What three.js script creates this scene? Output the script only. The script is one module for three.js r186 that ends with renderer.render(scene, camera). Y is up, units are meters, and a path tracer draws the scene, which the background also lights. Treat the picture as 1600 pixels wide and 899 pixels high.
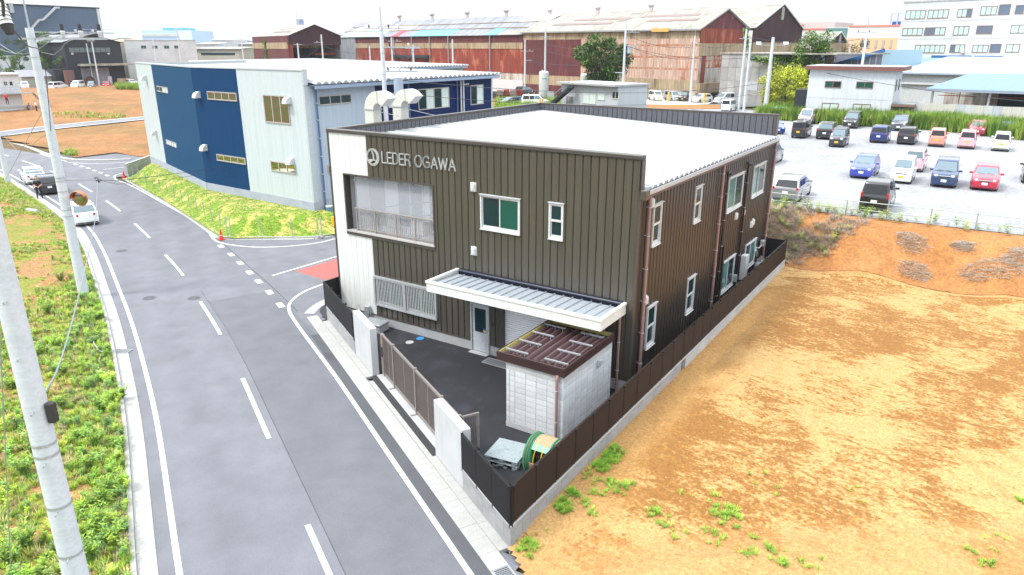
import * as THREE from 'three';
import { mergeGeometries, toCreasedNormals } from 'three/addons/utils/BufferGeometryUtils.js';
import { RoundedBoxGeometry } from 'three/addons/geometries/RoundedBoxGeometry.js';
import { MarchingCubes } from 'three/addons/objects/MarchingCubes.js';
import { FontLoader } from 'three/addons/loaders/FontLoader.js';
import { TextGeometry } from 'three/addons/geometries/TextGeometry.js';

// ---------------------------------------------------------------- camera, sky, sun, exposure
const scene = new THREE.Scene();
const EYE = new THREE.Vector3(9.234, 12, 21.768), YAW = 33.3 * Math.PI / 180, PITCH = 18.806 * Math.PI / 180;
const camera = new THREE.PerspectiveCamera(44.09, 1024 / 575, 0.1, 5000);
camera.position.copy(EYE); camera.rotation.order = 'YXZ'; camera.rotation.set(-PITCH, YAW, 0);
const renderer = new THREE.WebGLRenderer();
renderer.toneMapping = THREE.LinearToneMapping;
renderer.toneMappingExposure = 2.4;
renderer.shadowMap.enabled = true;
{ // bright thin overcast: paler and brighter towards the zenith
  const W = 256, H = 128, d = new Float32Array(W * H * 4);
  for (let j = 0; j < H; j++) for (let i = 0; i < W; i++) {
    const el = ((j + 0.5) / H - 0.5) * Math.PI, az = (i / W) * Math.PI * 2, s = Math.sin(el);
    const cl = 0.5 + 0.25 * Math.sin(az * 3 + 2.1 * Math.sin(el * 9)) + 0.25 * Math.sin(az * 7 + 5 * el + 1.3);
    let L = s >= 0 ? 0.375 + 1.17 * Math.pow(s, 0.85) : 0.3, k = (j * W + i) * 4;
    if (s > 0) L *= 0.965 + 0.07 * cl;
    const b = s >= 0 ? 0.05 * (1 - cl) + 0.02 : 0;
    d[k] = L * (0.975 - b); d[k + 1] = L * (1 - b * 0.35); d[k + 2] = L * 1.03; d[k + 3] = 1;
  }
  const t = new THREE.DataTexture(d, W, H, THREE.RGBAFormat, THREE.FloatType);
  t.mapping = THREE.EquirectangularReflectionMapping; t.magFilter = THREE.LinearFilter; t.needsUpdate = true;
  scene.background = t; scene.environment = t;
}
const sun = new THREE.DirectionalLight(new THREE.Color().setRGB(1, 0.95, 0.87), 1.5);
sun.position.set(-22, 52, 30); sun.target.position.set(0, 0, 0); sun.castShadow = true;
sun.shadow.radius = 20; sun.shadow.mapSize.set(2048, 2048);
Object.assign(sun.shadow.camera, { left: -180, right: 120, top: 150, bottom: -120, near: 1, far: 400 });
scene.add(sun, sun.target);
scene.fog = new THREE.FogExp2(new THREE.Color().setRGB(0.86, 0.92, 1), 0.00016);

// ---------------------------------------------------------------- helpers
let seed = 7;
const rnd = () => { seed = (seed + 0x6D2B79F5) | 0; let t = Math.imul(seed ^ (seed >>> 15), 1 | seed); t = (t + Math.imul(t ^ (t >>> 7), 61 | t)) ^ t; return ((t ^ (t >>> 14)) >>> 0) / 4294967296; };
const rr = (a, b) => a + (b - a) * rnd();
const lerp = (a, b, t) => a + (b - a) * t, clamp = (x, a = 0, b = 1) => Math.min(b, Math.max(a, x));
const smooth = (a, b, x) => { const t = clamp((x - a) / (b - a)); return t * t * (3 - 2 * t); };
const hash = (i, j, s) => { let h = (Math.imul(i, 374761393) + Math.imul(j, 668265263) + Math.imul(s, 2147483647 ^ 0x5bd1e995)) | 0; h = Math.imul(h ^ (h >>> 13), 1274126177); return ((h ^ (h >>> 16)) >>> 0) / 4294967296; };
function vn(x, y, per = 0, s = 1) { // value noise, tiling when per > 0
  const i = Math.floor(x), j = Math.floor(y), fx = x - i, fy = y - j, u = fx * fx * (3 - 2 * fx), v = fy * fy * (3 - 2 * fy);
  const w = (n) => per ? ((n % per) + per) % per : n, i0 = w(i), i1 = w(i + 1), j0 = w(j), j1 = w(j + 1);
  return lerp(lerp(hash(i0, j0, s), hash(i1, j0, s), u), lerp(hash(i0, j1, s), hash(i1, j1, s), u), v);
}
function fbm(x, y, o = 4, per = 0, s = 1) { let a = 0.5, t = 0, n = 0; for (let k = 0; k < o; k++) { t += a * vn(x, y, per, s + k); n += a; a *= 0.5; x *= 2; y *= 2; per *= 2; } return t / n; }
// the photograph's pixels as directions: a pixel plus the height or the plane that the point lies on gives the point
const FPX = 1110, CP = Math.cos(PITCH), SP = Math.sin(PITCH), CY = Math.cos(YAW), SY = Math.sin(YAW);
function dir(u, v) { const x = u - 800, y = v - 449.5, f = FPX * CP - y * SP; return [x * CY - f * SY, -(y * CP + FPX * SP), -x * SY - f * CY, f]; }
const G = (u, v, h = 0) => { const d = dir(u, v), t = (h - EYE.y) / d[1]; return [EYE.x + d[0] * t, EYE.z + d[2] * t]; };         // on the level y = h
const D = (u, v, f) => { const d = dir(u, v), t = f / d[3]; return [EYE.x + d[0] * t, EYE.y + d[1] * t, EYE.z + d[2] * t]; };      // at f metres forward
const hAt = (v, u, x, z) => { const d = dir(u, v), f = -(x - EYE.x) * SY - (z - EYE.z) * CY; return EYE.y + d[1] * f / d[3]; };
const fwd = (x, z) => -(x - EYE.x) * SY - (z - EYE.z) * CY;
const RX = CY, RZ = -SY, FX = -SY, FZ = -CY;                                                                                        // camera's level right and forward
const cam2w = (r, f) => [EYE.x + r * RX + f * FX, EYE.z + r * RZ + f * FZ];

const taken = {};
function numbered(n) { if (!(n in taken)) { taken[n] = 0; return n; } taken[n]++; return n + '_' + String(taken[n]).padStart(3, '0'); }
function shade(o) { o.castShadow = true; o.receiveShadow = true; return o; }
function uvm(g) { // uv in metres, by the face's main direction
  const p = g.attributes.position, n = g.attributes.normal, uv = new Float32Array(p.count * 2);
  for (let i = 0; i < p.count; i++) {
    const ax = Math.abs(n.getX(i)), ay = Math.abs(n.getY(i)), az = Math.abs(n.getZ(i)), x = p.getX(i), y = p.getY(i), z = p.getZ(i);
    if (ay >= ax && ay >= az) { uv[2 * i] = x; uv[2 * i + 1] = z; } else if (ax >= az) { uv[2 * i] = z; uv[2 * i + 1] = y; } else { uv[2 * i] = x; uv[2 * i + 1] = y; }
  }
  g.setAttribute('uv', new THREE.BufferAttribute(uv, 2)); return g;
}
function prep(g, keepUV) {
  if (g.index) g = g.toNonIndexed();
  for (const k of Object.keys(g.attributes)) if (!['position', 'normal', 'uv', 'color'].includes(k)) g.deleteAttribute(k);
  if (!g.attributes.normal) g.computeVertexNormals();
  if (!keepUV || !g.attributes.uv) uvm(g);
  return g;
}
const join = (gs, keepUV) => { gs = (Array.isArray(gs) ? gs : [gs]).flat(Infinity).map((g) => prep(g, keepUV)); return gs.length > 1 ? mergeGeometries(gs) : gs[0]; };
function mesh(name, gs, m, parent, keepUV) { const o = shade(new THREE.Mesh(join(gs, keepUV), m)); o.name = parent ? name : numbered(name); (parent || scene).add(o); return o; }
function tag(o, label, category, group) { o.userData.label = label; o.userData.category = category; if (group) o.userData.group = group; return o; }
function thing(name, label, category, [x, y, z] = [0, 0, 0], turn = 0, group) { const o = new THREE.Group(); o.name = numbered(name); o.position.set(x, y, z); o.rotation.y = turn; scene.add(o); return tag(o, label, category, group); }
function struct(name, gs, m, keepUV = true) { const o = mesh(name, gs, m, null, keepUV); o.userData.kind = 'structure'; return o; }
function place(o, [x, y, z], turn = 0) { o.position.set(x, y, z); o.rotation.y = turn; return o; }
function copyOf(root, [x, y, z], turn = 0, label) { const c = root.clone(); c.name = numbered(root.name.replace(/_\d{3}$/, '')); scene.add(c); place(c, [x, y, z], turn); c.userData = { ...root.userData }; if (label) c.userData.label = label; return c; }
// geometries
const bx = (x0, x1, y0, y1, z0, z1) => new THREE.BoxGeometry(Math.abs(x1 - x0), Math.abs(y1 - y0), Math.abs(z1 - z0)).translate((x0 + x1) / 2, (y0 + y1) / 2, (z0 + z1) / 2);
const rb = (x0, x1, y0, y1, z0, z1, r = 0.02, s = 2) => new RoundedBoxGeometry(x1 - x0, y1 - y0, z1 - z0, s, Math.min(r, (x1 - x0) * 0.49, (y1 - y0) * 0.49, (z1 - z0) * 0.49)).translate((x0 + x1) / 2, (y0 + y1) / 2, (z0 + z1) / 2);
const V3 = (x, y, z) => new THREE.Vector3(x, y, z), UP = V3(0, 1, 0);
function bar(a, b, r0, r1 = r0, n = 8, open = false) { // round bar between two points
  a = V3(...a); b = V3(...b); const d = b.clone().sub(a), L = d.length();
  return new THREE.CylinderGeometry(r1, r0, L, n, 1, open).applyQuaternion(new THREE.Quaternion().setFromUnitVectors(UP, d.divideScalar(L))).translate((a.x + b.x) / 2, (a.y + b.y) / 2, (a.z + b.z) / 2);
}
function beam(a, b, w, h) { // square bar, upright section
  a = V3(...a); b = V3(...b); const d = b.clone().sub(a), L = d.length(), g = new THREE.BoxGeometry(w, h, L);
  return g.applyMatrix4(new THREE.Matrix4().lookAt(b, a, Math.abs(d.y) > L * 0.98 ? V3(1, 0, 0) : UP)).translate((a.x + b.x) / 2, (a.y + b.y) / 2, (a.z + b.z) / 2);
}
function tube(pts, r, n = 6, seg) { const c = new THREE.CatmullRomCurve3(pts.map((p) => V3(...p))); return new THREE.TubeGeometry(c, seg || pts.length * 6, r, n, false); }
function sag(a, b, drop, n = 12) { const out = []; for (let i = 0; i <= n; i++) { const t = i / n; out.push([lerp(a[0], b[0], t), lerp(a[1], b[1], t) - drop * 4 * t * (1 - t), lerp(a[2], b[2], t)]); } return out; }
function quads(list) { // list of [a,b,c,d] points
  const p = []; for (const [a, b, c, d] of list) p.push(...a, ...b, ...c, ...a, ...c, ...d);
  const g = new THREE.BufferGeometry(); g.setAttribute('position', new THREE.Float32BufferAttribute(p, 3)); g.computeVertexNormals(); return uvm(g);
}
function prismXZ(pts, y0, y1) { // closed outline on the ground, extruded up
  const s = new THREE.Shape(pts.map(([x, z]) => new THREE.Vector2(x, -z))), g = new THREE.ExtrudeGeometry(s, { depth: y1 - y0, bevelEnabled: false });
  return g.rotateX(-Math.PI / 2).translate(0, y0, 0);
}
function sheet(pts, y) { const s = new THREE.Shape(pts.map(([x, z]) => new THREE.Vector2(x, -z))); return new THREE.ShapeGeometry(s).rotateX(-Math.PI / 2).translate(0, y, 0); }
function grid(x0, x1, nx, z0, z1, nz, h, col, keep) { // height field with optional vertex colour and mask
  const P = [], C = [], U = [], I = [];
  for (let j = 0; j <= nz; j++) for (let i = 0; i <= nx; i++) {
    const x = lerp(x0, x1, i / nx), z = lerp(z0, z1, j / nz); P.push(x, h(x, z), z); U.push(x, z); if (col) C.push(...col(x, z));
  }
  for (let j = 0; j < nz; j++) for (let i = 0; i < nx; i++) {
    if (keep && !keep(lerp(x0, x1, (i + 0.5) / nx), lerp(z0, z1, (j + 0.5) / nz))) continue;
    const a = j * (nx + 1) + i, b = a + 1, c = a + nx + 1, e = c + 1; (z1 > z0) === (x1 > x0) ? I.push(a, c, b, b, c, e) : I.push(a, b, c, b, e, c);
  }
  const g = new THREE.BufferGeometry(); g.setAttribute('position', new THREE.Float32BufferAttribute(P, 3)); g.setAttribute('uv', new THREE.Float32BufferAttribute(U, 2));
  if (col) g.setAttribute('color', new THREE.Float32BufferAttribute(C, 3)); g.setIndex(I); g.computeVertexNormals(); return g;
}
// textures
function tex(n, f, { m = n, color = true, rep } = {}) {
  const d = new Uint8Array(n * m * 4);
  for (let j = 0; j < m; j++) for (let i = 0; i < n; i++) { const c = f(i / n, j / m), k = (j * n + i) * 4; d[k] = clamp(c[0], 0, 255); d[k + 1] = clamp(c[1], 0, 255); d[k + 2] = clamp(c[2], 0, 255); d[k + 3] = 255; }
  const t = new THREE.DataTexture(d, n, m); t.wrapS = t.wrapT = THREE.RepeatWrapping; t.magFilter = THREE.LinearFilter; t.minFilter = THREE.LinearMipmapLinearFilter; t.generateMipmaps = true;
  if (color) t.colorSpace = THREE.SRGBColorSpace; if (rep) t.repeat.set(...rep); t.needsUpdate = true; return t;
}
const again = (t, ...rep) => { const c = t.clone(); c.repeat.set(...rep); c.needsUpdate = true; return c; };
const lin = (r, g, b) => new THREE.Color().setRGB(r, g, b);
const mat = (c, rough = 0.8, o = {}) => new THREE.MeshStandardMaterial({ color: Array.isArray(c) ? lin(...c) : c, roughness: rough, metalness: 0, side: THREE.DoubleSide, ...o });
const grey = (f) => (u, v) => { const g = f(u, v) * 255; return [g, g, g]; };
const T_fine = tex(512, grey((u, v) => 0.8 + 0.2 * fbm(u * 64, v * 64, 3, 64, 3)), {});                                           // faint grain
const T_conc = tex(1024, grey((u, v) => 0.74 + 0.16 * fbm(u * 6, v * 6, 5, 6, 11) + 0.1 * fbm(u * 128, v * 128, 2, 128, 5)));       // blotchy concrete
const T_bump = tex(512, grey((u, v) => fbm(u * 48, v * 48, 4, 48, 21)), { color: false });
const T_streak = tex(512, grey((u, v) => 0.82 + 0.12 * fbm(u * 64, v * 3, 3, 0, 31) * 1 + 0.06 * fbm(u * 128, v * 128, 2, 128, 8)));  // weather streaks down a metal sheet
const conc = (c, o = {}) => mat(c, 0.85, { map: again(T_conc, 0.25, 0.25), bumpMap: again(T_bump, 1, 1), bumpScale: 0.004, ...o });
const metal = (c, rough = 0.4, o = {}) => mat(c, rough, { map: again(T_fine, 0.5, 0.5), ...o });
const M = {
  white: metal([0.66, 0.67, 0.68], 0.45), offwhite: metal([0.66, 0.66, 0.61], 0.5), alu: metal([0.6, 0.62, 0.65], 0.35, { metalness: 0.4 }), galv: metal([0.5, 0.53, 0.57], 0.42, { metalness: 0.5 }),
  black: mat([0.012, 0.012, 0.014], 0.55), dark: mat([0.03, 0.028, 0.03], 0.6), rubber: mat([0.02, 0.02, 0.02], 0.85),
  glass: new THREE.MeshPhysicalMaterial({ color: lin(0.012, 0.03, 0.036), roughness: 0.06, specularIntensity: 0.55, side: THREE.DoubleSide }),
  glassGreen: new THREE.MeshPhysicalMaterial({ color: lin(0.014, 0.075, 0.055), roughness: 0.07, specularIntensity: 0.55, side: THREE.DoubleSide }),
  glassTeal: new THREE.MeshPhysicalMaterial({ color: lin(0.08, 0.2, 0.2), roughness: 0.06, side: THREE.DoubleSide }),
  glassGoldReflect: new THREE.MeshPhysicalMaterial({ color: lin(0.5, 0.46, 0.32), roughness: 0.02, metalness: 1, side: THREE.DoubleSide }),  // mirror pane; the gold of the reflected ground is put into its colour
  curtain: mat([0.5, 0.58, 0.55], 0.7), conc: conc([0.46, 0.47, 0.49]), concPale: conc([0.52, 0.53, 0.54]), concDark: conc([0.36, 0.36, 0.36]),
  pinkPipe: metal([0.34, 0.2, 0.185], 0.45), blackPipe: mat([0.02, 0.017, 0.017], 0.4), brownDark: metal([0.045, 0.032, 0.028], 0.4), yellow: mat([0.75, 0.42, 0.01], 0.5),
  blueCap: mat([0.02, 0.2, 0.5], 0.5), red: mat([0.62, 0.02, 0.012], 0.45), plateW: mat([0.75, 0.75, 0.75], 0.4), plateY: mat([0.75, 0.4, 0.01], 0.4), wood: mat([0.3, 0.17, 0.09], 0.8),
};
// ---------------------------------------------------------------- the land
const LOT = 2.6; // the gravel car park and the land behind it lie above the road
const AX = -0.8783, AZ = -0.4782, NX = -0.4782, NZ = 0.8783; // along the yard's front boundary, and out of it to the road
const B = (s, n) => [1.14 + AX * s + NX * n, 9.48 + AZ * s + NZ * n];
function T(x, z) { // lie of the wide land
  const a = smooth(-18.6, -22.2, z) * smooth(-60, -20, x) * LOT;
  const f = fwd(x, z), west = smooth(-20, -60, x), b = (0.25 * smooth(-72, -84, x) + 0.9 * smooth(-118, -128, x) * smooth(-34, -52, z) + 1.2 * smooth(-126, -172, x)) * smooth(-14, -22, z);
  return Math.max(a, b) + smooth(190, 420, f) * 0.4 * west;
}
const SOIL = 36; // metres covered by the soil sheet: turned soil, pale dry crust over damp ochre, graded rows, wheel marks
const tracks = [[[13.5, -9.5], [10.6, -9.2], [9.2, -7.4], [8.9, -5], [9.6, -2.2], [11.5, 0.5]], [[14, -7.8], [11.2, -7.6], [10.5, -6.4], [10.4, -4.6], [11, -2.6], [13, -0.6]], [[3.2, -14], [3.6, -8], [4.6, -2], [4.8, 3], [6.4, 8]], [[4.7, -14], [5.1, -8], [6.1, -2], [6.4, 3], [8, 8]]].map((p) => new THREE.CatmullRomCurve3(p.map(([x, z]) => V3(x, 0, z))).getPoints(60));
const trackAt = (x, z) => { let m = 0; for (const [n, t] of tracks.entries()) { for (let i = 0; i < t.length; i++) { const dx = x - t[i].x, dz = z - t[i].z; if (dx < 0.18 && dx > -0.18 && dx * dx + dz * dz < 0.03) { m = Math.max(m, n < 2 ? 1 : 0.55); break; } } } return m; };
const T_soil = tex(2048, (u, v) => {
  const x = u * SOIL, z = v * SOIL > 18 ? v * SOIL - SOIL : v * SOIL, far = x > 15.5;
  const w = fbm(x * 0.8 + 3, z * 0.8, 3, 0, 41), a = fbm(x * 0.44 + w * 1.3, z * 0.36 + w, far ? 3 : 6, 0, 42), st = far ? 0.5 : fbm(x * 2.2 + z * 0.7, z * 7 - x, 4, 0, 43), g = far ? 0.5 : fbm(x * 22, z * 22, 3, 0, 44), p = hash(u * 2048 | 0, v * 2048 | 0, 9), sp = far ? 0 : fbm(x * 13 + 4, z * 15, 3, 0, 45);
  const run = smooth(3.4, 1.9, x + 0.7 * (w - 0.5)) * smooth(-17, -12, z) * smooth(9.5, 6, z); // smooth silt washed along the wall
  let damp = smooth(0.36, 0.68, a + (st - 0.5) * 0.46 + (sp - 0.5) * 0.55 - 0.1 * smooth(2, 9, z) + 0.05 * smooth(-4, -12, z) * smooth(3, 7, x));
  damp = lerp(damp, 0.42 + 0.3 * smooth(0.4, 0.2, Math.abs(x - 2.3 - w)), run * 0.85); damp = clamp(damp + (far ? 0 : trackAt(x, z)) * (0.02 + 0.34 * st));
  const heap = smooth(8.2, 9.6, z + (x - 2) * 0.75), k = 0.82 + 0.36 * g + (p > 0.996 ? 0.12 : p < 0.004 ? -0.16 : 0), dry = [226, 181, 118], wet = [172, 118, 52], cr = [222, 165, 104];
  return [0, 1, 2].map((i) => lerp(lerp(dry[i], wet[i], damp), cr[i], heap * 0.65) * k);
});
const T_orange = tex(1024, (u, v) => { const w = fbm(u * 5, v * 5, 5, 5, 51), g = fbm(u * 90, v * 90, 3, 90, 52), c = fbm(u * 18, v * 18, 3, 18, 53); const k = 0.74 + 0.3 * g + 0.16 * (c - 0.5); return [lerp(204, 222, w) * k, lerp(138, 162, w) * k, lerp(70, 98, w) * k]; });
const T_asph = (() => { // 12 m of asphalt: aggregate, faint mottling, scuffs and hairline cracks
  const n = 2048, f = new Float32Array(n * n).fill(0), stroke = (x, y, a, len, bend, v, w) => { for (let t = 0; t < len; t++) { x += Math.cos(a); y += Math.sin(a); a += bend + (rnd() - 0.5) * w; for (let q = 0; q < 3; q++) { const X = ((Math.round(x) % n) + n) % n, Y = ((Math.round(y + q - 1) % n) + n) % n; f[Y * n + X] = v * (q === 1 ? 1 : 0.5) * (0.4 + 0.6 * rnd()); } } };
  for (let k = 0; k < 260; k++) stroke(rr(0, n), rr(0, n), rr(-0.5, 0.5) + (rnd() < 0.5 ? 0.5 : 3.6), rr(20, 150), rr(-0.012, 0.012), rr(0.02, 0.07), 0.05);
  for (let k = 0; k < 46; k++) stroke(rr(0, n), rr(0, n), rr(0, 6.28), rr(60, 320), 0, rr(-0.1, -0.04), 0.5);
  return tex(n, (u, v) => { const i = Math.round(u * n), j = Math.round(v * n), g = hash(i, j, 3), g2 = hash(i >> 1, j >> 1, 5), m = fbm(u * 18, v * 18, 4, 18, 61), k = 0.83 + 0.1 * g + 0.09 * g2 + 0.12 * (m - 0.5) + f[j * n + i] + (g2 > 0.985 ? 0.08 : 0); return [240 * k, 240 * k, 245 * k]; });
})();
const T_gravel = tex(1024, (u, v) => { const g = hash(u * 1024 | 0, v * 1024 | 0, 4), n = fbm(u * 22, v * 22, 4, 22, 71), k = 0.72 + 0.3 * g * g + 0.26 * (n - 0.5); return [236 * k, 238 * k, 244 * k]; });
const T_turf = tex(1024, (u, v) => { const a = fbm(u * 9, v * 9, 5, 9, 81), g = fbm(u * 120, v * 120, 2, 120, 82), st = fbm(u * 14 + v * 10, v * 40, 3, 0, 83), d = smooth(0.46, 0.66, a * 0.7 + st * 0.3), k = 0.72 + 0.5 * g; return [lerp(128, 210, d) * k, lerp(162, 196, d) * k, lerp(46, 118, d) * k]; });
const T_verge = tex(1024, (u, v) => { const a = fbm(u * 7, v * 7, 5, 7, 91), g = fbm(u * 100, v * 100, 2, 100, 92), d = smooth(0.36, 0.56, a), k = 0.72 + 0.5 * g; return [lerp(200, 158, d) * k, lerp(150, 164, d) * k, lerp(98, 62, d) * k]; });
const T_bumpBig = tex(1024, grey((u, v) => 0.6 * fbm(u * 24, v * 24, 4, 24, 101) + 0.4 * fbm(u * 120, v * 120, 2, 120, 102)), { color: false });
const vc = { vertexColors: true };
const asphalt = (k, o = {}) => mat([0.132 * k, 0.136 * k, 0.149 * k], 0.88, { map: again(T_asph, 1 / 12, 1 / 12), bumpMap: again(T_bump, 1.6, 1.6), bumpScale: 0.006, ...o });
const M_road = asphalt(1.5, vc), M_yard = asphalt(0.13, { ...vc, roughness: 0.8, color: lin(0.0165, 0.0175, 0.023) }), M_paint = mat([0.68, 0.68, 0.68], 0.75, { map: again(T_conc, 0.6, 0.6) });
const M_soil = mat([0.54, 0.54, 0.53], 0.95, { map: again(T_soil, 1 / SOIL, 1 / SOIL), bumpMap: again(T_bumpBig, 0.3, 0.3), bumpScale: 0.05 });
const M_orange = mat([0.66, 0.63, 0.66], 0.95, { map: again(T_orange, 0.12, 0.12), bumpMap: again(T_bumpBig, 0.25, 0.25), bumpScale: 0.08 });
const M_gravel = mat([0.6, 0.6, 0.61], 0.92, { map: again(T_gravel, 0.3, 0.3), bumpMap: again(T_bump, 1, 1), bumpScale: 0.015, vertexColors: true });
const M_turf = mat([0.66, 0.68, 0.6], 0.95, { map: again(T_turf, 0.16, 0.16), bumpMap: again(T_bumpBig, 0.4, 0.4), bumpScale: 0.05 });
const M_verge = mat([0.56, 0.54, 0.54], 0.95, { map: again(T_verge, 0.14, 0.14), bumpMap: again(T_bumpBig, 0.3, 0.3), bumpScale: 0.07 });
const M_field = mat([0.52, 0.52, 0.58], 0.95, { map: again(T_orange, 0.07, 0.07), bumpMap: again(T_bumpBig, 0.15, 0.15), bumpScale: 0.1, vertexColors: true });
const M_far = mat([0.17, 0.19, 0.15], 0.95, { map: again(T_verge, 0.02, 0.02) });

// wide ground to the horizon
{
  const g = grid(-260, 160, 210, 60, -260, 160, (x, z) => T(x, z) - 0.12), far = new THREE.RingGeometry(150, 3200, 96, 6).rotateX(-Math.PI / 2).translate(-60, -0.6, -110);
  const p = far.attributes.position; for (let i = 0; i < p.count; i++) p.setY(i, lerp(-0.9, 2.2, smooth(100, 360, fwd(p.getX(i), p.getZ(i)))) - 0.5);
  struct('ground', [g, far], M_far);
}
// main road and side streets
const LINE_L = [[30, 32.8], [14, 24.4], [4, 19.25], [-5.11, 14.5], [-12.38, 10.64], [-17.77, 7.99], [-22.57, 5.75], [-27.3, 3.67], [-35.44, 0.16], [-41.42, -2.15], [-49.97, -4.61], [-58.55, -6.7], [-67.81, -8.86], [-74.95, -10.3], [-88, -12.6], [-104, -15], [-130, -18.5]];
const LINE_C = [[30, 29.1], [14, 20.9], [4, 15.75], [-2.07, 12.55], [-8.95, 8.95], [-13.64, 6.5], [-18.11, 4.3], [-22.34, 2.38], [-27.38, 0.15], [-32.3, -1.75], [-36.81, -3.47], [-41.88, -5.27], [-46.5, -6.8], [-51.79, -8.4], [-55.82, -9.5], [-61.47, -10.98], [-68.66, -12.5], [-75.24, -13.7], [-85, -15.2], [-104, -18], [-130, -21.5]];
const LINE_R = [B(-22, 1.25), B(-10, 1.25), B(0, 1.25), B(6, 1.25), B(11.4, 1.25), B(15, 1.32), [-15.6, 1.94], [-16.9, 1.2], [-17.75, 0.55], [-18.35, -0.3], [-18.72, -1.3], [-18.8, -2.4], [-18.6, -6], [-18.4, -14]];
const curve = (pts) => new THREE.CatmullRomCurve3(pts.map(([x, z]) => V3(x, 0, z)), false, 'centripetal');
function ribbon(pts, off, width, y, from = 0, to = 1e9, step = 0.6) { // flat band along a line, with offset to its right
  const c = Array.isArray(pts) ? curve(pts) : pts, L = c.getLength(); to = Math.min(to, L); const n = Math.max(1, Math.ceil((to - from) / step)), q = [];
  let prev;
  for (let i = 0; i <= n; i++) {
    const t = lerp(from, to, i / n) / L, p = c.getPointAt(t), d = c.getTangentAt(t), a = [p.x - d.z * (off - width / 2), y, p.z + d.x * (off - width / 2)], b = [p.x - d.z * (off + width / 2), y, p.z + d.x * (off + width / 2)];
    if (prev) q.push([prev[0], prev[1], b, a]); prev = [a, b];
  }
  return quads(q);
}
const cL = curve(LINE_L), cC = curve(LINE_C), cR = curve(LINE_R);
const inPoly = (pts, x, z) => { let c = false; for (let i = 0, j = pts.length - 1; i < pts.length; j = i++) if ((pts[i][1] > z) !== (pts[j][1] > z) && x < (pts[j][0] - pts[i][0]) * (z - pts[i][1]) / (pts[j][1] - pts[i][1]) + pts[i][0]) c = !c; return c; };
{
  const patch = (x, z) => { const q = (x * NX + z * NZ) - 0.9, wheel = Math.cos(q * 3.6) * 0.03, dust = smooth(0.5, 0.72, fbm(x * 0.7 + 3, z * 0.7, 6, 0, 114)) * 0.06, n = fbm(x * 0.22, z * 0.22, 4, 0, 111), m = fbm(x * 1.1 + 9, z * 1.1, 3, 0, 112), al = fbm((x * AX + z * AZ) * 0.05, (x * NX + z * NZ) * 1.3, 3, 0, 113); const fi = fbm(x * 3.1, z * 3.1, 2, 0, 115), k = 0.9 + 0.08 * (n - 0.5) + 0.07 * (m - 0.5) + 0.1 * (fi - 0.5) + 0.1 * (al - 0.5) + wheel + dust; return [k, k, k]; };
  const edge = [...LINE_L.map(([x, z]) => [x, z + 1.2])].concat([[-130, -27], [-90, -24], [-76, -21], [-73, -60], [-60, -60], [-60, -14], [-40, -9.3], [-31, -5.4], [-25, -12], [-25, -50], [-15.2, -50], [-15.2, 0], [-15.2, 0.8], [1.1, 9.6], [30, 25.35]]);
  struct('road', grid(-130, 30, 400, 34, -50, 210, () => 0, patch, (x, z) => inPoly(edge, x, z)), M_road);
}
{ // painted lines, in worn white
  const g = [ribbon(cL, 0, 0.15, 0.006, 6, 1e9)];
  g.push(ribbon(cR, 0, 0.15, 0.006, 2, 1e9));
  const Lc = cC.getLength();
  for (let s = 3.2; s < Lc - 6; s += 10) g.push(ribbon(cC, 0, 0.15, 0.006, s, s + 5));
  const far = [G(190, 271), [-61.4, -15], G(180, 280), G(200, 288), G(250, 315), G(320, 357), G(340, 378), G(367.6, 383.8), G(409, 386.6), G(464, 383.8), G(505.5, 378), G(524.8, 372.8), [-24.6, -14], [-24.6, -24]];
  g.push(ribbon(far, 0, 0.15, 0.006));
  const dash = (px, w, l) => px.map(([u, v], i) => { const p = G(u, v), q = G(...px[Math.min(i + 1, px.length - 1)]), o = G(...px[Math.max(i - 1, 0)]), d = V3(q[0] - o[0], 0, q[1] - o[1]).normalize(), c = V3(p[0], 0, p[1]), a = c.clone().addScaledVector(d, -l / 2), b = c.clone().addScaledVector(d, l / 2); return ribbon([[a.x, a.z], [b.x, b.z]], 0, w, 0.006); });
  g.push(dash([[345, 385], [361, 398], [375, 411], [390, 426], [404, 440], [421, 457], [438, 477]], 0.3, 0.75), dash([[118, 257], [127.5, 260], [137.5, 263], [147.5, 266.6], [157, 270], [167, 274.4]], 0.3, 0.9));
  g.push(ribbon([G(425, 431), G(526, 401)], 0, 0.15, 0.006), ribbon([G(160.6, 265), G(196, 261)], 0, 0.15, 0.006), ribbon([G(105, 254), G(150, 256), G(200, 253.5)], 0, 0.15, 0.006), ribbon([[-130, -24.3], [-104, -20.9], G(40, 231), G(70, 243), G(104, 252.5)], 0, 0.15, 0.006));
  const o = struct('road_markings', g.flat(), M_paint); o.userData.kind = 'structure';
  struct('red_road_surface', sheet([G(461, 424), G(524, 405.5), [-18.7, -6.4], [-18.85, -3.6], G(505, 437)], 0.004), mat([0.5, 0.13, 0.11], 0.85, { map: again(T_asph, 0.4, 0.4) }));
}
{ // asphalt seam along the lane joint, tar patches and manholes
  const M_seam = asphalt(0.55);
  struct('asphalt_patch', [sheet([B(14.1, 0.82), B(14.5, 1.15), B(13.6, 1.12), B(13.4, 0.82)], 0.003), ribbon([[-16.7, 0.9], [-20.5, -0.75], [-24.5, -2.4], [-31.3, -5.2]], 0, 0.05, 0.003)], M_seam);
  struct('new_asphalt_strip', [ribbon([B(-4, 0.96), B(6, 0.96), B(16.5, 0.96)], 0, 0.38, 0.0025), ribbon(cC, 0.34, 0.03, 0.003, 8, 60)], asphalt(0.7, { roughness: 0.9 }));
  struct('right_lane', ribbon(cC, 1.95, 3.2, 0.0012, 4, 58), asphalt(1.14));
}
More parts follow.
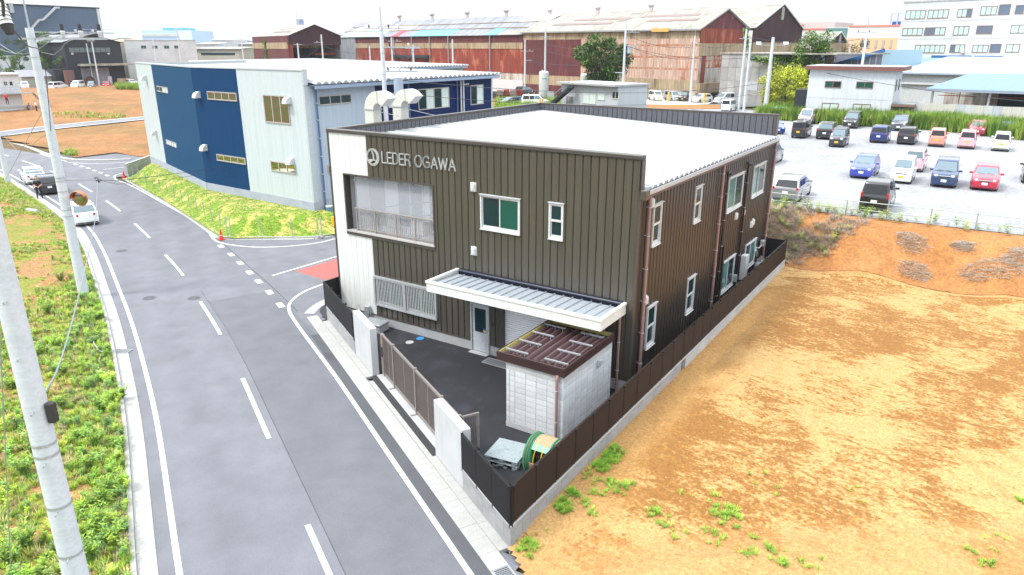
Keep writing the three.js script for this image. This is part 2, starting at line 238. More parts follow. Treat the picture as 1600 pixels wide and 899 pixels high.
const M_iron = mat([0.15, 0.15, 0.165], 0.6, { metalness: 0.5, map: again(T_fine, 2, 2) });
function manhole(x, z, r) {
  const o = thing('manhole_cover', 'dark round iron manhole cover in the grey road', 'manhole cover', [x, 0.004, z], rr(0, 3), 'manhole covers in the road');
  mesh('ring', new THREE.RingGeometry(r * 0.82, r, 32).rotateX(-Math.PI / 2), asphalt(1.2), o);
  mesh('lid', [new THREE.CylinderGeometry(r * 0.8, r * 0.8, 0.006, 32).translate(0, 0.001, 0), ...[0.25, 0.5, 0.7].map((k) => new THREE.TorusGeometry(r * k, 0.008, 4, 32).rotateX(Math.PI / 2).translate(0, 0.004, 0)), ...[...Array(12)].map((_, i) => bx(r * 0.2, r * 0.75, 0, 0.009, -0.008, 0.008).rotateY(i * Math.PI / 6))], M_iron, o);
}
manhole(...G(233, 466), 0.36); manhole(...G(303, 466), 0.36); manhole(...G(190, 392), 0.38);

// concrete gutters made of slabs
const gutterGeo = {};
function slabRow(parent, c, off, w, y0, y1, from, to, len, name, m, skip) {
  const L = c.getLength();
  for (let s = from; s + len <= Math.min(to, L); s += len) {
    if (skip && skip(s)) continue;
    const t = (s + len / 2) / L, p = c.getPointAt(t), d = c.getTangentAt(t), key = [w, y1 - y0, len].join(), g = gutterGeo[key] ||= uvm(rb(-w / 2, w / 2, 0, y1 - y0, -len / 2 + 0.003, len / 2 - 0.003, 0.006, 1));
    const o = shade(new THREE.Mesh(g, m[Math.floor(rnd() * m.length)])); o.name = name; parent.add(o);
    o.position.set(p.x - d.z * off, y0 + rr(-0.002, 0.002), p.z + d.x * off); o.rotation.y = Math.atan2(d.x, d.z);
  }
}
const slabMats = [0, 1, 2].map((i) => conc([0.48 - i * 0.012, 0.48 - i * 0.012, 0.465 - i * 0.014]));
{
  const g1 = thing('roadside_gutter', 'pale concrete gutter of slabs along the weedy verge', 'gutter');
  // the left gutter lies to the left of the line's direction of travel
  slabRow(g1, cL, -0.66, 0.44, -0.06, 0.022, 18, 118, 0.6, 'gutter_slab', slabMats);
  slabRow(g1, cL, -0.95, 0.13, -0.06, 0.12, 18, 118, 2, 'kerb_stone', slabMats);
  const g2 = thing('roadside_gutter', 'pale concrete gutter of slabs in front of the yard wall and gate', 'gutter');
  const cB = curve([B(-3, 0), B(18.9, 0)]);
  slabRow(g2, cB, -0.54, 0.5, -0.06, 0.02, 0.2, 21.9, 0.6, 'gutter_slab', slabMats);
  slabRow(g2, cB, -0.15, 0.28, -0.06, 0.06, 3.1, 7.9, 0.6, 'kerb_stone', slabMats);
  slabRow(g2, cB, -0.19, 0.17, -0.06, 0.026, 7.9, 14.2, 0.6, 'kerb_stone', slabMats);
  slabRow(g2, cB, -0.15, 0.28, -0.06, 0.06, 14.2, 21.2, 0.6, 'kerb_stone', slabMats);
  const cS = curve([[-15.75, 1.25], [-16.5, -0.2], [-16.75, -2], [-16.75, -16]]);
  slabRow(g2, cS, 0, 0.5, -0.06, 0.021, 0.5, 15, 0.6, 'gutter_slab', slabMats);
  const g3 = thing('roadside_gutter', 'pale concrete kerb along the foot of the grass bank', 'gutter');
  const cK = curve([G(197, 279), G(250, 309), G(300, 340), G(344, 371.5)]), cK2 = curve([G(348, 373), G(420, 373.5), G(490, 372.5), G(512, 369), G(530, 362), [-25.0, -13], [-25, -26]]);
  slabRow(g3, cK, 0.12, 0.42, -0.06, 0.03, 0, 60, 0.6, 'gutter_slab', slabMats); slabRow(g3, cK, -0.2, 0.2, -0.06, 0.13, 0, 60, 2, 'kerb_stone', slabMats);
  slabRow(g3, cK2, 0.12, 0.3, -0.06, 0.03, 0, 20, 0.6, 'gutter_slab', slabMats); slabRow(g3, cK2, -0.1, 0.16, -0.06, 0.13, 0, 20, 1, 'kerb_stone', slabMats);
  const g4 = thing('roadside_gutter', 'pale concrete kerb beside the bare orange field across the junction', 'gutter');
  slabRow(g4, curve([[-130, -24.9], [-104, -21.5], G(40, 229.5), G(70, 240.5), G(100, 248), G(120, 250.2), G(165, 251), G(215, 249)]), 0, 0.5, -0.06, 0.1, 0, 90, 2, 'kerb_stone', slabMats);
}
{ // steel grates set in the gutters
  const grate = (p, turn, label) => { const o = thing('drain_grate', label, 'drain grate', [p[0], 0.024, p[1]], turn); mesh('frame', [bx(-0.34, 0.34, 0, 0.012, -0.21, -0.19), bx(-0.34, 0.34, 0, 0.012, 0.19, 0.21), bx(-0.34, -0.32, 0, 0.012, -0.19, 0.19), bx(0.32, 0.34, 0, 0.012, -0.19, 0.19)], M.galv, o); mesh('bars', [...Array(11)].map((_, i) => bx(-0.3 + i * 0.06 - 0.012, -0.3 + i * 0.06 + 0.012, 0, 0.01, -0.19, 0.19)), M.galv, o); mesh('pit', bx(-0.32, 0.32, -0.003, -0.001, -0.19, 0.19), M.black, o); };
  grate(B(-0.75, 0.54), Math.atan2(-AZ, AX), 'steel drain grate in the gutter by the fence corner');
  const p = G(190, 550); grate(p, 0.5, 'small steel drain grate in the gutter beside the verge');
}
// yard asphalt
struct('yard', grid(-16.8, 1.2, 90, 9.6, -18, 130, () => 0.03, (x, z) => { const k = 0.7 + 0.8 * (fbm(x * 0.8, z * 0.8, 5, 0, 121) - 0.4) + 0.8 * smooth(0.58, 0.78, fbm(x * 1.1 + 7, z * 1.1, 6, 0, 122)) + 0.7 * smooth(0.62, 0.8, fbm(x * 2.6, z * 2.6, 3, 0, 123)); return [k, k, k * 1.02]; }, (x, z) => { const n = (x - 1.14) * NX + (z - 9.48) * NZ; return n < -0.02 && x < 1.1 && !(x < -14.7 && z < 0.9) ; }), M_yard);
struct('yard_apron', [sheet([B(4.95, 0.1), B(11.25, 0.1), B(11.25, -0.14), B(4.95, -0.14)], 0.034), sheet([B(13.6, 0.1), B(19.2, 0.1), [-16.4, -0.3], [-16.45, -14], [-14.9, -14], [-14.9, 0.8]], 0.012)], asphalt(0.3));
struct('gate_track_bed', prismXZ([B(4.3, -0.14), B(11.25, -0.14), B(11.25, -0.62), B(4.3, -0.62)], -0.05, 0.038), M.concPale);

// ---------------------------------------------------------------- bare lot beside the building and the bank behind it
function lotH(x, z) {
  const bank = smooth(-17.4, -22.3, z + 0.5 * Math.sin(x * 0.9) + 0.35 * (fbm(x * 0.5, z * 0.5, 3, 0, 131) - 0.5)), near = smooth(11.5, 7.2, z);
  let h = lerp(0.0, 0.34, near) + 0.12 * (fbm(x * 0.35, z * 0.35, 4, 0, 132) - 0.5) + 0.05 * (fbm(x * 2.2, z * 2.2, 3, 0, 133) - 0.5);
  h -= 0.12 * Math.exp(-Math.pow((x - 1.95) / 0.35, 2)) * smooth(-16, -8, z);                                                   // runnel by the wall
  const ridge = (x - 2.1) * 0.72 + (z - 9.4) * 0.69; h += 0.42 * smooth(0.4, 1.7, ridge + 0.4 * (fbm(x * 1.2, z * 1.2, 3, 0, 134) - 0.5)) * smooth(7.6, 9.3, z + (x - 2) * 0.75) * smooth(9, 5, x);   // spoil heap at the corner
  return h * (1 - bank) + LOT * bank + 0.1 * bank * (1 - bank) * 4 * (fbm(x * 1.5, z * 1.5, 3, 0, 135) - 0.5);
}
function onLot(u, v) { let h = 0.8, p; for (let i = 0; i < 24; i++) { p = G(u, v, h); h = lerp(h, lotH(p[0], p[1]), 0.4); } return p; } // where a pixel's ray meets the lot or the bank
const onLand = (x, z) => (x - 1.14) * NX + (z - 9.48) * NZ < 0.1;
struct('bare_lot', [grid(1.1, 15.3, 158, 18, -20.5, 385, lotH, null, onLand), grid(15.3, 50, 70, 40, -20.5, 121, lotH, null, onLand)], M_soil);
struct('earth_bank', grid(-17, 50, 260, -18.15, -23.2, 60, (x, z) => lotH(x, z) + 0.03 + 0.06 * (fbm(x * 3, z * 3, 3, 0, 136) - 0.5)), M_orange);
struct('gravel_car_park', grid(-30, 60, 180, -22.9, -92, 138, (x, z) => LOT + 0.06 + 0.03 * (fbm(x * 0.3, z * 0.3, 3, 0, 141) - 0.5), (x, z) => { const k = 0.86 + 0.34 * (fbm(x * 0.16, z * 0.16, 4, 0, 142) - 0.5) + 0.2 * (fbm(x * 0.9, z * 0.35, 3, 0, 143) - 0.5); return [k, k, k]; }), M_gravel);
// weedy verge left of the road
const lineLAt = (x) => { for (let i = 1; i < LINE_L.length; i++) if (x >= LINE_L[i][0]) { const [a, b] = [LINE_L[i - 1], LINE_L[i]]; return lerp(a[1], b[1], (x - a[0]) / (b[0] - a[0])); } return LINE_L.at(-1)[1]; };
const vergeN = (x, z) => (z - lineLAt(x)) * 0.9; // about metres away from the edge line
const vergeH = (x, z) => 0.09 + 0.12 * smooth(1.2, 3, vergeN(x, z)) + 0.2 * (fbm(x * 0.5, z * 0.5, 4, 0, 151) - 0.5) * smooth(1, 2.5, vergeN(x, z)) + 0.06 * (fbm(x * 2, z * 2, 2, 0, 152) - 0.5);
{
  const P = [], U = [], I = [], nx = 420, nz = 46;
  for (let i = 0; i <= nx; i++) for (let j = 0; j <= nz; j++) { const x = lerp(10, -125, i / nx), z = lineLAt(x) + (1.0 + Math.pow(j / nz, 1.6) * 26) / 0.9; P.push(x, vergeH(x, z), z); U.push(x, z); }
  for (let i = 0; i < nx; i++) for (let j = 0; j < nz; j++) { const a = i * (nz + 1) + j, b = a + nz + 1; I.push(a, a + 1, b, b, a + 1, b + 1); }
  const g = new THREE.BufferGeometry(); g.setAttribute('position', new THREE.Float32BufferAttribute(P, 3)); g.setAttribute('uv', new THREE.Float32BufferAttribute(U, 2)); g.setIndex(I); g.computeVertexNormals();
  struct('weedy_verge', g, M_verge);
}
// grass bank round the blue building
const BK = 1.3, bankEdge = [[-57.9, -14.1], [-45, -10.1], [-31.6, -5.55], [-30.8, -5.8], [-28.6, -7.35], [-26.3, -9.3], [-25.6, -11], [-25.3, -26], [-25.3, -50], [-64, -50], [-61.5, -18.6], [-58.6, -14.6]];
function bankH(x, z) {
  let d = 1e9; for (let i = 0; i < bankEdge.length; i++) { const [ax, az] = bankEdge[i], [cx, cz] = bankEdge[(i + 1) % bankEdge.length], t = clamp(((x - ax) * (cx - ax) + (z - az) * (cz - az)) / ((cx - ax) ** 2 + (cz - az) ** 2)); d = Math.min(d, Math.hypot(x - ax - t * (cx - ax), z - az - t * (cz - az))); }
  return 0.1 + (BK - 0.12) * smooth(0, 2.3, d) + 0.1 * (fbm(x * 0.8, z * 0.8, 3, 0, 161) - 0.5) * smooth(0, 1, d);
}
const bankKeep = (x, z) => inPoly(bankEdge, x, z);
{ // edge follows the outline exactly: rings from the outline inward
  const ring = (k) => { const c = [-42, -28], out = []; for (let i = 0; i < bankEdge.length; i++) { const a = bankEdge[i], b = bankEdge[(i + 1) % bankEdge.length], n = Math.max(2, Math.round(Math.hypot(b[0] - a[0], b[1] - a[1]) / 0.35)); for (let q = 0; q < n; q++) { const x = lerp(a[0], b[0], q / n), z = lerp(a[1], b[1], q / n), L = Math.hypot(c[0] - x, c[1] - z); out.push([x + (c[0] - x) / L * k, z + (c[1] - z) / L * k]); } } return out; };
  const ks = [0, 0.25, 0.5, 0.75, 1, 1.3, 1.6, 2, 2.4, 2.8, 3.3, 4, 5, 7, 9], P = [], U = [], I = []; let n;
  ks.forEach((k) => { const r = ring(k); n = r.length; for (const [x, z] of r) { P.push(x, k ? bankH(x, z) : 0.1, z); U.push(x, z); } });
  for (let k = 0; k < ks.length - 1; k++) for (let i = 0; i < n; i++) { const a = k * n + i, b = k * n + (i + 1) % n; I.push(a, a + n, b, b, a + n, b + n); }
  const g = new THREE.BufferGeometry(); g.setAttribute('position', new THREE.Float32BufferAttribute(P, 3)); g.setAttribute('uv', new THREE.Float32BufferAttribute(U, 2)); g.setIndex(I); g.computeVertexNormals();
  struct('grass_bank', g, M_turf);
}
// orange fields across the junction, with the road between them
struct('orange_field', grid(-185, -62, 246, -17, -130, 150, (x, z) => T(x, z) + 0.05 + 0.14 * (fbm(x * 0.4, z * 0.4, 4, 0, 171) - 0.5) * smooth(-17, -20, z), (x, z) => { const n = fbm(x * 0.09, z * 0.14, 5, 0, 172), m = fbm(x * 0.5, z * 0.8, 3, 0, 173), k = 0.8 + 0.3 * m, g = smooth(0.52, 0.66, n); return [k * lerp(1, 0.8, g), k * lerp(1, 0.92, g), k * lerp(1, 0.8, g)]; }, (x, z) => z < -18.6 - 0.11 * (-75 - Math.min(x, -75)) && (x < -76 || (x < -62 && z < -23.4 - (x + 70) * 0.05)) && !(x > -69.5 && z > -26)), M_field);
struct('far_road', ribbon([[-100, -10], [-104.5, -22], [-107.5, -30], [-109, -38], [-110.5, -48], [-113, -70], [-118, -110]], 0, 5.2, 0.44), asphalt(1.6));
struct('far_road_markings', [ribbon([[-104.5, -22], [-107.5, -30], [-109, -38], [-110.5, -48], [-113, -70]], 2.3, 0.5, 0.45), ribbon([[-104.5, -22], [-107.5, -30], [-109, -38], [-110.5, -48], [-113, -70]], -2.3, 0.5, 0.45), ribbon([[-107.5, -30], [-109, -38]], 0, 0.2, 0.45, 1, 6), ribbon([[-109, -38], [-110.5, -48]], 0, 0.2, 0.45, 3, 9)], M_paint);
// ---------------------------------------------------------------- main building
const fontBold = await new FontLoader().loadAsync('fonts/droid/droid_sans_bold.typeface.json');
const BW = 14.6, BD = 17.7, TOPY = 8.62, EAVE = 7.42;
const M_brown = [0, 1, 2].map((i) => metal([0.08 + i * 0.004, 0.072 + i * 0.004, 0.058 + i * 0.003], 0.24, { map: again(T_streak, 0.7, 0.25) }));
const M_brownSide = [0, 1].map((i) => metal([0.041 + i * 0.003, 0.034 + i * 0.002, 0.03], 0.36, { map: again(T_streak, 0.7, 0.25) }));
const M_cream = [0, 1].map((i) => metal([0.74 - i * 0.012, 0.76 - i * 0.012, 0.74 - i * 0.012], 0.42, { map: again(T_streak, 0.7, 0.25) }));
const M_cap = metal([0.075, 0.066, 0.06], 0.35), M_greyPanel = [0, 1].map((i) => metal([0.1 + i * 0.008, 0.105 + i * 0.008, 0.125 + i * 0.008], 0.35));
const PROF = [[0, -0.034], [0.022, -0.034], [0.03, 0], [0.06, 0.012], [0.2, 0.016], [0.285, 0.016], [0.3, -0.004], [0.308, -0.034]], PROF_FLAT = [[0, -0.009], [0.008, -0.009], [0.012, 0], [0.15, 0.002], [0.298, 0], [0.302, -0.009], [0.308, -0.009]], PROF_SIDE = [[0, -0.034], [0.07, -0.034], [0.1, 0.006], [0.27, 0.01], [0.29, -0.02], [0.308, -0.034]]; // one folded cladding sheet: groove, sloped face, lip
function cladding(parent, u0, u1, y0, y1, mats, holes = [], pitch = 0.31, prof = PROF, place3, yTop) { // sheets side by side, cut round the openings
  const out = []; let k = 0;
  for (let a = u0; a < u1 - 0.02; a += pitch, k++) {
    const rows = {}, cuts = [...prof.map(([s]) => a + s * pitch / 0.308), ...holes.flatMap((h) => [h[0], h[1]])].filter((s) => s >= a - 1e-6 && s <= Math.min(u1, a + pitch) + 1e-6).concat([a, Math.min(u1, a + pitch - 0.002)]).sort((p, r) => p - r);
    const dep = (s) => { const t = (s - a) * 0.308 / pitch; for (let i = 1; i < prof.length; i++) if (t <= prof[i][0] + 1e-6) return lerp(prof[i - 1][1], prof[i][1], clamp((t - prof[i - 1][0]) / (prof[i][0] - prof[i - 1][0]))); return prof.at(-1)[1]; };
    for (let i = 1; i < cuts.length; i++) {
      const s0 = cuts[i - 1], s1 = cuts[i]; if (s1 - s0 < 1e-4) continue; const mid = (s0 + s1) / 2, top = yTop ? yTop(mid) : y1;
      let spans = [[y0, top]];
      for (const h of holes) if (mid > h[0] && mid < h[1]) spans = spans.flatMap(([p, r]) => [[p, Math.min(r, h[2])], [Math.max(p, h[3]), r]].filter(([c, d]) => d - c > 0.01));
      spans.forEach(([p, r]) => { const key = spans.length === 1 && p === y0 && r === top ? 'full' : r === top ? 'top' : p === y0 ? 'low' : 'mid'; (rows[key] ||= []).push([[s0, p, dep(s0)], [s1, p, dep(s1)], [s1, r, dep(s1)], [s0, r, dep(s0)]]); });
    }
    if (rows.full) { rows.full.push(...(rows.top || []), ...(rows.low || []), ...(rows.mid || [])); delete rows.top; delete rows.low; delete rows.mid; }
    for (const q of Object.values(rows)) { let g = quads(q); if (place3) g = place3(g); out.push(mesh('cladding_sheet', g, mats[k % mats.length], parent, true)); }
  }
  return out;
}
const onFront = (g) => g, onRight = (g) => g.rotateY(Math.PI / 2); // u runs along +x, or along -z of the right-hand wall
// windows: sliding pair or double-hung, in a white frame
function winUnit(parent, u0, u1, y0, y1, { kind = 'slide', glassL = M.glass, glassR = M.glassGreen, side = false, frame = M.white, deep = 0.06, bar2 = 0.05, hood = true } = {}) {
  const put = (g) => { g = join(g); return side ? g.rotateY(Math.PI / 2) : g; }, t = 0.06, f = 0.055;
  const w = new THREE.Group(); w.name = 'window'; parent.add(w);
  mesh('window_frame', put([bx(u0, u1, y1 - t, y1, -deep, f), bx(u0, u1, y0, y0 + t * 1.1, -deep, f), bx(u0, u0 + t, y0 + t * 1.1, y1 - t, -deep, f), bx(u1 - t, u1, y0 + t * 1.1, y1 - t, -deep, f), ...(hood ? [bx(u0 - 0.02, u1 + 0.04, y1 + 0.001, y1 + 0.022, -0.02, f + 0.05), bx(u0 - 0.01, u1 + 0.01, y0 - 0.022, y0 - 0.001, -0.02, f + 0.04)] : [])]), frame, w);
  const a = u0 + t, b = u1 - t, c = y0 + t * 1.1, d = y1 - t;
  const pane = (p, q, r, s, z, m) => { mesh('sash', put([bx(p, q, s - bar2, s, z - 0.02, z + 0.02), bx(p, q, r, r + bar2 * 1.7, z - 0.02, z + 0.02), bx(p, p + bar2 * 0.8, r + bar2 * 1.7, s - bar2, z - 0.02, z + 0.02), bx(q - bar2 * 0.8, q, r + bar2 * 1.7, s - bar2, z - 0.02, z + 0.02)]), frame, w); mesh('pane', put(bx(p + bar2 * 0.8, q - bar2 * 0.8, r + bar2 * 1.7, s - bar2, z - 0.004, z + 0.004)), m, w); };
  if (kind === 'slide') { const m = (a + b) / 2; pane(a, m + 0.03, c, d, -0.03, glassL); pane(m - 0.03, b, c, d, 0.012, glassR); }
  else { const m = (c + d) / 2; pane(a, b, m - 0.02, d, 0.012, glassL); pane(a, b, c, m + 0.02, -0.03, glassR); }
  return w;
}
const office = thing('office_building', 'dark brown ribbed metal office building with white corner stripe and flat metal roof', 'building');
const HF = { recess: [-13.8, -8.84, 4.22, 6.71], win: [-6.5, -4.69, 5.29, 6.64], win2: [-3.45, -2.85, 5.34, 6.68], grille: [-12.36, -8.8, 0.98, 2.32], door: [-7.08, -6.14, 0, 2.14], shutter: [-5.62, -0.9, 0, 2.75] };
const frontHoles = Object.values(HF);
cladding(office, -BW, -12.38, 0.46, 8.47, M_cream, frontHoles, 0.31, PROF_FLAT).forEach((m) => (m.userData.label = 'white ribbed cladding sheet'));
cladding(office, -12.38, 0, 0.46, 8.47, M_brown, frontHoles);
// wall core behind the sheets, with the balcony opening left free
const M_core = mat([0.075, 0.067, 0.054], 0.6);
mesh('wall_core', [bx(-BW + 0.04, 0 - 0.02, 6.71, 8.5, -0.22, -0.035), bx(-BW + 0.04, -13.8, 0.4, 6.71, -0.22, -0.035), bx(-8.84, -0.02, 2.8, 6.71, -0.22, -0.035), bx(-13.8, -8.84, 0.4, 4.22, -0.22, -0.035), bx(-8.84, -5.62, 0.4, 2.8, -0.22, -0.035), bx(-0.9, -0.02, 0.4, 2.8, -0.22, -0.035),
  bx(-0.22, -0.035, 0.4, 7.4, -BD + 0.04, -0.23), bx(-BW + 0.035, -BW + 0.19, 0.4, 8.5, -BD + 0.04, -0.23), bx(-BW + 0.23, -0.04, 0.4, 8.5, -BD + 0.035, -BD + 0.19)], M_core, office);
const base = mesh('foundation', [bx(-BW - 0.0, -7.1, -0.1, 0.44, -0.3, 0.012), bx(-6.12, -5.64, -0.1, 0.44, -0.3, 0.012), bx(-0.88, 0.012, -0.1, 0.44, -0.3, 0.012), bx(-0.3, 0.012, -0.1, 0.44, -BD, -0.301), bx(-BW - 0.01, -BW + 0.3, -0.1, 0.44, -BD, -0.301)], M.conc, office); base.userData.label = 'pale bare concrete foundation strip';
mesh('drip_flashing', [bx(-BW, -7.1, 0.442, 0.475, -0.03, 0.035), bx(-6.12, -5.64, 0.442, 0.475, -0.03, 0.035), bx(0.0, 0.035, 0.442, 0.475, -BD, -0.03)], M_cap, office);
// right-hand wall
const HR = { w1: [1.24, 2.0, 5.24, 6.75], w2: [5.5, 6.28, 5.22, 6.7], w3: [9.9, 12.2, 4.8, 6.4], w4: [13.9, 16.05, 4.8, 6.38], l1: [1.28, 2.1, 1.26, 2.92], l2: [5.46, 6.34, 1.3, 2.88], l3: [10.2, 12.1, 0.82, 2.38], l4: [13.95, 15.85, 1.0, 2.36] };
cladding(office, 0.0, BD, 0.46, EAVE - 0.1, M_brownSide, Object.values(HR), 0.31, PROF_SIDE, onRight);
// corner posts
mesh('corner_trim', [bx(-0.012, 0.05, 0.46, 8.47, -0.05, 0.05), bx(-BW - 0.05, -BW + 0.01, 0.46, 8.47, -0.06, 0.04), bx(-0.01, 0.05, 0.46, EAVE, -BD - 0.04, -BD + 0.05)], M_cap, office);
// left wall and back wall outer skin
cladding(office, -BD, 0, 0.46, 8.47, M_cream, [], 0.31, PROF_FLAT, (g) => g.rotateY(-Math.PI / 2).translate(-BW, 0, -0.0)).length;
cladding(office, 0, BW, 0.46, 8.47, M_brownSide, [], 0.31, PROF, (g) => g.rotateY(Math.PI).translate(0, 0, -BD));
// parapets: inner faces of grey sheets, dark cap all round
const roofY = (x) => lerp(8.12, EAVE, clamp((x + BW) / BW));
mesh('parapet_core', [bx(-BW + 0.04, 0, 7.3, 8.5, -0.2, -0.04), bx(-BW + 0.04, -BW + 0.2, 7.6, 8.5, -BD + 0.2, -0.2)], M_core, office);
cladding(office, 0.2, BW - 0.2, 7.2, 8.5, M_greyPanel, [], 0.31, PROF, (g) => g.translate(-BW + 0, 0, -BD + 0.24), null).forEach((m) => (m.userData.label = 'grey ribbed sheet inside the roof parapet'));
cladding(office, 0.2, BD - 0.2, 7.9, 8.5, M_greyPanel, [], 0.31, PROF, (g) => g.rotateY(Math.PI / 2).translate(-BW + 0.236, 0, 0)).forEach((m) => (m.userData.label = 'grey ribbed sheet inside the roof parapet'));
mesh('parapet_cap', [rb(-BW - 0.07, 0.06, 8.47, TOPY, -0.24, 0.07, 0.03), bx(-BW - 0.07, -BW + 0.2, 8.48, TOPY - 0.004, -BD - 0.05, -0.24), bx(-BW + 0.2, 0.05, 8.48, TOPY - 0.006, -BD - 0.06, -BD + 0.2), bx(-0.05, 0.055, EAVE - 0.05, 8.47, -0.24, 0.05)], M_cap, office);
mesh('parapet_end', bx(-0.02, 0.045, EAVE, 8.48, -BD - 0.04, -BD + 0.22), M_greyPanel[0], office);
// folded plate roof: each sheet a trapezoid fold running down to the eave
const M_roof = [0, 1, 2].map((i) => metal([0.4 - i * 0.016, 0.412 - i * 0.016, 0.43 - i * 0.016], 0.5, { map: again(T_fine, 0.3, 0.3) }));
{
  const roof = new THREE.Group(); roof.name = 'roof'; office.add(roof);
  const P = 0.5, x0 = -BW + 0.22, x1 = 0.12, y = (x) => roofY(x);
  let k = 0;
  for (let z = -0.25; z > -BD + 0.3; z -= P, k++) {
    const pr = [[0, 0], [0.06, 0], [0.15, 0.09], [0.37, 0.09], [0.46, 0], [0.5, 0]], q = [];
    for (let i = 1; i < pr.length; i++) { const [s0, h0] = pr[i - 1], [s1, h1] = pr[i]; q.push([[x0, y(x0) + h0, z - s0], [x1, y(x1) + h0, z - s0], [x1, y(x1) + h1, z - s1], [x0, y(x0) + h1, z - s1]]); }
    q.push([[x1 - 0.01, y(x1), z - 0.06], [x1 - 0.01, y(x1) + 0.09, z - 0.15], [x1 - 0.01, y(x1) + 0.09, z - 0.37], [x1 - 0.01, y(x1), z - 0.46]]);
    const o = mesh('roof_sheet', quads(q), M_roof[k % 3], roof, true);
    mesh('bolt_row', [-0.6, -4.2, -7.8, -11.4].map((x) => new THREE.CylinderGeometry(0.022, 0.022, 0.035, 6).translate(x, y(x) + 0.105, z - 0.26)), M.galv, roof);
  }
  mesh('roof_underlay', quads([[[x0, y(x0) - 0.03, -0.22], [x1, y(x1) - 0.03, -0.22], [x1, y(x1) - 0.03, -BD + 0.22], [x0, y(x0) - 0.03, -BD + 0.22]]]), M.galv, roof);
}
// eave gutter
{
  const g = mesh('eave_gutter', [bx(0.06, 0.2, EAVE - 0.15, EAVE - 0.135, -BD - 0.02, -0.3), bx(0.19, 0.205, EAVE - 0.135, EAVE - 0.02, -BD - 0.02, -0.3), rb(0.18, 0.215, EAVE - 0.03, EAVE, -BD - 0.02, -0.3, 0.01), bx(0.045, 0.06, EAVE - 0.15, EAVE - 0.03, -BD - 0.02, -0.3)], M.alu, office);
  mesh('fascia', bx(0.03, 0.19, EAVE - 0.24, EAVE - 0.152, -BD, -0.3), metal([0.13, 0.07, 0.04], 0.5), office);
  mesh('gutter_box', rb(-0.06, 0.24, EAVE - 0.28, EAVE + 0.06, -0.32, 0.05, 0.02), M_brown[1], office);
}
// downpipes with clips
function downpipe(z, y1, y0 = 0.1, x = 0.13, r = 0.062, m = M.pinkPipe) {
  const p = mesh('downpipe', [bar([x, y0, z], [x, y1, z], r, r, 10), bar([x, y0 + 2.6, z], [x, y0 + 2.72, z], r * 1.22, r * 1.22, 10)], m, office); p.userData.label = m === M.pinkPipe ? 'dusty pink downpipe' : 'black pipe';
  mesh('pipe_clip', [1, 2.2, 3.4, 4.6, 5.8, 6.8].filter((y) => y < y1).map((y) => [new THREE.TorusGeometry(r + 0.008, 0.012, 5, 14).rotateX(Math.PI / 2).translate(x, y, z), bx(0, x, y - 0.012, y + 0.012, z - 0.012, z + 0.012)]).flat(), M.alu, p);
}
downpipe(-0.62, EAVE - 0.2); downpipe(-8.62, EAVE - 0.2); downpipe(-17.35, EAVE - 0.2);
downpipe(-9.45, 6.6, 0.2, 0.09, 0.05, M.blackPipe); downpipe(-12.62, 6.6, 0.2, 0.09, 0.05, M.blackPipe);
for (const z of [-9.45, -12.62]) mesh('pipe_elbow', tube([[0.09, 6.58, z], [0.1, 6.68, z], [0.1, 6.72, z - 0.1], [0.1, 6.68, z - 0.28], [0.1, 6.6, z - 0.32]], 0.06, 8), M.blackPipe, office);
for (const z of [-9.25, -12.4]) mesh('conduit', bar([0.06, 0.6, z], [0.06, 6.2, z], 0.022, 0.022, 6), M.blackPipe, office);
mesh('pipe_cover', bx(0.03, 0.16, 0.5, 3.3, -9.9, -9.68), M.blackPipe, office);
// windows
winUnit(office, ...HF.win); winUnit(office, ...HF.win2, { kind: 'hung', glassR: M.glass });
for (const k of ['w1', 'w2', 'l1', 'l2']) winUnit(office, ...HR[k], { kind: 'hung', side: true, glassR: M.glass });
for (const k of ['w3', 'w4', 'l3']) winUnit(office, ...HR[k], { side: true, glassL: M.glassTeal, glassR: M.glass });
winUnit(office, ...HR.l4, { side: true, glassL: M.glass, glassR: M.glassTeal });
// barred window on the ground floor
{
  const [a, b, c, d] = HF.grille, m = (a + b) / 2;
  winUnit(office, a + 0.04, m, c + 0.05, d - 0.05, { glassL: M.glass, glassR: M.glassGreen, frame: M.alu, hood: false }); winUnit(office, m, b - 0.04, c + 0.05, d - 0.05, { glassL: M.glass, glassR: M.glassGreen, frame: M.alu, hood: false });
  const gr = mesh('window_grille', [bx(a, b, d - 0.07, d, 0.07, 0.13), bx(a, b, c, c + 0.07, 0.07, 0.13), bx(a, a + 0.09, c + 0.07, d - 0.07, 0.0, 0.13), bx(b - 0.09, b, c + 0.07, d - 0.07, 0.0, 0.13), bx(m - 0.08, m + 0.08, c + 0.07, d - 0.07, 0.0, 0.13), bx(a, b, d + 0.001, d + 0.03, 0, 0.14)], M.alu, office);
  for (const [p, q] of [[a + 0.09, m - 0.08], [m + 0.08, b - 0.09]]) for (let i = 1; i < 18; i++) { const u = lerp(p, q, i / 18); mesh('grille_bar', bx(u - 0.012, u + 0.012, c + 0.07, d - 0.07, 0.085, 0.11), M.white, gr); }
}
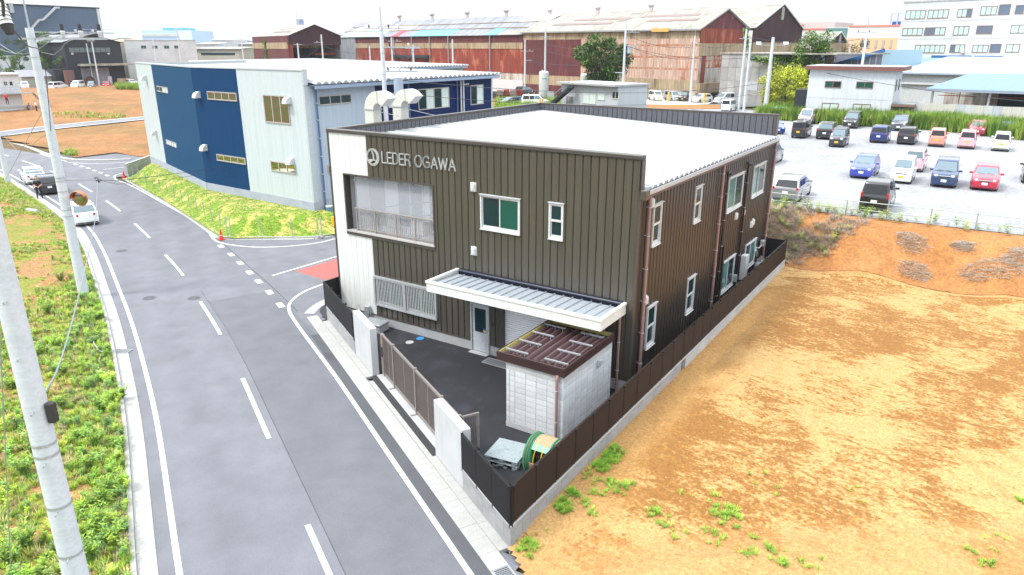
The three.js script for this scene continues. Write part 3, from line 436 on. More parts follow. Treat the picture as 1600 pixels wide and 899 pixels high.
// balcony set into the upper floor, with a railing and a net screen
{
  const [a, b, c, d] = HF.recess, dep = -1.5, W = mat([0.62, 0.63, 0.66], 0.6, { map: again(T_fine, 1, 1) });
  const bal = new THREE.Group(); bal.name = 'balcony'; office.add(bal);
  mesh('balcony_floor', bx(a, b, c - 0.1, c, dep, 0.02), M.concDark, bal); mesh('balcony_ceiling', bx(a, b, d, d + 0.05, dep, -0.03), W, bal);
  mesh('balcony_wall', [bx(a + 0.9, b, c, d, dep - 0.05, dep), bx(a - 0.04, a, c, d, dep, -0.03), bx(b, b + 0.04, c, d, dep, -0.03)], W, bal);
  mesh('balcony_pillar', bx(a, a + 0.9, c, d, dep - 0.04, dep + 0.05), M_brown[0], bal);
  mesh('reveal_trim', [bx(a - 0.05, a + 0.02, c, d, -0.3, 0.045), bx(b - 0.02, b + 0.05, c, d, -0.3, 0.045), bx(a - 0.05, b + 0.05, d - 0.01, d + 0.05, -0.3, 0.045)], M_cap, bal);
  mesh('balcony_sill', [bx(a - 0.05, b + 0.05, c - 0.17, c - 0.03, -0.25, 0.06)], M_cap, bal); mesh('sill_plate', bx(a, b + 0.03, c - 0.03, c + 0.03, -0.25, 0.1), metal([0.5, 0.48, 0.46], 0.4), bal);
  for (const [u0, u1] of [[-12.1, -10.6], [-10.3, -9.2]]) { mesh('glass_door', bx(u0 + 0.06, u1 - 0.06, c + 0.15, d - 0.45, dep, dep + 0.03), M.glass, bal); mesh('door_frame', [bx(u0, u1, d - 0.45, d - 0.38, dep, dep + 0.06), bx(u0, u0 + 0.06, c, d - 0.45, dep, dep + 0.06), bx(u1 - 0.06, u1, c, d - 0.45, dep, dep + 0.06), bx((u0 + u1) / 2 - 0.03, (u0 + u1) / 2 + 0.03, c, d - 0.45, dep, dep + 0.06)], M.alu, bal); }
  mesh('ceiling_beam', [bx(a, b, d - 0.16, d - 0.1, dep + 0.35, dep + 0.42), bx(a, b, d - 0.16, d - 0.1, dep + 0.9, dep + 0.97), ...[-12.9, -11.6, -10.9, -9.9, -9.3].map((u) => bx(u - 0.05, u + 0.05, d - 0.4, d, dep + 0.3, dep + 0.4))], mat([0.05, 0.05, 0.07], 0.5), bal);
  mesh('cooler_unit', [rb(-10.9, -10.2, c + 0.02, c + 0.6, dep + 0.25, dep + 0.6, 0.03), rb(-9.6, -9.05, c + 0.02, c + 0.55, dep + 0.3, dep + 0.6, 0.03)], M.white, bal); mesh('wall_pipe', [bar([-11.9, c + 0.5, dep + 0.1], [-9.0, c + 1.1, dep + 0.1], 0.03), bar([-12.8, c + 0.9, dep + 0.1], [-9.6, c + 1.55, dep + 0.1], 0.02)], M.dark, bal);
  const M_net = new THREE.MeshPhysicalMaterial({ color: lin(0.72, 0.76, 0.84), roughness: 0.7, transparent: true, opacity: 0.24, side: THREE.DoubleSide });
  mesh('net_screen', bx(a + 0.42, b - 0.03, c + 0.1, d - 0.05, -0.22, -0.216), M_net, bal).userData.label = 'translucent pale net screen';
  mesh('screen_pole', [bar([a + 0.42, c, -0.2], [a + 0.42, d, -0.2], 0.018), bx(a + 0.36, a + 0.48, d - 0.25, d - 0.2, -0.25, -0.15)], M.alu, bal);
  const M_rail = metal([0.34, 0.3, 0.28], 0.4), rl = mesh('railing', [rb(a + 0.42, b - 0.02, c + 1.02, c + 1.07, -0.11, -0.05, 0.012), bx(a + 0.45, b - 0.03, c + 0.12, c + 0.15, -0.095, -0.065)], M_rail, bal);
  for (const u of [a + 0.5, -12.2, -11.0, -9.95, b - 0.06]) mesh('railing_post', [bx(u - 0.025, u + 0.025, c, c + 1.02, -0.105, -0.055), bx(u - 0.06, u + 0.06, c + 0.03, c + 0.05, -0.14, -0.02)], M_rail, rl);
  for (let u = a + 0.6; u < b - 0.1; u += 0.115) mesh('baluster', bx(u - 0.009, u + 0.009, c + 0.15, c + 1.02, -0.09, -0.072), M_rail, rl);
}
// lettering and round emblem
{
  const M_letter = metal([0.62, 0.64, 0.65], 0.3, { metalness: 0.3 }), words = 'LEDER OGAWA', sg = new THREE.Group(); sg.name = 'lettering'; office.add(sg); sg.userData.label = 'silver raised letters reading LEDER OGAWA';
  // strokes of each letter in a box of its own width, height 1
  const bow = (cx, cy, rx, ry, a0, a1, n = 14) => [...Array(n + 1)].map((_, i) => { const a = lerp(a0, a1, i / n); return [cx + rx * Math.cos(a), cy + ry * Math.sin(a)]; }), Pi = Math.PI;
  const GL = { L: [0.5, [[[0, 1], [0, 0], [0.5, 0]]]], E: [0.52, [[[0.52, 1], [0, 1], [0, 0], [0.54, 0]], [[0, 0.52], [0.48, 0.52]]]], D: [0.62, [[[0.25, 0], [0, 0], [0, 1], [0.25, 1], ...bow(0.25, 0.5, 0.37, 0.5, Pi / 2, -Pi / 2)]]], R: [0.6, [[[0, 0], [0, 1], [0.32, 1], ...bow(0.32, 0.755, 0.24, 0.245, Pi / 2, -Pi / 2), [0, 0.51]], [[0.34, 0.51], [0.5, 0.38], [0.58, 0]]]], O: [0.8, [bow(0.4, 0.5, 0.4, 0.51, 0, 2 * Pi, 26)]], G: [0.78, [[...bow(0.4, 0.5, 0.4, 0.51, 0.75, 1.86 * Pi, 24), [0.76, 0.12], [0.76, 0.48], [0.44, 0.48]]]], A: [0.7, [[[0, 0], [0.35, 1], [0.7, 0]], [[0.11, 0.34], [0.59, 0.34]]]], W: [0.98, [[[0, 1], [0.25, 0], [0.49, 0.95], [0.73, 0], [0.98, 1]]]] };
  const gap = 0.2; let total = -gap; for (const c of words) total += (c === ' ' ? 0.2 : GL[c][0]) + gap;
  const kx = 3.8 / total, hL = 0.44; let x = -11.45;
  for (const c of words) { if (c === ' ') { x += (0.2 + gap) * kx; continue; } const g = []; for (const st of GL[c][1]) for (let i = 1; i < st.length; i++) { const a = [x + st[i - 1][0] * kx, 7.42 + st[i - 1][1] * hL, 0.05], b = [x + st[i][0] * kx, 7.42 + st[i][1] * hL, 0.05], ex = 0.018 / Math.max(0.001, Math.hypot(b[0] - a[0], b[1] - a[1])), e = (p, q) => p.map((v, n) => v + (v - q[n]) * ex); g.push(beam(e(a, b), e(b, a), 0.044, 0.044)); } mesh('letter', g, M_letter, sg); x += (GL[c][0] + gap) * kx; }
  const em = new THREE.Group(); em.name = 'emblem'; office.add(em); em.userData.label = 'round silver emblem with a curved road';
  const cx = -11.98, cy = 7.6, R = 0.36, ring = (r0, r1) => { const s = new THREE.Shape(); s.absarc(0, 0, r1, 0, Math.PI * 2); const h = new THREE.Path(); h.absarc(0, 0, r0, 0, Math.PI * 2, true); s.holes.push(h); return new THREE.ExtrudeGeometry(s, { depth: 0.03, bevelEnabled: false, curveSegments: 40 }).translate(cx, cy, 0.03); };
  mesh('ring', ring(R - 0.035, R), M_letter, em); mesh('ring', ring(R - 0.075, R - 0.05), M_letter, em);
  const shape = (pts) => new THREE.ExtrudeGeometry(new THREE.Shape(pts.map(([a, b]) => new THREE.Vector2(a * R, b * R))), { depth: 0.03, bevelEnabled: false }).translate(cx, cy, 0.03);
  mesh('crescent', shape([[0.12, 0.78], [0.4, 0.68], [0.62, 0.48], [0.76, 0.2], [0.78, -0.1], [0.7, -0.4], [0.5, -0.62], [0.2, -0.76], [-0.1, -0.78], [0.26, -0.66], [0.52, -0.4], [0.64, -0.06], [0.6, 0.28], [0.4, 0.6]]), M_letter, em);
  const arc = []; for (let i = 0; i <= 10; i++) { const t = i / 10; arc.push([-0.1 + 0.22 * Math.sin(t * 2.2), 0.72 - 1.0 * t]); }
  mesh('curved_road', shape([...arc.map(([a, b]) => [a - 0.1, b]), ...arc.reverse().map(([a, b]) => [a + 0.08, b])]), M_letter, em);
  mesh('foot', shape([[-0.72, -0.3], [-0.35, -0.26], [-0.1, -0.3], [0.15, -0.22], [0.36, -0.3], [0.44, -0.44], [0.2, -0.36], [-0.05, -0.42], [-0.28, -0.56], [-0.42, -0.64], [-0.6, -0.5]]), M_letter, em);
}
// entrance canopy
{
  const can = new THREE.Group(); can.name = 'canopy'; office.add(can); can.userData.label = 'white flat canopy with pale ribbed metal top';
  const x0 = -7.67, x1 = -0.24, z1 = 2.02, M_fas = metal([0.78, 0.79, 0.76], 0.5);
  mesh('fascia', [rb(x0, x1, 3.06, 3.4, z1 - 0.06, z1, 0.015), rb(x0 - 0.03, x1 + 0.03, 3.4, 3.5, z1 - 0.11, z1 + 0.03, 0.015), rb(x0, x0 + 0.06, 3.06, 3.4, 0.05, z1 - 0.06, 0.015), rb(x0 - 0.03, x0 + 0.1, 3.4, 3.5, 0.05, z1 - 0.11, 0.015), rb(x1 - 0.06, x1, 3.06, 3.4, 0.05, z1 - 0.06, 0.015), rb(x1 - 0.1, x1 + 0.03, 3.4, 3.5, 0.05, z1 - 0.11, 0.015)], M_fas, can);
  mesh('soffit', bx(x0 + 0.06, x1 - 0.06, 3.07, 3.09, 0.05, z1 - 0.06), M.offwhite, can);
  const M_pan = metal([0.5, 0.55, 0.6], 0.32, { metalness: 0.25 }), n = 19, w = (x1 - x0 - 0.24) / n;
  for (let i = 0; i < n; i++) { const a = x0 + 0.12 + i * w; mesh('roof_sheet', quads([[[a, 3.36, z1 - 0.1], [a + w - 0.035, 3.36, z1 - 0.1], [a + w - 0.035, 3.3, 0.2], [a, 3.3, 0.2]]]), M_pan, can, true); mesh('rib', [beam([a + w - 0.018, 3.385, z1 - 0.1], [a + w - 0.018, 3.325, 0.2], 0.03, 0.05)], M_pan, can); }
  mesh('canopy_gutter', [bx(x0 + 0.12, x1 - 0.1, 3.2, 3.22, 0.05, 0.22), bx(x0 + 0.12, x1 - 0.1, 3.22, 3.5, 0.045, 0.06), bar([x0 + 0.14, 3.43, 0.1], [x1 - 0.12, 3.43, 0.1], 0.05, 0.05, 8)], mat([0.02, 0.025, 0.045], 0.35), can);
  mesh('joint', [-6.2, -4.7, -3.2, -1.7].map((x) => bx(x - 0.004, x + 0.004, 3.07, 3.49, z1 + 0.0, z1 + 0.001)), M.conc, can);
  const dp = mesh('downpipe', [bar([-0.4, 0.05, 0.18], [-0.4, 3.1, 0.18], 0.05, 0.05, 10)], M.pinkPipe, can); mesh('pipe_clip', [0.9, 2].map((y) => new THREE.TorusGeometry(0.058, 0.012, 5, 12).rotateX(Math.PI / 2).translate(-0.4, y, 0.18)), M.alu, dp);
}
// door, shutter and its jambs
{
  const [a, b, , d] = HF.door, dr = new THREE.Group(); dr.name = 'door'; office.add(dr); dr.userData.label = 'pale grey metal door with a tall glass pane';
  const M_dr = metal([0.5, 0.53, 0.58], 0.45);
  mesh('door_frame', [bx(a, a + 0.07, 0.03, d, -0.1, 0.05), bx(b - 0.07, b, 0.03, d, -0.1, 0.05), bx(a + 0.07, b - 0.07, d - 0.07, d, -0.1, 0.05)], M.alu, dr);
  mesh('door_leaf', [bx(a + 0.08, b - 0.08, 0.06, 0.9, -0.05, 0.0), bx(a + 0.08, b - 0.08, d - 0.2, d - 0.08, -0.05, 0), bx(a + 0.08, a + 0.19, 0.9, d - 0.2, -0.05, 0), bx(b - 0.19, b - 0.08, 0.9, d - 0.2, -0.05, 0), bx(a + 0.2, b - 0.2, 0.2, 0.8, 0, 0.008)], M_dr, dr);
  mesh('pane', bx(a + 0.19, b - 0.19, 0.9, d - 0.2, -0.03, -0.02), M.glass, dr); mesh('handle', [rb(b - 0.17, b - 0.12, 0.95, 1.07, 0, 0.05, 0.01), bar([b - 0.145, 1.0, 0.05], [b - 0.27, 1.0, 0.05], 0.012)], M.alu, dr);
  mesh('sticker', bx(b - 0.34, b - 0.22, 0.93, 1.03, -0.019, -0.016), M.yellow, dr); mesh('sticker', bx(b - 0.34, b - 0.24, 1.04, 1.1, -0.019, -0.016), mat([0.03, 0.06, 0.4], 0.5), dr);
  const M_shut = mat([0.78, 0.8, 0.84], 0.5), sh = new THREE.Group(); sh.name = 'shutter'; office.add(sh); sh.userData.label = 'white roller shutter under the canopy';
  for (let y = 0.06; y < 2.7; y += 0.09) mesh('slat', quads([[[-5.5, y, -0.18], [-1.0, y, -0.18], [-1.0, y + 0.035, -0.158], [-5.5, y + 0.035, -0.158]], [[-5.5, y + 0.035, -0.158], [-1.0, y + 0.035, -0.158], [-1.0, y + 0.084, -0.18], [-5.5, y + 0.084, -0.18]]]), M_shut, sh, true);
  mesh('shutter_jamb', [bx(-5.64, -5.5, 0.03, 2.8, -0.22, 0.06), bx(-1.0, -0.86, 0.03, 2.8, -0.22, 0.06), bx(-5.64, -0.86, 2.74, 2.9, -0.22, 0.05)], M_cap, sh);
  mesh('doorbell', rb(-6.02, -5.95, 1.3, 1.48, 0.02, 0.05, 0.01), M.black, office);
  mesh('door_step', bx(-7.05, -6.15, -0.02, 0.045, 0, 0.28), M.conc, office);
}
// wall vents with rounded hoods
function vent(parent, u, y, side, s = 1) {
  const g = [new THREE.CylinderGeometry(0.075 * s, 0.075 * s, 0.13 * s, 14, 1, false, -Math.PI / 2, Math.PI).rotateX(0).translate(u, y + 0.0, 0.03), new THREE.SphereGeometry(0.075 * s, 14, 8, 0, Math.PI * 2, 0, Math.PI / 2).translate(u, y + 0.065 * s, 0.03), bx(u - 0.09 * s, u + 0.09 * s, y - 0.11 * s, y + 0.13 * s, 0.012, 0.03), bx(u - 0.07 * s, u + 0.07 * s, y - 0.1 * s, y - 0.065 * s, 0.03, 0.09)];
  const j = join(g); mesh('wall_vent', side ? j.rotateY(Math.PI / 2) : j, M.white, parent);
}
vent(office, -6.82, 6.86, false, 1.5); vent(office, -6.85, 4.32, false, 1.5);
for (const [u, y] of [[1.03, 6.86], [1.03, 3.3], [11.55, 4.35], [12.75, 4.3], [14.45, 3.35], [14.75, 3.42]]) vent(office, u, y, true, 1.4);
mesh('outdoor_tap', [bar([-13.5, 0.75, 0.02], [-13.5, 0.75, 0.14], 0.02), bar([-13.5, 0.75, 0.13], [-13.5, 0.66, 0.13], 0.022)], M.offwhite, office);
mesh('meter_box', [rb(-12.98, -12.7, 0.42, 0.85, 0.02, 0.2, 0.05), bar([-12.66, 0.1, 0.1], [-12.66, 0.7, 0.1], 0.03)], M.galv, office);
// exhaust ducts bending over the left parapet
for (const z of [-3.3, -5.25]) {
  const d = new THREE.Group(); d.name = 'exhaust_duct'; office.add(d); d.userData.label = 'cream square exhaust duct with a gooseneck top';
  const w = 0.55, M_d = M.offwhite;
  mesh('riser', bx(-15.6, -15.05, 0.2, 9.15, z - w, z), M_d, d); mesh('flange', bx(-15.64, -15.01, 9.12, 9.17, z - w - 0.03, z + 0.03), M.galv, d);
  const s = new THREE.Shape(), cx = -14.75, cy = 9.15, R = 0.85, r = 0.3, e = 0.22 * Math.PI; s.absarc(cx, cy, R, Math.PI, e, true); s.lineTo(cx + r * Math.cos(e), cy + r * Math.sin(e)); s.absarc(cx, cy, r, e, Math.PI, false);
  mesh('gooseneck', new THREE.ExtrudeGeometry(s, { depth: w, bevelEnabled: false, curveSegments: 14 }).translate(0, 0, z - w), M_d, d);
  mesh('seam', bx(cx - 0.015, cx + 0.015, cy + r, cy + R + 0.012, z + 0.0, z + 0.012), M.galv, d);
  mesh('mouth', bx(-0.02, 0.03, -R - 0.02, -r + 0.02, -w - 0.02, 0.02).rotateZ(Math.PI / 2 + e).translate(0, 0, 0).translate(cx, cy, z), M.white, d);
  mesh('brace', bar([-15.05, 9.0, z - w], [-14.5, 8.62, z - w - 1.4], 0.015), M.alu, d);
}
// ---------------------------------------------------------------- things along the right-hand wall, between wall and fence
{
  const h = thing('water_heater', 'tall white wall-mounted water heater beside a window on the brown wall', 'water heater', [0, 0, 0]);
  mesh('casing', rb(0.03, 0.3, 0.75, 2.02, -13.72, -13.2, 0.02), M.white, h); mesh('pipes', [bar([0.15, 0.1, -13.35], [0.15, 0.75, -13.35], 0.025), bar([0.2, 0.1, -13.55], [0.2, 0.75, -13.55], 0.02)], M.dark, h);
  const cyl = (z, label) => { const o = thing('gas_cylinder', label, 'gas cylinder', [0.42, 0.03, z], 0, 'gas cylinders behind the fence'); mesh('tank', new THREE.LatheGeometry([[0, 0], [0.17, 0.01], [0.19, 0.06], [0.19, 1.02], [0.17, 1.12], [0.1, 1.2], [0.05, 1.22], [0, 1.22]].map(([a, b]) => new THREE.Vector2(a, b)), 18), mat([0.45, 0.47, 0.5], 0.5, { map: again(T_fine, 1, 1) }), o); mesh('collar', new THREE.CylinderGeometry(0.11, 0.11, 0.12, 14, 1, true).translate(0, 1.28, 0), M.galv, o); mesh('valve', bar([0, 1.2, 0], [0, 1.36, 0], 0.025), M.yellow, o); };
  cyl(-15.35, 'grey gas cylinder standing behind the dark fence'); cyl(-15.85, 'grey gas cylinder standing behind the dark fence');
  const m = thing('gas_meter', 'pale gas meter and pipework above the gas cylinders', 'gas meter', [0, 0, 0]);
  mesh('meter', [rb(0.05, 0.25, 1.7, 2.05, -16.9, -16.6, 0.04)], M.galv, m); mesh('pipes', [tube([[0.15, 1.3, -15.3], [0.15, 1.65, -15.4], [0.15, 1.9, -15.5], [0.15, 1.75, -16.1], [0.15, 1.8, -16.6]], 0.025), tube([[0.15, 1.35, -15.9], [0.15, 1.6, -15.85], [0.15, 1.85, -15.6]], 0.025), rb(0.1, 0.2, 1.7, 1.82, -15.5, -15.35, 0.03)], M.offwhite, m);
  const ac = (z, len, label, y = 0.03) => { const o = thing('outdoor_unit', label, 'air conditioner', [0.45, y, z], 0, 'air conditioner units along the brown wall'); mesh('casing', rb(-0.16, 0.16, 0.05, 0.72, -len / 2, len / 2, 0.03), M.offwhite, o); mesh('fan_grille', [...Array(6)].map((_, i) => new THREE.TorusGeometry(0.05 + i * 0.036, 0.006, 4, 20).rotateY(Math.PI / 2).translate(0.165, 0.38, -0.1)), M.galv, o); mesh('feet', [bx(-0.17, 0.17, 0, 0.05, -len / 2 + 0.08, -len / 2 + 0.14), bx(-0.17, 0.17, 0, 0.05, len / 2 - 0.14, len / 2 - 0.08)], M.black, o); };
  ac(-6.7, 0.8, 'white air conditioner unit by the fence below the narrow window'); ac(-9.6, 0.85, 'white air conditioner unit behind the fence near the middle downpipe'); ac(-10.6, 0.85, 'white air conditioner unit behind the fence under the wide window'); ac(-12.7, 0.85, 'white air conditioner unit behind the fence below the water heater');
  const mt = thing('electric_box', 'small grey box on the brown wall beside the wide ground-floor window', 'electric box', [0, 0, 0]); mesh('box', rb(0.03, 0.2, 0.95, 1.3, -12.3, -12.08, 0.03), M.galv, mt); mesh('conduit', tube([[0.12, 0.1, -12.45], [0.14, 0.8, -12.45], [0.14, 1.0, -12.35]], 0.025), M.offwhite, mt);
}
// ---------------------------------------------------------------- block shed with a brown folded roof
{
  const sh = thing('block_shed', 'small pale concrete block shed with brown folded metal roof', 'shed');
  const x0 = -2.4, x1 = -0.27, z0 = 1.0, z1 = 4.4, h = 2.33;
  const M_blk = [0, 1, 2, 3].map((i) => conc([0.74 - i * 0.035, 0.76 - i * 0.035, 0.79 - i * 0.035])), M_mortar = mat([0.3, 0.32, 0.35], 0.9);
  mesh('wall_core', bx(x0 + 0.012, x1 - 0.012, 0, h, z0 + 0.012, z1 - 0.012), M_mortar, sh);
  mesh('foot_slab', [bx(x0 - 0.01, x1 + 0.01, 0, 0.2, z1 - 0.02, z1 + 0.012), bx(x0 - 0.01, x1 + 0.012, 0, 0.2, z0, z1 - 0.02)], M.concPale, sh);
  mesh('top_course', [bx(x0 - 0.002, x1 + 0.002, 2.12, h + 0.02, z0, z1 + 0.002)], M.concPale, sh);
  const bh = 0.192, g8 = {};
  const blockGeo = (w, axis) => g8[w.toFixed(3) + axis] ||= uvm((axis ? rb(-0.03, 0.012, 0, bh - 0.013, -w / 2 + 0.006, w / 2 - 0.006, 0.008, 1) : rb(-w / 2 + 0.006, w / 2 - 0.006, 0, bh - 0.013, -0.03, 0.012, 0.008, 1)));
  for (let r = 0; r < 10; r++) {
    const y = 0.205 + r * bh;
    for (const [a, b] of [[0, 0.14], [0.14, 0.34], [0.34, 0.74], [0.74, 1.14], [1.14, 1.54], [1.54, 1.94], [1.94, 2.13]]) { const o = shade(new THREE.Mesh(blockGeo(b - a, 0), M_blk[Math.floor(rnd() * 4)])); o.name = 'block'; o.position.set(x0 + (a + b) / 2, y, z1 - 0.008 + rr(-0.001, 0.001)); sh.add(o); }
    for (let i = 0; i < 9; i++) { const w = i === 8 ? 0.2 : 0.4, o = shade(new THREE.Mesh(blockGeo(w, 1), M_blk[Math.floor(rnd() * 4)])); o.name = 'block'; o.position.set(x1 - 0.008 + rr(-0.001, 0.001), y, z1 - (i * 0.4 + w / 2)); sh.add(o); }
    for (let i = 0; i < 9; i++) { const w = i === 8 ? 0.2 : 0.4, o = shade(new THREE.Mesh(blockGeo(w, 1), M_blk[Math.floor(rnd() * 4)])); o.name = 'block'; o.position.set(x0 + 0.008, y, z1 - (i * 0.4 + w / 2)); o.rotation.y = Math.PI; sh.add(o); }
  }
  const rf = new THREE.Group(); rf.name = 'roof'; sh.add(rf);
  const M_rf = metal([0.05, 0.025, 0.026], 0.3), M_fold = metal([0.1, 0.056, 0.06], 0.3), X0 = -2.74, X1 = -0.25 + 0.02, Z0 = 0.95, Z1 = 4.46;
  mesh('fascia', [rb(X0, X1, 2.37, 2.68, Z1 - 0.04, Z1, 0.012), rb(X0, X0 + 0.04, 2.37, 2.68, Z0, Z1 - 0.04, 0.012), rb(X1 - 0.04, X1, 2.37, 2.68, Z0, Z1 - 0.04, 0.012), rb(X0 + 0.04, X1 - 0.04, 2.37, 2.66, Z0, Z0 + 0.04, 0.012), bx(X0 - 0.012, X1 + 0.012, 2.6, 2.62, Z1, Z1 + 0.012), bx(X0 - 0.012, X1 + 0.012, 2.38, 2.4, Z1, Z1 + 0.012), bx(X1, X1 + 0.012, 2.6, 2.62, Z0, Z1), bx(X1, X1 + 0.012, 2.38, 2.4, Z0, Z1)], M_rf, rf);
  mesh('inner_edge', [bx(X0 + 0.041, X0 + 0.06, 2.5, 2.66, Z0 + 0.05, Z1 - 0.05), bx(X0 + 0.06, X1 - 0.05, 2.5, 2.65, Z0 + 0.041, Z0 + 0.055)], mat([0.4, 0.34, 0.12], 0.6), rf);
  const n = 9, w = (X1 - X0 - 0.16) / n;
  for (let i = 0; i < n; i++) { const a = X0 + 0.08 + i * w; mesh('roof_fold', quads([[0, 0, 0.07, 0.13], [0.07, 0.13, 0.13, 0.13], [0.13, 0.13, 0.2, 0], [0.2, 0, w, 0]].map(([p, hp, q, hq]) => [[a + p, 2.44 + hp, Z1 - 0.28], [a + q, 2.44 + hq, Z1 - 0.28], [a + q, 2.5 + hq, Z0 + 0.3], [a + p, 2.5 + hp, Z0 + 0.3]])), M_fold, rf, true); mesh('fold_end', quads([[[a, 2.44, Z1 - 0.28], [a + 0.07, 2.57, Z1 - 0.28], [a + 0.13, 2.57, Z1 - 0.28], [a + 0.2, 2.44, Z1 - 0.28]]]), M_fold, rf, true); }
  mesh('valley_gutter', [bx(X0 + 0.05, X1 - 0.05, 2.4, 2.42, Z1 - 0.3, Z1 - 0.04), bx(X0 + 0.05, X1 - 0.05, 2.42, 2.44, Z0 + 0.04, Z0 + 0.32)], M_rf, rf);
  for (let i = 0; i < 4; i++) for (const [a, b] of [[X0 + 0.1, X0 + 0.95], [X1 - 0.95, X1 - 0.1]]) { const z = Z1 - 0.42 - i * 0.82; mesh('snow_stop', [bx(a, b, 2.62 + i * 0.014, 2.66 + i * 0.014, z - 0.03, z + 0.03), ...[0.15, 0.5, 0.85].map((t) => bx(lerp(a, b, t) - 0.012, lerp(a, b, t) + 0.012, 2.52, 2.63 + i * 0.014, z - 0.012, z + 0.012))], M.galv, rf); }
  mesh('flat_bracket', [[X0 + 0.35, 0.3], [X0 + 0.85, 0.3], [-1.25, 0.3], [X1 - 0.45, 0.3]].map(([x, z]) => bx(x - 0.05, x + 0.05, 2.448, 2.456, Z1 - z - 0.16, Z1 - z + 0.14)), M.alu, rf);
  const dp = mesh('downpipe', [bar([-0.46, 0.05, z1 + 0.1], [-0.46, 2.3, z1 + 0.1], 0.045, 0.045, 10), bar([-0.46, 2.28, z1 + 0.1], [-0.46, 2.4, z1 + 0.05], 0.06)], M.pinkPipe, sh); mesh('pipe_clip', [0.8, 1.9].map((y) => new THREE.TorusGeometry(0.053, 0.01, 5, 12).rotateX(Math.PI / 2).translate(-0.46, y, z1 + 0.1)), M.alu, dp);
  mesh('vent_hood', rb(x1 + 0.01, x1 + 0.12, 1.85, 2.08, 1.95, 2.15, 0.02), M.alu, sh);
}
// ---------------------------------------------------------------- gate walls, sliding gate, fences
const turnB = Math.atan2(-AZ, AX); // local +x runs along the boundary away from the corner
function boundaryThing(name, label, cat, s, group) { const p = B(s, 0); return thing(name, label, cat, [p[0], 0, p[1]], turnB, group); } // local x = along, local z = -outward
const T_board = tex(512, grey((u, v) => 0.84 + 0.1 * fbm(u * 90, v * 2, 3, 0, 201) + 0.08 * fbm(u * 4, v * 4, 4, 4, 202)));
for (const [s, L, label] of [[2.9, 2.06, 'tall pale concrete gate wall nearest the fence corner'], [11.27, 2.26, 'tall pale concrete gate wall beside the latch end of the gate']]) {
  const o = boundaryThing('gate_wall', label, 'wall', s);
  mesh('wall', rb(0, L, -0.1, 1.95, 0.0, 0.27, 0.012), mat([0.5, 0.51, 0.53], 0.85, { map: again(T_board, 0.5, 0.5), bumpMap: again(T_bump, 1, 1), bumpScale: 0.003 }), o);
}
const M_gate = metal([0.15, 0.122, 0.112], 0.42), M_gateLight = metal([0.25, 0.21, 0.195], 0.4);
{
  const o = boundaryThing('sliding_gate', 'taupe aluminium sliding gate of fine upright bars across the yard entrance', 'gate', 0);
  const z = 0.42, spans = [[10.95, 9.86], [9.86, 7.62], [7.62, 5.35], [5.35, 3.98]];
  for (const [b, a] of spans) {
    const f = new THREE.Group(); f.name = 'gate_leaf'; o.add(f);
    mesh('frame', [bx(a, b, 1.66, 1.75, z - 0.03, z + 0.03), bx(a, b, 0.1, 0.2, z - 0.03, z + 0.03)], M_gateLight, f);
    mesh('post', [rb(a - 0.045, a + 0.045, 0.06, 1.8, z - 0.06, z + 0.05, 0.01)], M_gateLight, f);
    const g = []; for (let x = a + 0.06; x < b - 0.04; x += 0.055) g.push(bx(x - 0.013, x + 0.013, 0.2, 1.66, z - 0.012, z + 0.012)); mesh('bars', g, M_gate, f);
    mesh('middle_bar', bx((a + b) / 2 - 0.02, (a + b) / 2 + 0.02, 0.2, 1.66, z - 0.025, z + 0.025), M_gateLight, f);
  }
  mesh('latch_post', [rb(10.97, 11.22, 0.06, 1.75, z - 0.06, z + 0.06, 0.01)], M_gateLight, o); mesh('lock', [rb(10.98, 11.06, 0.85, 1.25, z - 0.1, z - 0.06, 0.01)], M.dark, o); mesh('sticker', bx(11.0, 11.06, 1.45, 1.52, z - 0.065, z - 0.061), M.yellow, o);
  const r = new THREE.Group(); r.name = 'return_leaf'; o.add(r); mesh('frame', [bx(3.92, 3.98, 0.1, 1.75, z + 0.05, z + 0.11), bx(3.92, 3.98, 0.1, 1.75, z + 0.52, z + 0.6), bx(3.925, 3.975, 1.68, 1.75, z + 0.11, z + 0.52), bx(3.925, 3.975, 0.1, 0.17, z + 0.11, z + 0.52)], M_gateLight, r); mesh('bars', [0.19, 0.27, 0.35, 0.43].map((q) => bx(3.94, 3.96, 0.17, 1.68, z + q - 0.015, z + q + 0.015)), M_gate, r);
  mesh('rail', [bx(4.2, 11.2, 0.04, 0.06, z - 0.02, z + 0.02)], M.galv, o);
  for (const x of [9.86, 7.62]) mesh('cross_rail', bx(x - 0.03, x + 0.03, 0.042, 0.075, z - 0.25, z + 0.03), M.galv, o);
}
const dullMetal = (c) => new THREE.MeshPhysicalMaterial({ color: lin(...c), roughness: 0.55, specularIntensity: 0.35, side: THREE.DoubleSide }), M_fence = dullMetal([0.014, 0.013, 0.015]), M_fenceB = dullMetal([0.02, 0.0125, 0.01]);
const slatPanel = {};
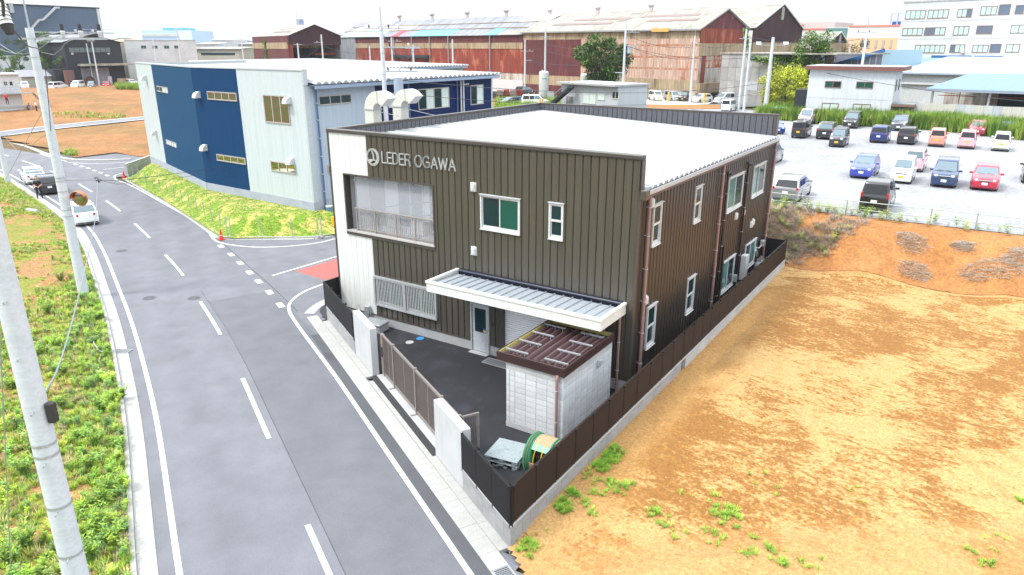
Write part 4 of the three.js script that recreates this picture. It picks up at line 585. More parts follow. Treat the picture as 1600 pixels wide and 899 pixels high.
function fenceRun(o, L, n, y0, y1, flip, m) { // posts and slatted panels along local x; the slats are on the outer side (local z negative)
  const w = L / n, key = w.toFixed(3) + flip + m.uuid;
  if (!slatPanel[key]) { const g = [], d = flip ? 1 : -1; for (let y = y0 + 0.02; y < y1 - 0.05; y += 0.052) { const q = quads([[[0.03, y, d * 0.045], [w - 0.03, y, d * 0.045], [w - 0.03, y + 0.044, d * 0.03], [0.03, y + 0.044, d * 0.03]], [[0.03, y, d * 0.045], [w - 0.03, y, d * 0.045], [w - 0.03, y, d * 0.02], [0.03, y, d * 0.02]]]); g.push(q); } g.push(bx(0.03, w - 0.03, y1 - 0.04, y1, -0.05, 0.02), bx(0.03, w - 0.03, y0, y0 + 0.025, -0.05, 0.02), bx(0.03, w - 0.03, y0 + 0.02, y1 - 0.03, -0.004, 0.004)); slatPanel[key] = join(g); }
  for (let i = 0; i < n; i++) {
    const p = shade(new THREE.Mesh(slatPanel[key], m)); p.name = 'fence_panel'; p.position.x = i * w; o.add(p);
    mesh('post', [bx(i * w - 0.022, i * w + 0.022, y0 - 0.12, y1 + 0.01, -0.035, 0.03), bx(i * w - 0.03, i * w + 0.1, y1 - 0.02, y1 + 0.035, 0.03, 0.08)], M_fence, o);
  }
  mesh('post', bx(L - 0.022, L + 0.022, y0 - 0.12, y1 + 0.012, -0.035, 0.03), M_fence, o);
}
{
  const f1 = boundaryThing('slat_fence', 'dark slatted fence on a block wall along the road at the sharp corner', 'fence', 0.04); fenceRun(f1, 2.84, 3, 0.8, 1.87, false, M_fence);
  const f2 = boundaryThing('slat_fence', 'dark slatted fence on a block wall between gate wall and white corner', 'fence', 13.56); fenceRun(f2, 4.46, 4, 0.76, 1.84, false, M_fence);
  const f3 = thing('slat_fence', 'short dark slatted fence beside the white building corner', 'fence', [-14.74, 0, 0.86], Math.PI / 2); fenceRun(f3, 6, 6, 0.76, 1.84, false, M_fence);
  const f4 = thing('slat_fence', 'long dark brown slatted fence along the bare lot', 'fence', [1.14, 0, 9.44], Math.PI / 2); fenceRun(f4, 27.45, 26, 0.84, 1.9, true, M_fenceB);
  const f5 = thing('slat_fence', 'dark slatted fence across the back of the building', 'fence', [1.14, 0, -18.02], Math.PI); fenceRun(f5, 5.2, 5, 0.84, 1.9, false, M_fence);
}
{ // retaining walls of concrete blocks under the fences
  const M_blk = [0, 1, 2].map((i) => mat([0.5 - i * 0.03, 0.5 - i * 0.03, 0.52 - i * 0.03], 0.95, { map: again(T_conc, 0.8, 0.8), bumpMap: again(T_bump, 6, 6), bumpScale: 0.012 }));
  const bg = {}; const geo = (w) => bg[w.toFixed(2)] ||= uvm(rb(0.004, w - 0.004, 0, 0.188, -0.02, 0.11, 0.006, 1));
  const wall = (o, L, rows, y0, split) => { for (let r = 0; r < rows; r++) for (let x = 0; x < L - 0.02; x += 0.4) { const w = Math.min(0.4, L - x), b = shade(new THREE.Mesh(geo(w), M_blk[Math.floor(rnd() * 3)])); b.name = 'block'; b.position.set(x, y0 + r * 0.19, rr(-0.002, 0.002)); o.add(b); } mesh('coping', rb(0, L, y0 + rows * 0.19, y0 + rows * 0.19 + 0.05, -0.03, 0.13, 0.01), M.concPale, o); };
  const w1 = boundaryThing('block_wall', 'rough grey block wall under the fence at the sharp corner', 'wall', 0.0); wall(w1, 2.9, 5, -0.25);
  const w2 = boundaryThing('block_wall', 'pale block wall under the fence beside the gate wall', 'wall', 13.54); wall(w2, 4.5, 5, -0.29);
  const w3 = thing('block_wall', 'long concrete block wall under the fence along the bare lot', 'wall', [1.14, 0, 9.4], Math.PI / 2);
  for (let r = 0; r < 5; r++) for (let x = 0; x < 11.6; x += 0.4) { const b = shade(new THREE.Mesh(geo(0.4), M_blk[Math.floor(rnd() * 3)])); b.name = 'block'; b.position.set(x + 0.4, -0.2 + r * 0.19, rr(-0.002, 0.002)); b.rotation.y = Math.PI; w3.add(b); }
  mesh('coping', rb(-0.05, 27.5, 0.75, 0.81, -0.12, 0.05, 0.01), M.concPale, w3); mesh('concrete_strip', bx(12, 27.5, -0.2, 0.75, -0.1, 0.03), M.concPale, w3);
}
// ---------------------------------------------------------------- things in the yard
function pallet(label, x, y, z, turn) {
  const o = thing('plastic_pallet', label, 'pallet', [x, y, z], turn, 'stacked plastic pallets in the yard'), m = metal([0.3, 0.35, 0.37], 0.6), w = 0.55, d = 0.55;
  mesh('deck', [rb(-w, w, 0.11, 0.145, -d, d, 0.02), ...[-0.42, -0.14, 0.14, 0.42].map((t) => bx(t - 0.05, t + 0.05, 0.0, 0.02, -d, d))], m, o);
  for (const a of [-1, 0, 1]) for (const b of [-1, 0, 1]) mesh('foot_block', rb(a * (w - 0.1) - 0.1, a * (w - 0.1) + 0.1, 0.015, 0.115, b * (d - 0.1) - 0.09, b * (d - 0.1) + 0.09, 0.03), m, o);
  mesh('peg_hole', [-0.4, 0, 0.4].flatMap((a) => [-0.4, 0, 0.4].map((b) => new THREE.CylinderGeometry(0.015, 0.015, 0.006, 8).translate(a, 0.146, b))), M.black, o);
}
const palC = [-1.25, 6.02]; pallet('grey plastic pallet, lower one of the stack in the yard', palC[0], 0.03, palC[1], 0.16); pallet('grey plastic pallet, top one of the stack in the yard', palC[0], 0.178, palC[1], 0.15);
{
  const o = thing('cable_drum', 'green and brown cable drum lying on its rim by the fence', 'cable drum', [0.16, 0.03, 6.12], 0.03), R = 0.62;
  const M_gr = mat([0.03, 0.36, 0.14], 0.5, { map: again(T_fine, 2, 2) }), M_gr2 = mat([0.16, 0.52, 0.3], 0.5, { map: again(T_fine, 2, 2) }), M_tan = mat([0.42, 0.28, 0.19], 0.75, { map: again(T_streak, 1, 2) });
  const ringAt = (x0, x1, r0, r1) => new THREE.LatheGeometry([[r0, x0], [r1, x0], [r1, x1], [r0, x1], [r0, x0]].map(([a, b]) => new THREE.Vector2(a, b)), 48).rotateZ(-Math.PI / 2).translate(0, R, 0);
  for (const s of [-1, 1]) { const f = new THREE.Group(); f.name = 'flange'; o.add(f); const e = (a, b) => s > 0 ? [a, b] : [-b, -a]; mesh('rim', ringAt(...e(0.4, 0.44), 0.1, R), M_gr2, f); mesh('rim', ringAt(...e(0.44, 0.47), 0.1, R * 0.975), M_gr, f); mesh('band', ringAt(...e(0.35, 0.4), 0.1, R * 0.955), M_tan, f); mesh('rim', ringAt(...e(0.31, 0.35), 0.1, R * 0.975), M_gr, f); mesh('rim', ringAt(...e(0.27, 0.31), 0.1, R * 0.95), M_gr2, f); }
  // staves round the drum, some missing
  for (let i = 0; i < 18; i++) { const a = i / 18 * Math.PI * 2, gone = i === 3 || i === 4 || i === 9; if (gone) continue; mesh('stave', rb(-0.27, 0.27, -0.012, 0.012, -0.098, 0.098, 0.006).translate(0, R * 0.9, 0).rotateX(a).translate(0, R, 0), [M_tan, M_tan, M_gr2, M.wood][Math.floor(rnd() * 4)], o); }
  mesh('core', ringAt(-0.27, 0.27, 0.2, 0.32), M.black, o);
  for (const x of [-0.13, 0.1]) mesh('rope', new THREE.TorusGeometry(R * 0.925, 0.012, 6, 60).rotateY(Math.PI / 2).translate(x, R, 0), M.yellow, o);
}
{
  const cover = (u, v, m, label) => { const [x, z] = G(u, v, 0.03), o = mesh('inspection_cover', new THREE.CylinderGeometry(0.17, 0.17, 0.02, 24), m); o.position.set(x, 0.04, z); tag(o, label, 'cover'); };
  cover(640, 535.5, M.concPale, 'round white inspection cover in the dark yard'); cover(656.5, 529.5, M.blueCap, 'round blue inspection cover in the dark yard');
  const [ex, ez] = [-13.5, 0.05]; const e = thing('concrete_box', 'grey concrete utility box beside the gate wall and white corner', 'utility box', [-11.95, 0.03, 0.62], 0.1); mesh('box', rb(-0.5, 0.5, 0, 0.32, -0.35, 0.3, 0.02), M.conc, e); mesh('lid', rb(-0.53, 0.53, 0.32, 0.4, -0.38, 0.33, 0.02), M.galv, e);
  const gp = thing('drain_grate', 'steel floor grate beside the shed roof in the yard', 'drain grate', [-4.15, 0.034, 0.55]); mesh('frame', [bx(-1.85, 1.0, 0, 0.02, -0.26, -0.23), bx(-1.85, 1.0, 0, 0.02, 0.23, 0.26), bx(-1.85, -1.82, 0, 0.02, -0.23, 0.23), bx(0.97, 1, 0, 0.02, -0.23, 0.23)], M.galv, gp); mesh('bars', [...Array(34)].map((_, i) => bx(-1.8 + i * 0.083, -1.77 + i * 0.083, 0, 0.016, -0.23, 0.23)), M.galv, gp); mesh('pit', bx(-1.82, 0.97, -0.003, 0.001, -0.23, 0.23), M.dark, gp);
  const pl = mesh('plank', rb(-0.3, 0.3, 0, 0.05, -0.09, 0.09, 0.01), M.conc); place(pl, [0.5, 0.04, 7.35], 0.9); tag(pl, 'short pale board lying on the yard by the fence', 'board');
}
// ---------------------------------------------------------------- blue and pale grey works building on the grass bank
const onX = (u, v, x) => { const d = dir(u, v), t = (x - EYE.x) / d[0]; return [EYE.z + d[2] * t, EYE.y + d[1] * t]; };
const T_rib = tex(256, grey((u, v) => { const s = (u * 8) % 1; return s < 0.12 ? 0.1 : s < 0.25 ? 0.5 : 0.8; }), { m: 4, color: false }); // fine upright grooves of spandrel cladding
const ribbed = (c, rough = 0.45, pitch = 0.1, o = {}) => new THREE.MeshPhysicalMaterial({ color: lin(...c), roughness: rough, side: THREE.DoubleSide, specularIntensity: 0.5, map: again(T_streak, 0.35, 0.12), bumpMap: again(T_rib, 1 / (8 * pitch), 1), bumpScale: 0.018, ...o });
{
  const bl = thing('works_building', 'pale grey and bright blue metal works building standing on a grass bank', 'building');
  const A = [-58.62, -17.16], Bq = [-41.24, -11.36], C = [-28.3, -10.74], y0 = BK, y1 = 10.46, M_gy = ribbed([0.58, 0.65, 0.67]), M_bl = ribbed([0.005, 0.05, 0.145], 0.6, 0.1, { specularIntensity: 0.2 }), M_bl2 = ribbed([0.007, 0.068, 0.165], 0.6, 0.1, { specularIntensity: 0.2 }), M_gyS = ribbed([0.45, 0.53, 0.63], 0.45, 0.14), M_navy = ribbed([0.004, 0.018, 0.085], 0.5, 0.14, { specularIntensity: 0.2 }), M_trim = metal([0.5, 0.55, 0.58], 0.4);
  const along = (p, q) => { const L = Math.hypot(q[0] - p[0], q[1] - p[1]), a = Math.atan2(-(q[1] - p[1]), q[0] - p[0]); return { L, put: (g) => join(g).rotateY(a).translate(p[0], 0, p[1]) }; }; // local x along the wall, local z out of it
  const W1 = along(A, Bq), W2 = along(Bq, C);
  const band = (w, a, b, m, ya = y0 + 0.55, yb = y1) => mesh('wall', w.put(bx(a, b, ya, yb, -0.25, 0)), m, bl);
  const sA = Math.hypot(-52.76 - A[0], -15.3 - A[1]), sB = Math.hypot(-35.51 - Bq[0], -11.07 - Bq[1]);
  band(W1, 0, sA, M_gy).userData.label = 'pale grey ribbed wall'; band(W1, sA, W1.L, M_bl2).userData.label = 'blue ribbed wall'; band(W2, 0, sB, M_bl).userData.label = 'blue ribbed wall'; band(W2, sB, W2.L, M_gy).userData.label = 'pale grey ribbed wall';
  mesh('foundation', [W1.put(bx(0, W1.L + 0.1, 0.6, y0 + 0.55, -0.25, 0.03)), W2.put(bx(0, W2.L + 0.02, 0.6, y0 + 0.55, -0.25, 0.03)), bx(C[0] - 0.25, C[0] + 0.03, 0.6, y0 + 0.6, -32, C[1] - 0.02)], mat([0.42, 0.46, 0.54], 0.85, { map: again(T_conc, 0.25, 0.25) }), bl);
  mesh('parapet_cap', [W1.put(bx(-0.05, W1.L, y1, y1 + 0.1, -0.3, 0.05)), W2.put(bx(0, W2.L + 0.05, y1, y1 + 0.1, -0.3, 0.05)), bx(C[0] - 0.1, C[0] + 0.06, 9.55, y1 + 0.1, C[1] - 0.35, C[1] + 0.02)], M_trim, bl);
  mesh('corner_trim', [bx(C[0] - 0.12, C[0] + 0.04, y0 + 0.55, 9.5, C[1] - 0.4, C[1] - 0.0)], M_trim, bl);
  const m = mesh('wall', bx(C[0] - 0.25, C[0], y0 + 0.6, 9.45, -17.3, C[1] - 0.4), M_gyS, bl); m.userData.label = 'pale grey ribbed side wall'; mesh('wall', bx(C[0] - 0.25, C[0] + 0.01, y0 + 0.6, 9.45, -32, -17.3), M_navy, bl).userData.label = 'dark navy ribbed side wall';
  mesh('wall', [bx(-60, C[0], y0, 9.4, -32.2, -32), quads([[[A[0], 0.6, A[1]], [A[0], y1, A[1]], [-62, y1, -32], [-62, 0.6, -32]]])], M_gy, bl);
  // folded roof with an overhanging eave
  const rf = new THREE.Group(); rf.name = 'roof'; bl.add(rf);
  const roofRun = (parent, xaf, xb, ya, yb, za, zb, P) => { let k = 0; for (let z = za; z > zb; z -= P, k++) { const xa = typeof xaf === 'function' ? xaf(z) : xaf; if (xa > xb - 1) continue; const pr = [[0, 0], [0.16, 0.16], [P - 0.16 - 0.08, 0.16], [P - 0.08, 0], [P, 0]], q = []; for (let i = 1; i < pr.length; i++) { const [s0, h0] = pr[i - 1], [s1, h1] = pr[i]; q.push([[xa, ya + h0, z - s0], [xb, yb + h0, z - s0], [xb, yb + h1, z - s1], [xa, ya + h1, z - s1]]); } q.push([[xb - 0.02, yb, z], [xb - 0.02, yb + 0.16, z - 0.16], [xb - 0.02, yb + 0.16, z - P + 0.24], [xb - 0.02, yb, z - P + 0.08]]); mesh('roof_sheet', quads(q), M_roof[k % 3], parent, true); } };
  roofRun(rf, (z) => z > Bq[1] ? C[0] - (C[1] - 0.3 - z) * 18 : z > A[1] ? lerp(Bq[0], A[0], (Bq[1] - z) / (Bq[1] - A[1])) + 1.3 : lerp(A[0], -62, (A[1] - z) / (A[1] + 32)) + 0.4, C[0] + 0.75, 10.05, 9.62, C[1] - 0.4, -32.3, 0.6);
  mesh('eave_beam', [bx(C[0] + 0.55, C[0] + 0.7, 9.32, 9.56, -32.4, C[1] - 0.45), bx(C[0], C[0] + 0.6, 9.5, 9.56, -32.4, C[1] - 0.45)], metal([0.28, 0.36, 0.5], 0.4), bl); mesh('eave_backing', bx(C[0] + 0.3, C[0] + 0.34, 9.56, 9.74, -32.3, C[1] - 0.45), M.black, bl);
  const wg = new THREE.Group(); wg.name = 'rear_wing'; bl.add(wg); roofRun(wg, -76, -47.2, 10.1, 9.62, -34, -54, 0.6); mesh('wall', bx(-75, -48, 1, 9.5, -54, -34), M_gyS, wg); mesh('eave_beam', bx(-47.4, -47.25, 9.35, 9.58, -54, -34), metal([0.28, 0.36, 0.5], 0.4), wg);
  
  // windows
  const M_fr = metal([0.46, 0.43, 0.42], 0.4);
  const strip = (w, a, b, c, d, n, glass, side) => { const g = new THREE.Group(); g.name = 'window'; bl.add(g); const put = side ? (q) => join(q).rotateY(Math.PI / 2).translate(C[0], 0, 0) : w.put, t = 0.07, fr = [bx(a, b, d - t, d, -0.05, 0.05), bx(a, b, c, c + t, -0.05, 0.07)]; for (let i = 0; i <= n; i++) { const x = lerp(a + t / 2, b - t / 2, i / n); fr.push(bx(x - t / 2, x + t / 2, c + t, d - t, -0.05, 0.05)); } mesh('window_frame', put(fr), M_fr, g); for (let i = 0; i < n; i++) mesh('pane', put(bx(lerp(a + t / 2, b - t / 2, i / n) + t / 2, lerp(a + t / 2, b - t / 2, (i + 1) / n) - t / 2, c + t, d - t, 0.006, 0.016)), Array.isArray(glass) ? glass[i % glass.length] : glass, g); };
  const t2 = (x) => (x - Bq[0]) * 1.0012, t1 = (u, v) => { const d = dir(u, v), n = [Bq[1] - A[1], -(Bq[0] - A[0])], k = ((A[0] - EYE.x) * n[0] + (A[1] - EYE.z) * n[1]) / (d[0] * n[0] + d[2] * n[1]), x = EYE.x + d[0] * k, z = EYE.z + d[2] * k; return [Math.hypot(x - A[0], z - A[1]), EYE.y + d[1] * k]; };
  strip(W2, t2(-32.7), t2(-29.95), 6.98, 8.84, 3, M.glassGoldReflect); strip(W2, t2(-32.65), t2(-29.92), 3.62, 4.33, 3, M.glassGoldReflect);
  { const onW2 = (u, v) => { const d = dir(u, v), k = (-11.05 - EYE.z) / d[2]; return [EYE.x + d[0] * k, EYE.y + d[1] * k]; }, p = onW2(319, 141.5), q = onW2(370, 160), r = onW2(334, 239), s = onW2(384, 260); strip(W2, t2(p[0]), t2(q[0]), q[1] + 0.05, p[1] - 0.05, 4, M.glassGoldReflect); strip(W2, t2(r[0]), t2(s[0]), s[1] + 0.1, r[1] - 0.1, 4, M.glassGoldReflect); }
  { const p = t1(244.5, 132), q = t1(263.5, 148), r = t1(259, 215), s = t1(277, 234); strip(W1, p[0], q[0], q[1] + 0.1, p[1] - 0.1, 4, [M.glass, M.glass, M.curtain, M.curtain]); strip(W1, r[0], s[0], s[1] + 0.15, r[1] - 0.15, 4, M.curtain); }
  strip(null, 11.9, 14.88, 8.22, 8.84, 3, M.glass, true); strip(null, 22.0, 25.9, 7.2, 8.8, 4, [M.glass, M.curtain], true); strip(null, 28.85, 30.75, 7.16, 8.8, 2, [M.glass, M.curtain], true); strip(null, 12.2, 15, 3.6, 4.2, 3, M.glassGoldReflect, true); strip(null, 18.6, 20.6, 7.6, 8.7, 2, [M.curtain, M.glass], true);
  // hooded vents on the walls
  const hood = (put) => { const s = new THREE.Shape(); s.moveTo(0, 0); s.lineTo(0, 0.62); s.absarc(0, 0, 0.62, Math.PI / 2, 0, true); s.lineTo(0, 0); mesh('wall_hood', put(new THREE.ExtrudeGeometry(s, { depth: 0.62, bevelEnabled: false, curveSegments: 10 }).rotateY(-Math.PI / 2)), M.white, bl); };
  for (const [w, x, y] of [[W2, t2(-29.7), 8.35], [W2, t2(-30), 4.3]]) hood((g) => w.put(join(g).scale(0.72, 0.72, 0.72).translate(x, y, 0)));
  for (const [u, v] of [[229, 121], [245, 207]]) { const p = t1(u, v); hood((g) => W1.put(join(g).scale(0.8, 0.8, 0.8).translate(p[0], p[1] - 0.3, 0))); }
  { const d1 = [[309, 147], [320, 230]]; for (const [u, v] of d1) { const d = dir(u, v), k = (-11.1 - EYE.z) / d[2]; hood((g) => W2.put(join(g).scale(0.75, 0.75, 0.75).translate(t2(EYE.x + d[0] * k), EYE.y + d[1] * k - 0.3, 0))); } }
  const dpb = metal([0.08, 0.16, 0.34], 0.4); mesh('downpipe', [bar([C[0] + 0.12, 1.2, C[1] - 0.9], [C[0] + 0.12, 9.3, C[1] - 0.9], 0.06), bar([C[0] + 0.12, 9.3, C[1] - 0.9], [C[0] + 0.6, 9.45, C[1] - 0.9], 0.06)], dpb, bl);
  mesh('pipe_clip', [2.5, 3.7, 4.9, 6.1, 7.3, 8.4].map((y) => bx(C[0], C[0] + 0.2, y - 0.03, y + 0.03, C[1] - 0.98, C[1] - 0.82)), M.alu, bl);
  for (const [z, mm, r] of [[-20.8, dpb, 0.07], [-26.9, dpb, 0.05], [-27.4, M.white, 0.07], [-27.75, M.white, 0.07]]) mesh('downpipe', bar([C[0] + 0.12, 2, z], [C[0] + 0.12, 9.3, z], r), mm, bl);
  mesh('wall_lamp', [27.9, 28.2, 28.5].map((z) => rb(C[0], C[0] + 0.15, 8.85, 9.0, -z, -z + 0.12, 0.02)), M.white, bl);
}
{ // short retaining wall, posts and cones round the bank
  const w = thing('block_wall', 'pale grey block wall holding the end of the grass bank', 'wall', [-58.5, 0, -14.55], Math.atan2(4.45, -3.3));
  for (let r = 0; r < 6; r++) for (let i = 0; i < 13; i++) { const b = mesh('block', rb(i * 0.43, i * 0.43 + 0.42, r * 0.22, r * 0.22 + 0.212, -0.1, 0.1, 0.008, 1), [M.conc, M.concPale][(i + r * 7 + (i * r) % 3) % 2], w); }
  mesh('coping', rb(-0.05, 5.6, 1.32, 1.4, -0.13, 0.13, 0.01), M.concPale, w);
  let p0 = null; const posts = [[209, 283], [218.6, 286], [229, 291], [240, 297], [251, 302], [262, 307], [273, 314], [285, 321], [296.5, 328], [308, 334], [320, 342], [332, 351], [345, 357.5], [355, 368], [361, 369], [408, 370], [457, 370], [497, 370], [503, 370]];
  for (const [u, v] of posts) { const [x, z] = G(u, v, 0.12), at = [x, 0.1, z]; if (!p0) { p0 = thing('fence_post', 'thin grey steel post at the foot of the grass bank', 'post', at, 0, 'bare fence posts along the grass bank'); mesh('pole', bar([0, 0, 0], [0, 1.25, 0], 0.03, 0.03, 8), M.galv, p0); mesh('cap', new THREE.SphereGeometry(0.034, 8, 6).translate(0, 1.25, 0), M.galv, p0); mesh('base_block', rb(-0.09, 0.09, -0.05, 0.06, -0.09, 0.09, 0.01), M.conc, p0); } else copyOf(p0, at); }
  const cone = (u, v, label) => { const [x, z] = G(u, v), o = thing('traffic_cone', label, 'traffic cone', [x, 0.02, z], 0.3, 'red traffic cones at the kerb'); mesh('cone', new THREE.LatheGeometry([[0.14, 0.03], [0.135, 0.05], [0.03, 0.68], [0.022, 0.7], [0, 0.7]].map(([a, b]) => new THREE.Vector2(a, b)), 20), M.red, o); mesh('foot', rb(-0.19, 0.19, 0, 0.035, -0.19, 0.19, 0.02), M.red, o); if (label.includes('white')) mesh('badge', new THREE.CylinderGeometry(0.092, 0.1, 0.05, 20, 1, true).translate(0, 0.3, 0), M.white, o); };
  cone(194, 279, 'plain red traffic cone by the block wall end'); cone(346, 375, 'red traffic cone with a white mark at the bend of the kerb');
  const b = thing('water_butt', 'small blue and white drum at the foot of the grey works wall', 'drum', [-27.75, 1.1, -11.55]); mesh('drum', new THREE.CylinderGeometry(0.24, 0.2, 0.4, 16).translate(0, 0.2, 0), mat([0.1, 0.2, 0.36], 0.5), b); mesh('lid', new THREE.CylinderGeometry(0.25, 0.25, 0.08, 16).translate(0, 0.43, 0), M.white, b);
  const [hx, hz] = G(523, 356, 0.3), yb = thing('warning_bollard', 'small orange barrier at the edge of the grass bank', 'barrier', [hx, 0.3, hz]); mesh('body', rb(-0.15, 0.15, 0, 0.8, -0.15, 0.15, 0.06), mat([0.75, 0.33, 0.01], 0.5), yb); mesh('foot', rb(-0.2, 0.2, 0, 0.1, -0.2, 0.2, 0.03), M.dark, yb);
}
// ---------------------------------------------------------------- cars
const paint = (c, metallic = 0.25) => new THREE.MeshPhysicalMaterial({ color: lin(...c), roughness: 0.32, metalness: metallic, clearcoat: 1, clearcoatRoughness: 0.06, side: THREE.DoubleSide });
const M_shield = new THREE.MeshPhysicalMaterial({ color: lin(0.12, 0.17, 0.2), roughness: 0.05, side: THREE.DoubleSide }), M_tint = new THREE.MeshPhysicalMaterial({ color: lin(0.012, 0.014, 0.018), roughness: 0.06, side: THREE.DoubleSide });
const M_lamp = new THREE.MeshPhysicalMaterial({ color: lin(0.7, 0.74, 0.78), roughness: 0.12, clearcoat: 1, side: THREE.DoubleSide }), M_tail = new THREE.MeshPhysicalMaterial({ color: lin(0.42, 0.01, 0.012), roughness: 0.15, clearcoat: 1, side: THREE.DoubleSide }), M_rim = metal([0.42, 0.43, 0.45], 0.3, { metalness: 0.6 }), M_chrome = metal([0.6, 0.62, 0.64], 0.2, { metalness: 0.8 });
const tyreGeo = uvm(new THREE.LatheGeometry([[0.19, -0.085], [0.27, -0.09], [0.295, -0.06], [0.3, 0], [0.295, 0.06], [0.27, 0.09], [0.19, 0.085]].map(([a, b]) => new THREE.Vector2(a, b)), 22).rotateZ(Math.PI / 2).toNonIndexed());
const rimGeo = join([new THREE.CylinderGeometry(0.195, 0.195, 0.1, 18).rotateZ(Math.PI / 2), ...[0, 1, 2, 3, 4].map((i) => bx(0.05, 0.075, 0.03, 0.18, -0.03, 0.03).rotateX(i * 1.2566)), new THREE.CylinderGeometry(0.045, 0.045, 0.16, 10).rotateZ(Math.PI / 2)]);
const KIND = {
  kei: { L: 3.4, W: 1.475, H: 1.7, belt: 0.98, nose: 0.94, FB: 0.58, FT: 1.25, RT: 0.2, RB: 0.03 },
  keibox: { L: 3.4, W: 1.475, H: 1.78, belt: 1.0, nose: 0.96, FB: 0.5, FT: 0.95, RT: 0.12, RB: 0.03 },
  compact: { L: 3.95, W: 1.69, H: 1.5, belt: 0.95, nose: 0.84, FB: 0.95, FT: 1.85, RT: 0.62, RB: 0.1 },
  box: { L: 3.9, W: 1.69, H: 1.64, belt: 0.98, nose: 0.9, FB: 0.85, FT: 1.45, RT: 0.22, RB: 0.04 },
  tall: { L: 3.75, W: 1.64, H: 1.78, belt: 1.0, nose: 0.95, FB: 0.7, FT: 1.4, RT: 0.24, RB: 0.05 },
  wagon: { L: 4.45, W: 1.69, H: 1.5, belt: 0.93, nose: 0.82, FB: 1.1, FT: 1.95, RT: 0.55, RB: 0.12 },
  van: { L: 4.5, W: 1.69, H: 1.83, belt: 1.03, nose: 0.95, FB: 0.75, FT: 1.5, RT: 0.28, RB: 0.05 },
  suv: { L: 4.4, W: 1.76, H: 1.68, belt: 1.05, nose: 0.98, FB: 1.1, FT: 1.85, RT: 0.45, RB: 0.1, lift: 0.06 },
  sedan: { L: 4.45, W: 1.72, H: 1.44, belt: 0.93, nose: 0.8, FB: 1.2, FT: 2.05, RT: 1.2, RB: 0.5 },
};
function car(kind, c, [x, y, z], turn, label, { plate = 'W', shield = M_shield, rear = M_tint, dark = 0.06, group = 'cars parked on the gravel', name = 'parked_car', chrome, cat = 'car', wing } = {}) {
  const k = KIND[kind], { L, W, H, belt, nose, lift = 0 } = k, o = thing(name, label, cat, [x, y, z], turn, group), P = paint(c, Math.max(...c) > 0.6 ? 0 : dark > 0.1 ? 0.5 : 0.25);
  const wr = 0.3 + lift, zf = L / 2 - (L > 3.6 ? 0.78 : 0.62), zr = -L / 2 + (L > 3.6 ? 0.72 : 0.5), b0 = 0.21 + lift, hz = L / 2 - k.FB;
  // lower body with open wheel arches
  const s = new THREE.Shape(); s.moveTo(-L / 2 + 0.1, b0); const arch = (zc) => { const r = wr + 0.05, dz = Math.sqrt(Math.max(0.01, r * r - (wr - b0) ** 2)); s.lineTo(zc - dz, b0); s.absarc(zc, wr, r, Math.PI + Math.atan2(wr - b0, dz) * 1, -Math.atan2(wr - b0, dz), true); s.lineTo(zc + dz, b0); };
  arch(zr); arch(zf); s.lineTo(L / 2 - 0.1, b0); s.quadraticCurveTo(L / 2 - 0.02, b0 + 0.02, L / 2 - 0.03, 0.45); s.quadraticCurveTo(L / 2 - 0.03, nose - 0.12, L / 2 - 0.16, nose - 0.04); s.quadraticCurveTo(L / 2 - 0.35, nose + 0.03, hz + 0.02, belt + 0.05); s.lineTo(hz - 0.3, belt + 0.02); s.lineTo(-L / 2 + k.RB + 0.2, belt + 0.02); s.lineTo(-L / 2 + 0.06, belt - 0.01); s.quadraticCurveTo(-L / 2 + 0.01, belt - 0.1, -L / 2 + 0.03, 0.55); s.quadraticCurveTo(-L / 2 + 0.0, b0 + 0.1, -L / 2 + 0.1, b0);
  const shapeBody = (g) => { const p = g.attributes.position; for (let i = 0; i < p.count; i++) { const zz = p.getZ(i), yy = p.getY(i), e = clamp((Math.abs(zz) - (L / 2 - 0.75)) / 0.75), f = (1 - (zz > 0 ? 0.13 : 0.08) * e * e) * (1 - 0.05 * smooth(0.7, belt + 0.05, yy)) * (1 - 0.03 * smooth(0.45, 0.2, yy)); p.setX(i, p.getX(i) * f); } g.computeVertexNormals(); return g; };
  const ext = (sh, w, bev) => { const g = new THREE.ExtrudeGeometry(sh, { depth: w - 2 * bev, bevelEnabled: true, bevelThickness: bev, bevelSize: bev * 0.6, bevelSegments: 3, curveSegments: 10 }).translate(0, 0, -(w - 2 * bev) / 2).rotateY(-Math.PI / 2); return g; };
  mesh('body', toCreasedNormals(shapeBody(ext(s, W, 0.06)), 0.7), P, o);
  mesh('underbody', bx(-W / 2 + 0.12, W / 2 - 0.12, b0 - 0.02, belt - 0.15, -L / 2 + 0.12, L / 2 - 0.14), M.black, o);
  // cabin
  const cabW = W * 0.93, yb = belt - 0.03, FB = [L / 2 - k.FB, belt + 0.04], FT = [L / 2 - k.FT, H - 0.06], RT = [-L / 2 + k.RT, H - 0.04], RB = [-L / 2 + k.RB, belt], cs = new THREE.Shape();
  cs.moveTo(RB[0], yb); cs.lineTo(lerp(RB[0], RT[0], 0.85), lerp(RB[1], RT[1], 0.85)); cs.quadraticCurveTo(RT[0], RT[1] + 0.02, RT[0] + 0.22, H - 0.005); cs.quadraticCurveTo((RT[0] + FT[0]) / 2, H + 0.025, FT[0] - 0.15, H - 0.02); cs.quadraticCurveTo(FT[0], FT[1] + 0.02, lerp(FT[0], FB[0], 0.12), lerp(FT[1], FB[1], 0.12)); cs.lineTo(FB[0], FB[1]); cs.lineTo(FB[0] + 0.02, yb); cs.lineTo(RB[0], yb);
  const tum = (yy) => 1 - (kind === 'keibox' ? 0.1 : 0.17) * smooth(belt - 0.1, H + 0.1, yy);
  const cg = ext(cs, cabW, 0.05), cp = cg.attributes.position; for (let i = 0; i < cp.count; i++) cp.setX(i, cp.getX(i) * tum(cp.getY(i))); cg.computeVertexNormals();
